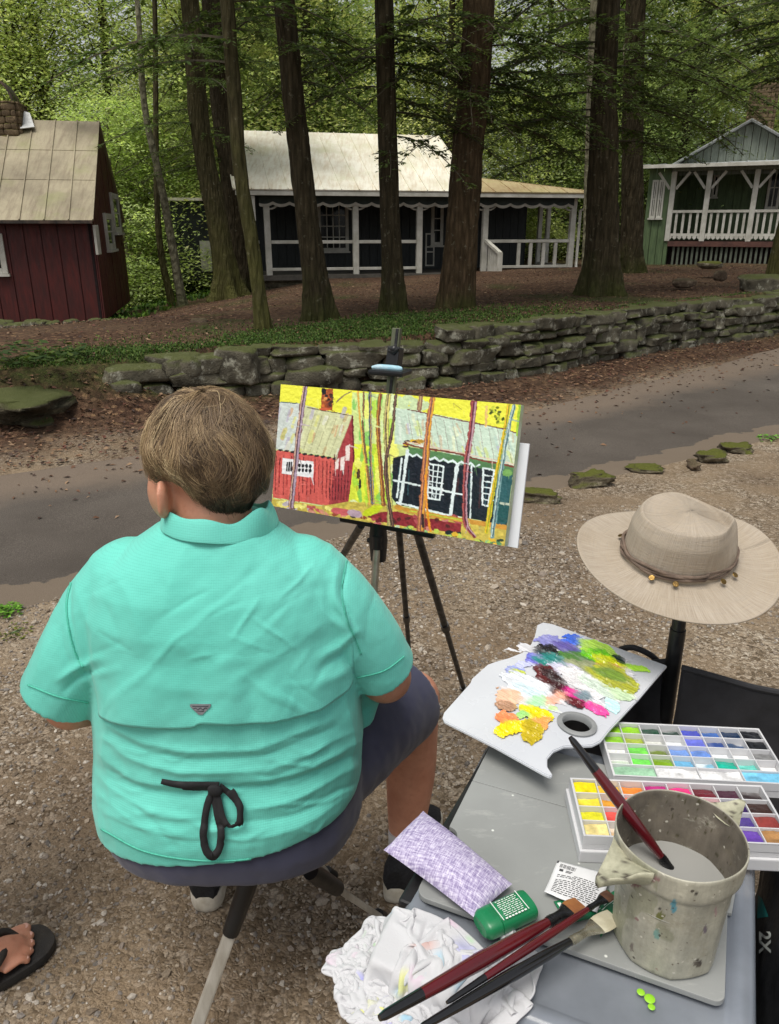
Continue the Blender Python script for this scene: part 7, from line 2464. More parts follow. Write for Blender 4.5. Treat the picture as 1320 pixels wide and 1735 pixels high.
M_lime = pm('lime paint', S(130, 196, 30), S(150, 206, 50), 30, .35)
for q_, r_ in (((1086, 1681), .0045), ((1101, 1692), .006), ((1104, 1706), .004)):
    w = at_z(q_[0], q_[1], .6905); mb = MB(); mb.ell(w, (r_, r_, .0008), None, 16, 6); mb.build('paint_spot', M_lime, ld, True)
M_navy = pm('dark folded cloth', S(34, 40, 54), S(22, 24, 32), 8, .85)
mb = MB(); mb.rings([rrect(.03, .34, -.03, .32, .04, .41), rrect(.02, .35, -.04, .33, .04, .60), rrect(.05, .32, -.0, .30, .05, .615)]); o = mb.build('folded_cloth', M_navy, smooth_=True)
tag(o, 'dark folded cloth seen through the wall of the clear tote', 'cloth')

# grey board in two leaves, a bite out of its left edge
bm_, nt, bs, out = newmat('grey plastic board')
co = coords(nt)
c = ramp(nt, noise_tex(nt, co, 5, 6), [(.3, S(134, 136, 134)), (.7, S(152, 154, 152))])
vo = node(nt, 'ShaderNodeTexVoronoi'); vo.inputs['Scale'].default_value = 46; nt.links.new(co, vo.inputs['Vector'])
s1 = node(nt, 'ShaderNodeSeparateColor'); nt.links.new(vo.outputs['Color'], s1.inputs[0])
spk = node(nt, 'ShaderNodeMath', operation='MULTIPLY'); nt.links.new(ramp(nt, vo.outputs['Distance'], [(.05, 1.0), (.11, .0)]), spk.inputs[0]); nt.links.new(ramp(nt, s1.outputs[0], [(.66, .0), (.68, .9)]), spk.inputs[1])
c = mixc(nt, spk.outputs[0], c, S(226, 228, 222))
sm_ = ramp(nt, noise_tex(nt, coords(nt, 'Object', (1, 3, 1)), 16, 6, .7), [(.56, .0), (.74, .5)])
c = mixc(nt, sm_, c, S(186, 186, 182))
nt.links.new(c, bs.inputs['Base Color']); bs.inputs['Roughness'].default_value = .48; bs.inputs['Specular IOR Level'].default_value = .4
set_bump(nt, bs, noise_tex(nt, co, 60, 5), .12, .001)
board = empty('drawing_board', tp_(.18, .2, TZ - .008), 'smooth grey board of two leaves lying on the tote, spotted with paint', 'board')
sb = at_z(940, 1362, TZ); sb.z = 0; sb_ = (sb - O2).dot(e2)
nb_ = at_z(786, 1424, TZ); nb_.z = 0; nbv = (nb_ - O2).dot(e2)
pl = []
def arc(cx_, cy_, r, s0, s1, n=8): return [(cx_ + r * math.cos(s0 + (s1 - s0) * k / n), cy_ + r * math.sin(s0 + (s1 - s0) * k / n)) for k in range(n + 1)]
near = arc(.016, .016, .016, PI, 1.5 * PI) + arc(BW - .012, .012, .012, 1.5 * PI, 2 * PI) + [(BW, sb_ - .0006), (0, sb_ - .0006)] + [(0, nbv + .022)] + arc(0, nbv, .017, PI / 2, -PI / 2, 10) + [(0, nbv - .022)]
mb = MB(); mb.prism([tp_(a, b, TZ - .008) for a, b in near], (0, 0, .008)); mb.build('leaf', bm_, board, bevel=.0012)
far = [(0, sb_ + .0006), (BW, sb_ + .0006)] + arc(BW - .012, .345, .012, 0, PI / 2) + arc(.012, .345, .012, PI / 2, PI)
mb = MB(); mb.prism([tp_(a, b, TZ - .008) for a, b in far], (0, 0, .0076)); mb.build('leaf', bm_, board, bevel=.0012)
q0 = at_z(1240, 1548, .6945); q1 = at_z(1254, 1470, .6945)
mb = MB(); mb.prism([q0, q1, q1 - e1 * .12, q0 - e1 * .12], (0, 0, -.005)); o = mb.build('panel', bm_, bevel=.001); tag(o, 'small grey panel edge showing to the right of the paint bucket', 'panel')

# white palette
pz = .742
PLo = [(420, 62), (440, 53), (478, 60), (690, 137), (903, 214), (800, 335), (690, 452), (655, 496), (625, 511), (570, 514), (520, 515), (480, 532), (456, 560), (456, 590), (477, 622), (466, 628), (440, 616), (260, 516), (73, 422), (66, 408), (72, 388), (170, 278), (176, 262), (234, 210), (262, 200), (312, 186), (362, 166), (396, 134), (410, 104)]
def pal_pt(x, y, z=pz): return at_z(720 + x / 2.2, 1030 + y / 2.2, z)
palette = empty('palette', pal_pt(450, 330), 'white studio palette smeared with mixed colours, resting on the board and paint box', 'palette')
bm = bmesh.new()
outer = [pal_pt(x, y) for x, y in PLo]
c_h = pal_pt(566, 438); ax1 = (pal_pt(622, 478) - c_h); ax2 = (pal_pt(600, 385) - c_h) * .62
hole = [c_h + ax1 * .86 * math.cos(t) + (ax2 - ax1 * ax2.dot(ax1) / ax1.dot(ax1)) * 1.0 * math.sin(t) for t in np.linspace(0, 2 * PI, 32, endpoint=False)]
def loop(pts, z): return [bm.verts.new((q.x, q.y, z)) for q in pts]
lay = []
for z in (pz, pz - .006):
    lo, li_ = loop(outer, z), loop(hole, z)
    es = [bm.edges.new((l[i], l[(i + 1) % len(l)])) for l in (lo, li_) for i in range(len(l))]
    bmesh.ops.triangle_fill(bm, edges=es, use_beauty=True, use_dissolve=False)
    lay.append((lo, li_))
for k in (0, 1):
    a_, b_ = lay[0][k], lay[1][k]
    for i in range(len(a_)): bm.faces.new((a_[i], a_[(i + 1) % len(a_)], b_[(i + 1) % len(a_)], b_[i]))
bmesh.ops.recalc_face_normals(bm, faces=bm.faces)
ed = [e for e in bm.edges if len(e.link_faces) == 2 and e.calc_face_angle(0) > .8]
bmesh.ops.bevel(bm, geom=ed, offset=.0015, segments=2, affect='EDGES', clamp_overlap=True)
b0_ = wloc(palette)
bmesh.ops.translate(bm, verts=bm.verts, vec=-b0_)
me = bpy.data.meshes.new('palette_board'); bm.to_mesh(me); bm.free()
M_pal = pm('white melamine', S(208, 211, 216), S(198, 201, 207), 4, .28, .05, 60)
me.materials.append(M_pal)
po = bpy.data.objects.new('palette_board', me); C.objects.link(po); po.parent = palette
axp = (ax2 - ax1 * ax2.dot(ax1) / ax1.dot(ax1))
mb = MB(); R_ = []
for k, zz in ((1.0, .001), (1.02, .004), (.92, .006), (.76, .0055), (.70, .002), (.70, -.006)):
    R_.append([c_h + ax1 * k * math.cos(t) + axp * 1.16 * k * math.sin(t) + Vector((0, 0, zz)) for t in np.linspace(0, 2 * PI, 40, endpoint=False)])
mb.rings(R_, cap=False); mb.build('thumb_ring', pm('grey rubber ring', S(150, 152, 152), S(130, 132, 132), 20, .5), palette, True)
nu, nv = 330, 300
X, Y = np.meshgrid(np.linspace(240, 840, nu), np.linspace(90, 520, nv), indexing='ij')
p = Paint(X, Y, S(226, 228, 232), 40, warp=8)
K = dict(h=.0022, rot=.45)
for q_ in ((600, 250, 190, 70, .45), (400, 310, 130, 60, .4), (480, 190, 150, 40, .2), (640, 200, 150, 60, .35)):
    p.blob(q_[0], q_[1], q_[2], q_[3], S(222, 222, 226), h=.0006, rot=q_[4], rag=.8)
p.blob(460, 125, 54, 22, S(140, 140, 200), h=.001, rot=.1); p.blob(545, 125, 41, 26, S(70, 110, 220), h=.0018, rag=.7); p.blob(530, 150, 56, 18, S(98, 88, 160), h=.0015, rot=.3); p.blob(400, 195, 28, 26, S(112, 112, 206), h=.0015)
p.blob(335, 235, 38, 17, S(150, 160, 220), h=.001); p.blob(345, 244, 31, 14, S(196, 206, 80), h=.0018); p.blob(375, 215, 38, 13, S(196, 200, 232), h=.001)
p.blob(650, 165, 84, 34, S(186, 230, 90), h=.001, rot=.35); p.blob(560, 190, 84, 23, S(80, 124, 60), h=.0018, rot=.1); p.blob(660, 190, 82, 26, S(110, 196, 30), h=.0024, rot=.3); p.blob(690, 205, 74, 18, S(206, 214, 30), h=.002, rot=.25); p.blob(672, 218, 51, 9, S(196, 140, 70), h=.001, rot=.1)
p.blob(724, 195, 28, 14, S(30, 50, 44), h=.002, rot=.8); p.blob(790, 225, 46, 12, S(176, 230, 70), h=.001, rot=.2)
p.blob(450, 165, 49, 29, S(30, 26, 30), h=.003, rot=.1); p.blob(460, 195, 56, 22, S(40, 130, 124), h=.0022, rot=.1)
p.blob(600, 225, 95, 23, S(150, 156, 120), h=.001, rot=.2); p.blob(520, 232, 64, 26, S(206, 204, 226), h=.001, rot=.3)
p.blob(700, 270, 102, 52, S(168, 172, 56), h=.0016, rot=.35); p.blob(690, 250, 77, 18, S(120, 150, 60), h=.001, rot=.3); p.blob(700, 322, 79, 21, S(196, 220, 180), h=.001, rot=.2)
p.blob(590, 285, 108, 36, S(224, 222, 224), h=.002, rot=.55); p.blob(640, 300, 77, 17, S(206, 222, 206), h=.001, rot=.6)
p.blob(450, 250, 51, 31, S(96, 34, 36), h=.002, rot=.5); p.blob(500, 300, 56, 29, S(60, 22, 26), h=.003, rot=.8); p.blob(470, 255, 51, 16, S(44, 20, 24), h=.003, rot=.5); p.blob(560, 352, 44, 21, S(96, 28, 36), h=.0025, rot=.4)
p.blob(545, 322, 28, 18, S(226, 60, 150), h=.002, rot=.4); p.blob(590, 330, 36, 16, S(120, 140, 150), h=.001); p.blob(640, 378, 54, 21, S(240, 80, 160), h=.0018, rot=.5); p.blob(700, 368, 36, 22, S(196, 236, 236), h=.001, rot=.6)
p.blob(375, 290, 100, 36, S(222, 226, 232), h=.0016, rot=.35); p.blob(400, 320, 82, 23, S(206, 224, 230), h=.001, rot=.5); p.blob(310, 335, 54, 29, S(240, 190, 160), h=.001, rot=.1); p.blob(300, 368, 44, 21, S(176, 136, 108), h=.0018, rot=.1); p.blob(480, 340, 44, 18, S(244, 176, 150), h=.001, rot=-.4); p.blob(415, 350, 38, 21, S(180, 230, 180), h=.001, rot=-.2)
p.blob(310, 420, 49, 29, S(244, 140, 90), h=.0015, rot=.3); p.blob(320, 452, 69, 29, S(244, 214, 20), h=.0025, rot=-.3); p.blob(415, 400, 69, 29, S(232, 216, 20), h=.0025, rot=.3); p.blob(420, 440, 51, 29, S(224, 160, 90), h=.002, rot=-.3); p.blob(395, 468, 41, 47, S(190, 168, 30), h=.0022, rot=-.1); p.blob(365, 400, 28, 16, S(160, 220, 130), h=.001); p.blob(478, 376, 17, 10, S(190, 230, 140), h=.001)
p.blob(268, 300, 8, 6, S(190, 150, 120), h=.001)
rs_ = random.Random(21)
for q_ in range(150):
    x_, y_ = rs_.gauss(540, 130), 0
    y_ = rs_.gauss(150 + (x_ - 240) * .30, 62) if x_ > 300 else rs_.gauss(380, 50)
    ii = np.unravel_index(np.argmin((X - x_) ** 2 + (Y - y_) ** 2), X.shape)
    if not p.a[ii]: continue
    cc_ = np.clip(p.c[ii] * rs_.uniform(.8, 1.1) * .75 + .25 * np.array(S(226, 226, 226)) * rs_.random(), 0, .9)
    an_ = rs_.gauss(.45, .35); ln_ = rs_.uniform(14, 44)
    p.line([(x_, y_), (x_ + ln_ * math.cos(an_), y_ + ln_ * math.sin(an_))], rs_.uniform(3, 9), cc_, 2, h=.0014, al=.8)
on = np.array([[pal_pt(X[i, j], Y[i, j], pz + .0005) for j in range(0, nv)] for i in range(0, nu)], float).reshape(nu, nv, 3) if False else None
p.smear(.45, 7, 2.2)
R0 = np.stack([(720 + X / 2.2 - CX) / FPX, cp + (-(1030 + Y / 2.2 - CY) / FPX) * sp, -sp + (-(1030 + Y / 2.2 - CY) / FPX) * cp], -1)
Pp = np.array([0, 0, CAM_H]) + R0 * ((pz - CAM_H) / R0[..., 2])[..., None]
hh = np.clip(p.h, 0, .005) * (1 + .5 * vnoise(n3(X * .35 + Y * .2, Y * 1.2 - X * .5), .10, 3, 4))
Pp[..., 2] += np.where(p.a, .0006 + hh, -.001)
F = grid_faces(nu, nv); am = p.a.ravel(); F = F[am[F].all(1)]
mesh_np('paint', Pp.reshape(-1, 3), F, attr_mat('wet paint', .25, .2, 300, .5, bdist=.0008), palette, True, p.c.reshape(-1, 3))

# paint boxes
M_tray = pm('white polypropylene', S(212, 212, 213), S(198, 198, 200), 6, .4, dirt=S(190, 190, 196), dscale=9, damt=.3)
M_wet = attr_mat('tray paint', .25, .25, 260, .5, bdist=.001, var=.25)


def paint_box(label, quad, z, rows, hidden_cols=0, hgt=.026, wide=None, stack=False):
    P = [at_z(x, y, z) for x, y in quad]           # TL TR BR BL
    A, u, v = P[3], None, None
    u = ((P[2] - P[3]) + (P[1] - P[0])) / 2; v = ((P[0] - P[3]) + (P[1] - P[2])) / 2
    cen = (P[0] + P[1] + P[2] + P[3]) / 4
    v = v - u * (v.dot(u) / u.dot(u))
    Lu, Lv = u.length, v.length
    u.normalize(); v.normalize()
    A = cen - u * Lu / 2 - v * Lv / 2
    W = lambda a, b, c: A + u * a + v * b + Vector((0, 0, c))
    root = empty('paint_box', cen - Vector((0, 0, hgt)), label, 'paint box')
    def bx(mb, a0, a1, b0, b1, c0, c1_):
        Q = [W(a, b, c) for a in (a0, a1) for b in (b0, b1) for c in (c0, c1_)]
        mb.add(Q, [(0, 1, 3, 2), (4, 6, 7, 5), (0, 4, 5, 1), (2, 3, 7, 6), (0, 2, 6, 4), (1, 5, 7, 3)])
    mb = MB(); t = .003
    fl = -.014
    bx(mb, 0, Lu, 0, Lv, -hgt, fl - .0)
    bx(mb, 0, t, 0, Lv, fl, 0); bx(mb, Lu - t, Lu, 0, Lv, fl, 0); bx(mb, t, Lu - t, 0, t, fl, 0); bx(mb, t, Lu - t, Lv - t, Lv, fl, 0)
    cells = []
    nr = len(rows)
    vh = (Lv - 2 * t) / nr
    for r_ in range(nr):
        row = rows[r_]
        b1_ = Lv - t - r_ * vh; b0_ = b1_ - vh
        if r_ < nr - 1: bx(mb, t, Lu - t, b0_ - .0008, b0_ + .0008, fl, -.0006)
        nc = len(row); cw = (Lu - 2 * t) / nc
        for k in range(nc):
            if k: bx(mb, t + k * cw - .0008, t + k * cw + .0008, b0_ + .0008, b1_ - .0008, fl, -.0008)
            cells.append((t + k * cw + .0012, t + (k + 1) * cw - .0012, b0_ + .0012, b1_ - .0012, row[k]))
    mb.build('tray', M_tray, root, bevel=.0004, seg=1)
    if stack:
        mb = MB(); bx(mb, -.004, Lu + .004, -.004, Lv + .004, -hgt - .020, -hgt - .0005); mb.build('lower_lid', M_tray, root, bevel=.002)
    rr = random.Random(len(label))
    for a0, a1, b0_, b1_, cell in cells:
        if cell is None: continue
        col, cov = cell
        m_ = 16
        G = np.zeros((m_, m_, 3)); cc = np.zeros((m_, m_, 3)); sd = rr.random() * 90
        for i in range(m_):
            for j in range(m_):
                s_, t_ = i / (m_ - 1), j / (m_ - 1)
                G[i, j] = W(a0 + (a1 - a0) * s_, b0_ + (b1_ - b0_) * t_, 0)
                G[i, j, 2] = z
        k_ = vnoise(G.reshape(-1, 3), 90, 3, sd).reshape(m_, m_); k2 = vnoise(G.reshape(-1, 3), 40, 2, sd + 5).reshape(m_, m_)
        J = np.linspace(0, 1, m_)[None]
        fill = cov * 1.45 - J * .50 + .35 * k2
        G[..., 2] += fl + .0004 + np.clip(fill, 0, 1) * .009 + np.abs(k_) * .0022 * (fill > .2)
        base = np.array(S(222, 222, 222))
        f_ = smooth(.05, .35, fill)[..., None]
        cc = base * (1 - f_) * .9 + f_ * np.array(col) * (1 + .45 * k_[..., None]) + (1 - f_) * np.array(col) * .30
        mesh_np('paint', G.reshape(-1, 3), grid_faces(m_, m_), M_wet, root, True, np.clip(cc.reshape(-1, 3), 0, .95))
    return root


g = lambda c_, k=.75: (S(*c_), k)
paint_box('white paint box of green, blue and black wells, the farther one, half under the palette', [(1040, 1224), (1284, 1233), (1347, 1331), (1009, 1311)], .728, [
    [g((150, 210, 40)), g((150, 210, 40)), g((40, 80, 60), .6), g((30, 60, 50), .6), g((70, 80, 190), .8), g((60, 110, 190), .5), g((24, 50, 84), .7), g((24, 26, 32), 1)],
    [g((150, 210, 50)), g((170, 190, 60), .7), g((110, 130, 50), .3), g((190, 210, 220), .2), g((110, 120, 220), .9), g((50, 80, 150), .5), g((50, 80, 120), .5), g((20, 22, 26), 1)],
    [g((206, 220, 190), .3), g((120, 224, 80), .8), g((110, 130, 40), .6), g((120, 160, 230), .8), g((110, 150, 226), .7), g((190, 214, 230), .2), g((206, 214, 214), .2), g((130, 130, 130), .6)],
    [g((196, 214, 190), .3), g((120, 230, 90), .7), g((130, 170, 40), .8), g((110, 180, 220), .7), g((140, 200, 226), .5), g((30, 176, 150), .9), g((100, 206, 190), .6), g((214, 214, 214), .2)],
    [g((160, 204, 170), .9), g((232, 232, 232), 1), g((230, 230, 230), 1), g((120, 196, 230), 1)]])
paint_box('white paint box of yellow, red and brown wells, the nearer one behind the bucket', [(973, 1314), (1288, 1334), (1352, 1428), (981, 1420)], .742, [
    [g((244, 224, 20), 1), g((246, 190, 50), .6), g((244, 140, 50), .6), g((196, 40, 130), .9), g((240, 50, 130), .7), g((110, 30, 44), .7), g((80, 40, 60), .6), g((50, 34, 34), .5)],
    [g((238, 220, 60), .6), g((246, 170, 40), .6), g((246, 120, 90), .8), g((210, 30, 60), .7), g((220, 40, 60), .7), g((206, 20, 60), .8), g((50, 30, 84), .8), g((60, 36, 30), .7)],
    [g((236, 230, 40), .6), g((250, 90, 80), .6), g((220, 60, 50), .6), g((220, 50, 50), .6), g((196, 60, 40), .6), g((236, 160, 40), .8), g((80, 60, 140), .7), g((140, 56, 50), .9)],
    [g((244, 224, 150), .8), g((246, 206, 150), .5), g((230, 120, 90), .5), g((200, 90, 60), .5), g((150, 60, 60), .5), g((100, 50, 120), .6), g((104, 66, 170), .8), g((176, 130, 80), 1)]], hgt=.022, stack=True)

# paint bucket
M_spat, nt, bs, out = newmat('spattered metal')
at = node(nt, 'ShaderNodeVertexColor', layer_name='Col'); co = coords(nt)
c = mixc(nt, 1.0, at.outputs[0], ramp(nt, noise_tex(nt, co, 45, 6, .65), [(.3, .72), (.7, 1.0)]), 'MULTIPLY')
c = mixc(nt, 1.0, c, ramp(nt, noise_tex(nt, coords(nt, 'Object', (1, 1, .22)), 70, 6, .7), [(.35, .74), (.62, 1.0)]), 'MULTIPLY')
c = mixc(nt, ramp(nt, noise_tex(nt, co, 22, 6, .7), [(.52, .0), (.72, .55)]), c, S(128, 120, 98))
c = mixc(nt, ramp(nt, noise_tex(nt, coords(nt, 'Object', (1, 1, 1.7)), 31, 7, .75), [(.58, .0), (.70, .5)]), c, S(206, 204, 188))
for sc_, th_, col_ in ((190, .028, S(96, 84, 74)), (110, .012, S(60, 52, 46)), (140, .035, S(210, 206, 192)), (80, .010, S(140, 100, 100))):
    vo = node(nt, 'ShaderNodeTexVoronoi'); vo.inputs['Scale'].default_value = sc_; vo.inputs['Randomness'].default_value = 1
    wv = node(nt, 'ShaderNodeVectorMath', operation='MULTIPLY_ADD'); wv.inputs[1].default_value = (.004, .004, .004)
    nn_ = node(nt, 'ShaderNodeTexNoise'); nn_.inputs['Scale'].default_value = 300; nt.links.new(co, nn_.inputs['Vector']); nt.links.new(nn_.outputs[1], wv.inputs[0]); nt.links.new(co, wv.inputs[2]); nt.links.new(wv.outputs[0], vo.inputs['Vector'])
    s1 = node(nt, 'ShaderNodeSeparateColor'); nt.links.new(vo.outputs['Color'], s1.inputs[0])
    mu = node(nt, 'ShaderNodeMath', operation='MULTIPLY'); nt.links.new(ramp(nt, vo.outputs['Distance'], [(.16, 1.0), (.26, .0)]), mu.inputs[0]); nt.links.new(ramp(nt, s1.outputs[0], [(1 - th_ * 4, .0), (1 - th_ * 3.9, .85)]), mu.inputs[1])
    c = mixc(nt, mu.outputs[0], c, col_)
nt.links.new(c, bs.inputs['Base Color']); bs.inputs['Roughness'].default_value = .5; bs.inputs['Metallic'].default_value = .12
set_bump(nt, bs, noise_tex(nt, co, 160, 5), .35, .0015)
bc = at_z(1124, 1588, TZ)
bucket = empty('paint_bucket', bc, 'paint-spattered pale metal brush-washing bucket with two pinched ears, holding grey water', 'bucket')
BH = .158
EL, ER = math.radians(205), math.radians(28)
nU = 288
prof = [(0, 0), (.050, 0), (.0605, .001), (.063, .005), (.0645, .03), (.0665, .07), (.0685, .11), (.0692, .122), (.0715, .1245), (.0735, .128), (.0742, .136), (.0745, .148), (.0748, .154), (.0748, .158), (.0738, .1595), (.0725, .158),
        (.0720, .150), (.0712, .136), (.0695, .126), (.0675, .10), (.0655, .06), (.0635, .02), (.060, .010), (0, .010)]
# refine the profile
pr_ = []
for (r0, z0), (r1, z1) in zip(prof[:-1], prof[1:]):
    m_ = max(1, int(math.hypot(r1 - r0, z1 - z0) / .0035))
    for k in range(m_): pr_.append((r0 + (r1 - r0) * k / m_, z0 + (z1 - z0) * k / m_))
pr_.append(prof[-1])
V = np.zeros((nU, len(pr_), 3))
inner_start = max(i for i, (r_, z) in enumerate(pr_) if z > .1585)
for i in range(nU):
    t = 2 * PI * i / nU
    for j, (r_, z) in enumerate(pr_):
        r_ = r_ * .955
        low = 1 - smooth(.10, .125, z)
        facet = math.cos(PI / 8) / math.cos(((t + .2) % (PI / 4)) - PI / 8)
        rr = r_ * (1 + (facet - 1) * .45 * low)
        rr *= 1 + .006 * math.sin(5 * t + z * 30)
        V[i, j] = (bc.x + rr * math.cos(t), bc.y + rr * math.sin(t), bc.z + z)
Vb = V.reshape(-1, 3)
qx, qy = proj(Vb)
base = np.array(S(196, 193, 175))
nz = vnoise(Vb, 40, 4, 2)[:, None]; nz2 = vnoise(Vb, 240, 3, 8)[:, None]; nz3 = vnoise(Vb * [1, 1, .5], 22, 3, 15)[:, None]
cc = base * (1 + .18 * nz)
cc = np.where(nz3 > .25, cc * .5 + np.array(S(150, 152, 120)) * .5, cc)
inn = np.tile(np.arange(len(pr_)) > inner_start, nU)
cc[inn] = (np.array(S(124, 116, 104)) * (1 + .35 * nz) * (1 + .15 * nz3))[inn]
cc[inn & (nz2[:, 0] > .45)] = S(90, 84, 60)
for (x, y, rx, ry, col) in ((1119, 1552, 9, 6, (120, 124, 60)), (1142, 1535, 5, 13, (110, 178, 196)), (1113, 1584, 5, 9, (130, 170, 160)), (1182, 1632, 7, 6, (60, 46, 40)), (1078, 1500, 9, 3, (150, 110, 110)), (1105, 1490, 14, 3, (170, 130, 130)), (1065, 1480, 4, 6, (120, 84, 84)), (1180, 1516, 4, 3, (40, 36, 36)), (1117, 1541, 4, 2, (50, 46, 44)), (1195, 1575, 3, 7, (130, 120, 130)), (1213, 1545, 2, 9, (196, 160, 160)), (1070, 1605, 3, 7, (140, 130, 120))):
    m_ = (((qx - x) / rx) ** 2 + ((qy - y) / ry) ** 2 < 1 + .8 * nz2[:, 0]) & ~inn
    cc[m_] = S(*col)
mesh_np('bucket_body', Vb, grid_faces(nU, len(pr_), wrap_u=True), M_spat, bucket, True, np.clip(cc, 0, .9))
wz = bc.z + .088
wm, nt, bs, out = newmat('murky water'); bs.inputs['Base Color'].default_value = c4(S(150, 150, 146)); bs.inputs['Roughness'].default_value = .08; bs.inputs['Specular IOR Level'].default_value = .5
wr = [(bc.x + .0628 * math.cos(t), bc.y + .0628 * math.sin(t), wz) for t in np.linspace(0, 2 * PI, 64, endpoint=False)]
mesh_np('water', wr + [(bc.x, bc.y, wz)], np.array([(k, (k + 1) % 64, 64) for k in range(64)]), wm, bucket)
M_ear = attr_mat('spattered ear metal', .5, .35, 180, .4, bdist=.0015, metal=.15, var=.25)
for e_, Ls, tw in ((EL, .046, 1.0), (ER, .034, .8)):
    rho = Vector((math.cos(e_), math.sin(e_), 0)); tau = Vector((-math.sin(e_), math.cos(e_), 0))
    R_ = []
    for k in range(13):
        s_ = k / 12
        w = (.027 * (1 - s_ ** .8) + .0045) * tw; h = (.034 * (1 - .72 * s_)) * tw
        q = bc + rho * (.0685 + Ls * s_) + Vector((0, 0, .156 - (.016 if tw == 1 else -.004) * s_ ** 1.3))
        sec = []
        for m_ in range(24):
            a = 2 * PI * m_ / 24
            x_ = w * math.cos(a); z_ = math.sin(a)
            z_ = -h * abs(z_) ** .9 if z_ < 0 else (-.008 * (1 - (math.cos(a)) ** 2) * (1 - s_))
            sec.append(q + tau * x_ + Vector((0, 0, z_)))
        R_.append(sec)
    V = np.array([[tuple(p_) for p_ in r_] for r_ in R_]); V = V.reshape(-1, 3)
    V = V + vnoise(V, 60, 2, 6)[:, None] * .0025
    nz = vnoise(V, 60, 3, 2)[:, None]; nz2 = vnoise(V, 160, 2, 4)[:, None]
    cc = np.array(S(176, 174, 150)) * (1 + .22 * nz); cc = np.where(nz2 > .42, np.array(S(90, 84, 74))[None], cc)
    F_ = [(i * 24 + k, i * 24 + (k + 1) % 24, (i + 1) * 24 + (k + 1) % 24, (i + 1) * 24 + k) for i in range(12) for k in range(24)]
    c_i = len(V); V = np.concatenate([V, V[-24:].mean(0, keepdims=True)]); cc = np.concatenate([cc, cc[-1:]])
    T_ = [(12 * 24 + k, 12 * 24 + (k + 1) % 24, c_i) for k in range(24)]
    mesh_np('ear', V, [np.array(F_), np.array(T_)], M_ear, bucket, True, np.clip(cc, 0, .9))

# brushes
M_red_l = pm('dark red lacquer', S(92, 18, 26), S(74, 12, 20), 10, .15, coat=.6)
M_blk_l = pm('black lacquer', S(22, 22, 24), S(16, 16, 18), 10, .15, coat=.6)
M_fer = pm('dark ferrule metal', S(66, 66, 68), S(44, 44, 46), 60, .3, metal=.8)
M_fers = pm('silver ferrule metal', S(196, 190, 170), S(150, 144, 126), 60, .3, metal=.8)


def hair_m(name, a, b):
    return pm(name, a, b, 30, .6, .5, 300, .001)


def brush(label, pts, fr, radii, mats, flat, hairm, group=None):
    """pts: butt -> tip in the world; fr: fractions (end of tip colour, end of handle, end of ferrule)"""
    A, B = Vector(pts[0]), Vector(pts[1])
    root = empty('paint_brush', A.lerp(B, .5), label, 'paint brush', group)
    L = lambda f: A.lerp(B, f)
    d = (B - A).normalized()
    sidev = d.cross(Vector((0, 0, 1))).normalized(); upv = sidev.cross(d)
    f0, f1, f2 = fr
    r = radii
    def seg(fa, fb, rs, mat, nm, par, n=14):
        m_ = len(rs); mb = MB(); mb.tube([L(fa + (fb - fa) * k / (m_ - 1)) for k in range(m_)], rs, n); return mb.build(nm, mat, par, True)
    rr = lambda f: float(np.interp(f, [0, .015, .1, .55, .85, 1], [r * .35, r * .52, r * .62, r * 1.0, r * .85, r * .62]))
    fa = f0 / f1
    h = seg(f0, f1, [rr(fa + (1 - fa) * k / 14) for k in range(15)], mats[0], 'handle', root)
    seg(0, f0, [rr(fa * k / 8) for k in range(9)], mats[1], 'handle_tip', h)
    rf = rr(1) * 1.04
    def flat_seg(fa, fb, prof_, mat, nm):
        R_ = []
        for k, (w, t) in enumerate(prof_):
            q = L(fa + (fb - fa) * k / (len(prof_) - 1))
            R_.append([q + sidev * (w * math.copysign(abs(math.cos(a)) ** .7, math.cos(a))) + upv * (t * math.sin(a)) for a in np.linspace(0, 2 * PI, 20, endpoint=False)])
        mb = MB(); mb.rings(R_); return mb.build(nm, mat, root, True)
    w = r * flat
    fe = flat_seg(f1, f2, [(rf, rf), (rf * 1.06, rf * 1.06), (rf * .98, rf * .98), (rf * 1.02, rf * 1.0), (rf + (w - rf) * .5, rf * .75), (w, rf * .5)], mats[2], 'ferrule')
    b = flat_seg(f2, 1.0, [(w * .97, rf * .48), (w * 1.06, rf * .55), (w * 1.06, rf * .45), (w * 1.0, rf * .25), (w * .92, rf * .10)], hairm, 'bristles')
    for k in range(2):
        q = f1 + (f2 - f1) * (.10 + .10 * k); mb = MB(); mb.tube([L(q), L(q + .004)], rf * 1.15, 14); mb.build('crimp', mats[2], fe, True)
    return root


def bp(a, za, b, zb): return [at_z(a[0], a[1], za), at_z(b[0], b[1], zb)]


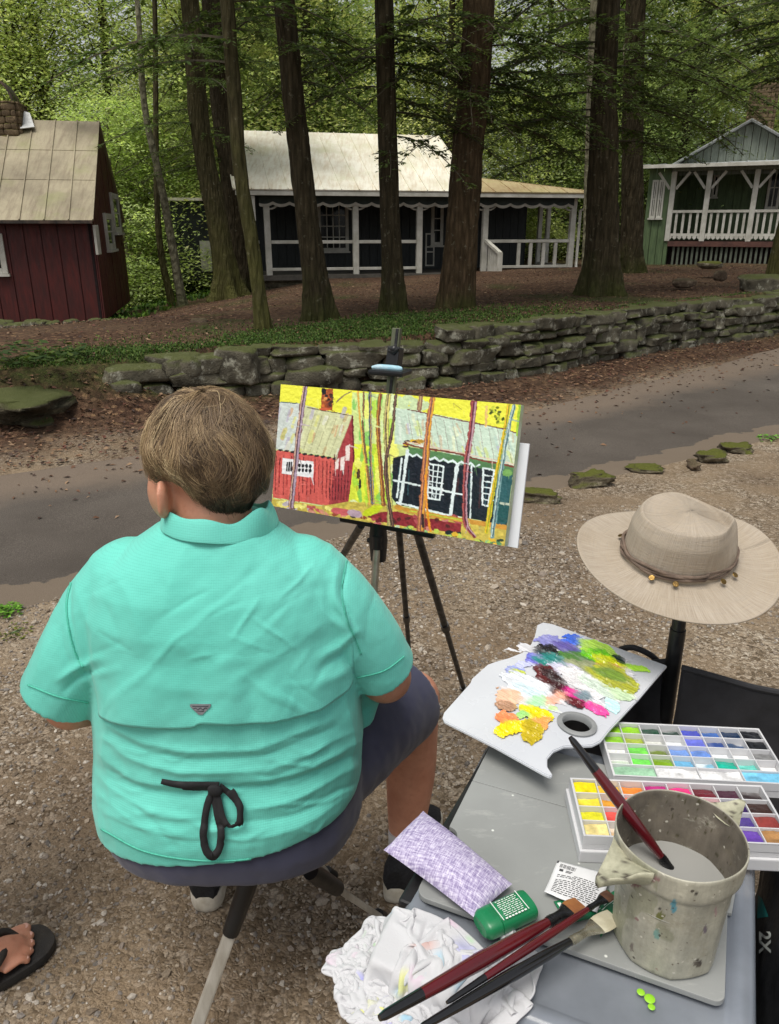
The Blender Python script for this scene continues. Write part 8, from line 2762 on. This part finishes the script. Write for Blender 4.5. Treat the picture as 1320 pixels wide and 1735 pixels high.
Bin = at_z(1131, 1466, TZ + .089)
Topb = at_z(966, 1249, .925)
dirb = (Bin - Topb).normalized()
brush('dark red brush with a black tip standing in the paint bucket', [Topb, Bin + dirb * .055], (.20, .72, .86), .0078, (M_red_l, M_blk_l, M_fer), 1.2, hair_m('brown bristles', S(120, 80, 50), S(90, 60, 40)))
brush('large dark red brush with a flat orange-brown head lying across the white rag', bp((643, 1725), .768, (985, 1531), .722), (.175, .80, .925), .0092, (M_red_l, M_blk_l, M_fer), 1.35, hair_m('golden bristles', S(176, 116, 62), S(130, 80, 44)))
brush('thin dark red brush lying beside the large red brush', bp((757, 1699), .752, (1036, 1514), .722), (.20, .83, .945), .0052, (M_red_l, M_blk_l, M_fer), 1.5, hair_m('dark brown bristles', S(120, 76, 50), S(80, 52, 36)))
brush('black brush with a silver ferrule and pale bristles, nearest of those lying on the rag', bp((712, 1742), .752, (1041, 1552), .718), (.10, .735, .895), .0072, (M_blk_l, M_blk_l, M_fers), 1.7, hair_m('pale hog bristles', S(226, 220, 196), S(196, 188, 160)))

# lavender eye pillow
Q = [at_z(717, 1374, .722), at_z(868, 1498, .716), at_z(805, 1556, .714), at_z(650, 1440, .716)]
nu, nv = 70, 40
V = []
for side in (1, -1):
    for i in range(nu):
        for j in range(nv):
            s, t = i / (nu - 1), j / (nv - 1)
            q = Q[0].lerp(Q[1], s).lerp(Q[3].lerp(Q[2], s), t)
            ins = math.sin(PI * s) ** .5 * math.sin(PI * t) ** .5
            cx_ = Q[0].lerp(Q[2], .5)
            q = q + (cx_ - q) * .06 * (math.sin(PI * s) * (abs(2 * t - 1) ** 6) * .6 + math.sin(PI * t) * (abs(2 * s - 1) ** 6) * .3)
            h = ins * (.024 if side > 0 else .010)
            V.append((q.x, q.y, q.z + side * h + .002 * math.sin(7 * s + 4 * t) * ins))
Fq = np.concatenate([grid_faces(nu, nv), grid_faces(nu, nv, flip=True) + nu * nv])
wm, nt, bs, out = newmat('lavender slub linen')
co = coords(nt)
mA = coords(nt, 'Object'); rotm = node(nt, 'ShaderNodeMapping'); rotm.inputs['Rotation'].default_value = (0, 0, .55); nt.links.new(co, rotm.inputs[0])
sA = node(nt, 'ShaderNodeMapping'); sA.inputs['Scale'].default_value = (90, 640, 90); nt.links.new(rotm.outputs[0], sA.inputs[0])
sB = node(nt, 'ShaderNodeMapping'); sB.inputs['Scale'].default_value = (640, 90, 90); nt.links.new(rotm.outputs[0], sB.inputs[0])
na = noise_tex(nt, sA.outputs[0], 1, 3); nb2 = noise_tex(nt, sB.outputs[0], 1, 3)
mx_ = mixc(nt, .5, na, nb2)
c = ramp(nt, mx_, [(.38, S(134, 122, 160)), (.5, S(176, 166, 196)), (.62, S(216, 210, 226))])
nt.links.new(c, bs.inputs['Base Color']); bs.inputs['Roughness'].default_value = .9; bs.inputs['Specular IOR Level'].default_value = .1
set_bump(nt, bs, mx_, .5, .002)
o = mesh_np('eye_pillow', V, Fq, wm); tag(o, 'lavender linen eye pillow lying over the left edge of the grey board', 'pillow')

# green stick tube
gs0, gs1 = at_z(818, 1568, TZ + .013), at_z(898, 1531, TZ + .013)
dg_ = (gs1 - gs0).normalized(); sg_ = dg_.cross(Vector((0, 0, 1))).normalized(); ug_ = sg_.cross(dg_); ug_ = Vector((0, 0, 1))
Lg = (gs1 - gs0).length
stick = empty('balm_stick', gs0.lerp(gs1, .5) - Vector((0, 0, .013)), 'flat green plastic balm stick with white lettering beside the eye pillow', 'stick')
M_green = pm('green plastic', S(28, 124, 78), S(24, 112, 70), 6, .3)
M_wht = pm('white print', S(226, 232, 226), None, 5, .5)
def gsec(f, w, h): return [gs0 + dg_ * f + sg_ * (w * math.copysign(abs(math.cos(a)) ** .75, math.cos(a))) + ug_ * (h * math.copysign(abs(math.sin(a)) ** .75, math.sin(a))) for a in np.linspace(0, 2 * PI, 36, endpoint=False)]
def gpart(nm, secs, mat, par): 
    mb = MB(); mb.rings([gsec(*s) for s in secs]); return mb.build(nm, mat, par, True)
gpart('tube_body', [(Lg * .26, .0185, .0122), (Lg * .27, .0195, .0128), (Lg * .92, .0195, .0128), (Lg * .98, .0185, .0120), (Lg * 1.0, .015, .009)], M_green, stick)
gpart('cap', [(-.004, .014, .008), (0, .0178, .0115), (Lg * .04, .0192, .0126), (Lg * .245, .0197, .013), (Lg * .255, .0188, .0124)], M_green, stick)
mb = MB()
def gmark(f0_, f1_, s0_, s1_): mb.prism([gs0 + dg_ * f0_ + sg_ * s0_ + ug_ * .0132, gs0 + dg_ * f1_ + sg_ * s0_ + ug_ * .0132, gs0 + dg_ * f1_ + sg_ * s1_ + ug_ * .0132, gs0 + dg_ * f0_ + sg_ * s1_ + ug_ * .0132], ug_ * .0003)
for f_ in (.275, .80): gmark(Lg * f_, Lg * (f_ + .014), -.015, .015)
rg = random.Random(4)
for k in range(9):
    s_ = -.0115 + k * .0027; a_ = .34 + .03 * rg.random()
    while a_ < .74:
        b_ = a_ + rg.uniform(.03, .09); gmark(Lg * a_, Lg * min(b_, .76), s_, s_ + .0009); a_ = b_ + .02
for k in range(7): gmark(Lg * (.33 + .065 * k), Lg * (.33 + .065 * k + .045), .0130, .0150)
mb.build('lettering', M_wht, stick)

# sachets
def sachet(name, quad, z, mat, label, cat, bend=.003, seed=1):
    P = [at_z(x, y, z) for x, y in quad]
    n_ = 24; V = []
    for i in range(n_):
        for j in range(n_):
            s, t = i / (n_ - 1), j / (n_ - 1)
            q = P[0].lerp(P[1], s).lerp(P[3].lerp(P[2], s), t)
            V.append((q.x, q.y, q.z + bend * math.sin(PI * s) * math.sin(PI * t) + .0008 * math.sin(11 * s + seed) * math.sin(8 * t)))
    root = empty(name, (P[0] + P[2]) / 2 - Vector((0, 0, .0)), label, cat)
    o = mesh_np('foil', V, grid_faces(n_, n_), mat, root); m_ = o.modifiers.new('t', 'SOLIDIFY'); m_.thickness = .0007; m_.offset = -1
    def W(s, t, h=.0009):
        q = P[0].lerp(P[1], s).lerp(P[3].lerp(P[2], s), t); return Vector((q.x, q.y, q.z + h + bend * math.sin(PI * s) * math.sin(PI * t) + .0008 * math.sin(11 * s + seed) * math.sin(8 * t)))
    return root, W


def marks(W, rects, mat, name, root):
    mb = MB()
    for s0_, s1_, t0_, t1_ in rects: mb.prism([W(s0_, t0_), W(s1_, t0_), W(s1_, t1_), W(s0_, t1_)], (0, 0, .0002))
    return mb.build(name, mat, root)


M_foilg = pm('green foil', S(24, 120, 76), S(18, 100, 64), 12, .35)
M_foilw = pm('white foil', S(226, 226, 226), S(214, 214, 216), 8, .4)
M_ink = pm('dark grey print', S(60, 62, 64), None, 5, .7)
rg = random.Random(12)
root_, W = sachet('sachet', [(938, 1528), (1032, 1508), (1046, 1548), (960, 1565)], TZ + .0025, M_foilg, 'green sachet with a white patch, mostly under the white sachet', 'sachet', .002, 3)
marks(W, [(.04, .10, .1, .5), (.12, .2, .25, .6), (.22, .34, .15, .3)], M_wht, 'lettering', root_)
root_, W = sachet('sachet', [(1006, 1530), (1044, 1508), (1049, 1545), (1018, 1588)], TZ + .0050, M_foilg, 'green sachet with small white print against the foot of the bucket', 'sachet', .0015, 5)
marks(W, [(.15 + .1 * (k % 2), .8, .1 + k * .09, .1 + k * .09 + .03) for k in range(9)], M_wht, 'lettering', root_)
root_, W = sachet('sachet', [(945, 1459), (1036, 1483), (1012, 1546), (922, 1512)], TZ + .0085, M_foilw, 'white printed sachet with a barcode left of the bucket', 'sachet', .003, 1)
ls = []
for k in range(12):
    t_ = .36 + k * .048; s_ = .10 + (.3 if k in (0, 3) else 0)
    while s_ < .86:
        e_ = s_ + rg.uniform(.03, .10); ls.append((s_, min(e_, .9), t_, t_ + .018)); s_ = e_ + .02
for k in range(14): ls.append((.08 + k * .022, .08 + k * .022 + rg.choice([.006, .012]), .08, .20))
ls += [(.10, .17, .24, .31), (.22, .34, .25, .27), (.22, .32, .29, .31)]
marks(W, ls, M_ink, 'lettering', root_)
gl = marks(W, [(.78, .93, .20, .33)], M_foilg, 'emblem', root_)
marks(lambda s, t: W(s, t, .0012), [(.81, .83, .23, .30), (.85, .87, .23, .30), (.83, .85, .26, .27), (.885, .90, .23, .30)], M_wht, 'emblem_letters', root_)
mk = marks(W, [(.0, .03, .0, .08)], M_ink, 'corner_mark', root_)

# bag with large white letters at the right
bag = empty('tool_bag', tp_(.50, -.02, .393), 'black bag with teal trim and big white 2X beside the tote at right edge', 'bag')
M_bag = pm('black coated bag', S(26, 27, 29), S(18, 18, 20), 12, .5, .4, 30, .01)
M_teal = pm('teal fabric', S(10, 140, 136), S(8, 118, 116), 12, .6, .3, 60)
mb = MB(); mb.rings([rrect(.425, .60, -.14, .40, .05, z, 6) for z in (.40, .50, .60)] + [rrect(.44, .58, -.11, .36, .05, .655, 6)])
V, F, N = remesh(mb, .008, 5); mesh_np('bag_body', V + N * (vnoise(V, 14, 3) * .008)[:, None], F, M_bag, bag)
bv = BVHTree.FromPolygons([tuple(v) for v in (V + N * (vnoise(V, 14, 3) * .008)[:, None])], [tuple(f) for f in F])
def on_bag(px__, py__, off=.002):
    d = ray(px__, py__).normalized(); h = bv.ray_cast(Vector((0, 0, CAM_H)), d)
    return (h[0] - d * off) if h[0] is not None else at_z(px__, py__, .62)
def patch(nm, quad, mat, par, n_=12):
    V = []
    for i in range(n_):
        for j in range(n_):
            s, t = i / (n_ - 1), j / (n_ - 1)
            x = (quad[0][0] * (1 - s) + quad[1][0] * s) * (1 - t) + (quad[3][0] * (1 - s) + quad[2][0] * s) * t
            y = (quad[0][1] * (1 - s) + quad[1][1] * s) * (1 - t) + (quad[3][1] * (1 - s) + quad[2][1] * s) * t
            V.append(tuple(on_bag(x, y)))
    return mesh_np(nm, V, grid_faces(n_, n_), mat, par)
patch('teal_panel', [(1284, 1516), (1291, 1522), (1302, 1553), (1283, 1556)], M_teal, bag)
patch('teal_panel', [(1262, 1700), (1280, 1684), (1282, 1710), (1258, 1738)], M_teal, bag)
lt = text_mesh('2X', 1.0, Matrix.Identity(4), 'lettering', M_wht, bag, .0)
for v in lt.data.vertices:
    q_ = v.co + wloc(bag)
    v.co = on_bag(1295 + q_.y * 27, 1596 + q_.x * 30, .004) - wloc(bag)

# ---- white rag: a sheet dropped over the tote edge (mass-spring cloth)
def drop_cloth(center, size, n, ang, seed, colliders, steps=150, iters=14, crush=.62, zr=.05, conf=None, hold=.6):
    r = np.random.default_rng(seed)
    g_ = np.linspace(-.5, .5, n)
    A_, B_ = np.meshgrid(g_ * size[0], g_ * size[1], indexing='ij')
    ca, sa = math.cos(ang), math.sin(ang)
    flat = np.stack([A_, B_, 0 * A_], -1)
    nz = vnoise(flat.reshape(-1, 3), 14, 2, seed).reshape(n, n); nz2 = vnoise(flat.reshape(-1, 3), 9, 2, seed + 40).reshape(n, n); nz3 = vnoise(flat.reshape(-1, 3), 9, 2, seed + 80).reshape(n, n); nz2 = nz2 + .12 * vnoise(flat.reshape(-1, 3), 26, 2, seed + 41).reshape(n, n); nz3 = nz3 + .12 * vnoise(flat.reshape(-1, 3), 26, 2, seed + 81).reshape(n, n)
    X_ = A_ * crush + .035 * nz2; Y_ = B_ * crush + .035 * nz3
    P = np.stack([center[0] + X_ * ca - Y_ * sa, center[1] + X_ * sa + Y_ * ca, center[2] + zr * (1 + nz) + .02 * r.random((n, n))], -1)
    prev = P.copy()
    d0, d1 = size[0] / (n - 1), size[1] / (n - 1)
    def cons(ii, jj, rest, k):
        a = P[ii]; b = P[jj]; d = b - a; L = np.linalg.norm(d, axis=-1, keepdims=True) + 1e-9
        c = d * ((L - rest) / L) * .5 * k
        P[ii] = a + c; P[jj] = b - c
    sl = []
    for s in (0, 1):
        sl.append(((slice(s, n - 1, 2), slice(None)), (slice(s + 1, n, 2), slice(None)), d0, 1.0)); sl.append(((slice(None), slice(s, n - 1, 2)), (slice(None), slice(s + 1, n, 2)), d1, 1.0))
        dd = math.hypot(d0, d1)
        sl.append(((slice(s, n - 1, 2), slice(0, n - 1)), (slice(s + 1, n, 2), slice(1, n)), dd, .5)); sl.append(((slice(s, n - 1, 2), slice(1, n)), (slice(s + 1, n, 2), slice(0, n - 1)), dd, .5))
    bend = []
    for s in (0, 1, 2, 3):
        bend.append(((slice(s, n - 2, 4), slice(None)), (slice(s + 2, n, 4), slice(None)), 2 * d0, .05)); bend.append(((slice(None), slice(s, n - 2, 4)), (slice(None), slice(s + 2, n, 4)), 2 * d1, .05))
    def trim(ii, jj):
        A = P[ii]; B = P[jj]
        return A.shape == B.shape
    allc = []
    for c in sl + bend:
        ii, jj, rest, k = c
        a = list(ii); b = list(jj)
        for ax in (0, 1):
            la = len(range(*a[ax].indices(n))); lb = len(range(*b[ax].indices(n))); m_ = min(la, lb)
            ra = range(*a[ax].indices(n)); rb = range(*b[ax].indices(n))
            a[ax] = slice(ra[0], ra[m_ - 1] + 1, ra.step); b[ax] = slice(rb[0], rb[m_ - 1] + 1, rb.step)
        allc.append((tuple(a), tuple(b), rest, k))
    for st_ in range(steps):
        vel = (P - prev) * .94
        prev = P.copy(); old = prev.copy()
        P += vel; P[..., 2] -= .0009 if conf is None or st_ > steps * hold else .0002
        if conf is not None:
            k_ = 1.55 - .55 * min(1, st_ / (steps * hold * .8))
            d_ = (P - np.array(conf[0])); dl = d_.copy()
            dl[..., 0], dl[..., 1] = d_[..., 0] * ca + d_[..., 1] * sa, -d_[..., 0] * sa + d_[..., 1] * ca
            q_ = np.sqrt(((dl / (np.array(conf[1]) * k_)) ** 2).sum(-1))
            m0 = q_ > 1
            if st_ <= steps * hold: P[m0] += (d_[m0] / q_[m0][:, None] - d_[m0]) * .12
        for it in range(iters):
            for ii, jj, rest, k in allc: cons(ii, jj, rest, k)
            for col in colliders: hit = col(P)
        m_ = np.zeros((n, n), bool)
        for col in colliders: m_ |= col(P)
        P[m_] = old[m_] + (P[m_] - old[m_]) * .55; prev[m_] = P[m_]
    return P


def box_col(a0, a1, b0, b1, z1, eps=.005):
    o_ = np.array(O2)[:2]; u_ = np.array(e1)[:2]; v_ = np.array(e2)[:2]
    def f(P):
        q = P[..., :2] - o_
        a = q @ u_; b = q @ v_
        da, db, dc, dd, dz = a - (a0 - eps), (a1 + eps) - a, b - (b0 - eps), (b1 + eps) - b, (z1 + eps) - P[..., 2]
        ins = (da > 0) & (db > 0) & (dc > 0) & (dd > 0) & (dz > 0)
        if ins.any():
            st = np.stack([da, db, dc, dd, dz], -1)
            k = st.argmin(-1)
            for m_i, (vec, dist) in enumerate(((-u_, da), (u_, db), (-v_, dc), (v_, dd))):
                m_ = ins & (k == m_i); P[m_, :2] += vec * dist[m_][:, None]
            m_ = ins & (k == 4); P[m_, 2] += dz[m_]
        return ins
    return f


def sph_col(c, r):
    c = np.array(c)
    def f(P):
        d = P - c; L = np.linalg.norm(d, axis=-1); m_ = L < r
        P[m_] = c + d[m_] / (L[m_][:, None] + 1e-9) * r
        return m_
    return f


M_rag = attr_mat('stained white cotton', .9, .35, 350, .1, bdist=.0012)
cols_ = [box_col(a0, a1, b0, b1, .690), box_col(.0, BW, .0, .35, TZ)]


def rag(name, label, center, size, n, ang, seed, cols__, stains, **k):
    P = drop_cloth(center, size, n, ang, seed, cols__, **k)
    g_ = np.linspace(0, 1, n); A_, B_ = np.meshgrid(g_, g_, indexing='ij')
    c = np.tile(np.array(S(198, 198, 200)), (n, n, 1))
    r = random.Random(seed)
    for q in range(stains):
        x, y, rr_ = r.random(), r.random(), r.uniform(.015, .07); col = np.array(r.choice([S(214, 216, 130), S(140, 190, 214), S(210, 180, 200), S(150, 150, 214), S(226, 206, 150), S(160, 210, 150), S(200, 160, 150)]))
        w = smooth(1.2, .3, np.hypot(A_ - x, B_ - y) / rr_ + .5 * vnoise(n3(A_, B_), 22, 3, q))[..., None] * r.uniform(.3, .9)
        c = c * (1 - w) + col * w
    V = P.reshape(-1, 3)
    o = mesh_np(name, V, grid_faces(n, n), M_rag, None, True, c.reshape(-1, 3))
    sb_ = o.modifiers.new('s', 'SUBSURF'); sb_.levels = 1; sb_.render_levels = 2
    s2 = o.modifiers.new('t', 'SOLIDIFY'); s2.thickness = .0022; s2.offset = 0
    return tag(o, label, 'rag')


def floor_col(z):
    def f(P):
        m_ = P[..., 2] < z
        P[..., 2][m_] = z
        return m_
    return f


k1 = at_z(668, 1628, .700)
cR = at_z(800, 1640, .70)
rag('cleaning_rag', 'paint-stained rag spread flat over the lid of the tote under the brushes', (cR.x, cR.y, .712), (.34, .30), 64, angT + .2, 14, cols_ + [floor_col(.60)], 30, crush=.75, zr=.02, steps=80, conf=((cR.x, cR.y, .712), (.125, .10, .022)))
rag('cleaning_rag', 'crumpled white rag with pale paint stains hanging over the left corner of the tote', (k1.x, k1.y, .715), (.46, .44), 96, .9, 5, cols_ + [floor_col(.662)], 30, crush=.55, zr=.05, steps=100, conf=((k1.x, k1.y, .715), (.100, .120, .062)))
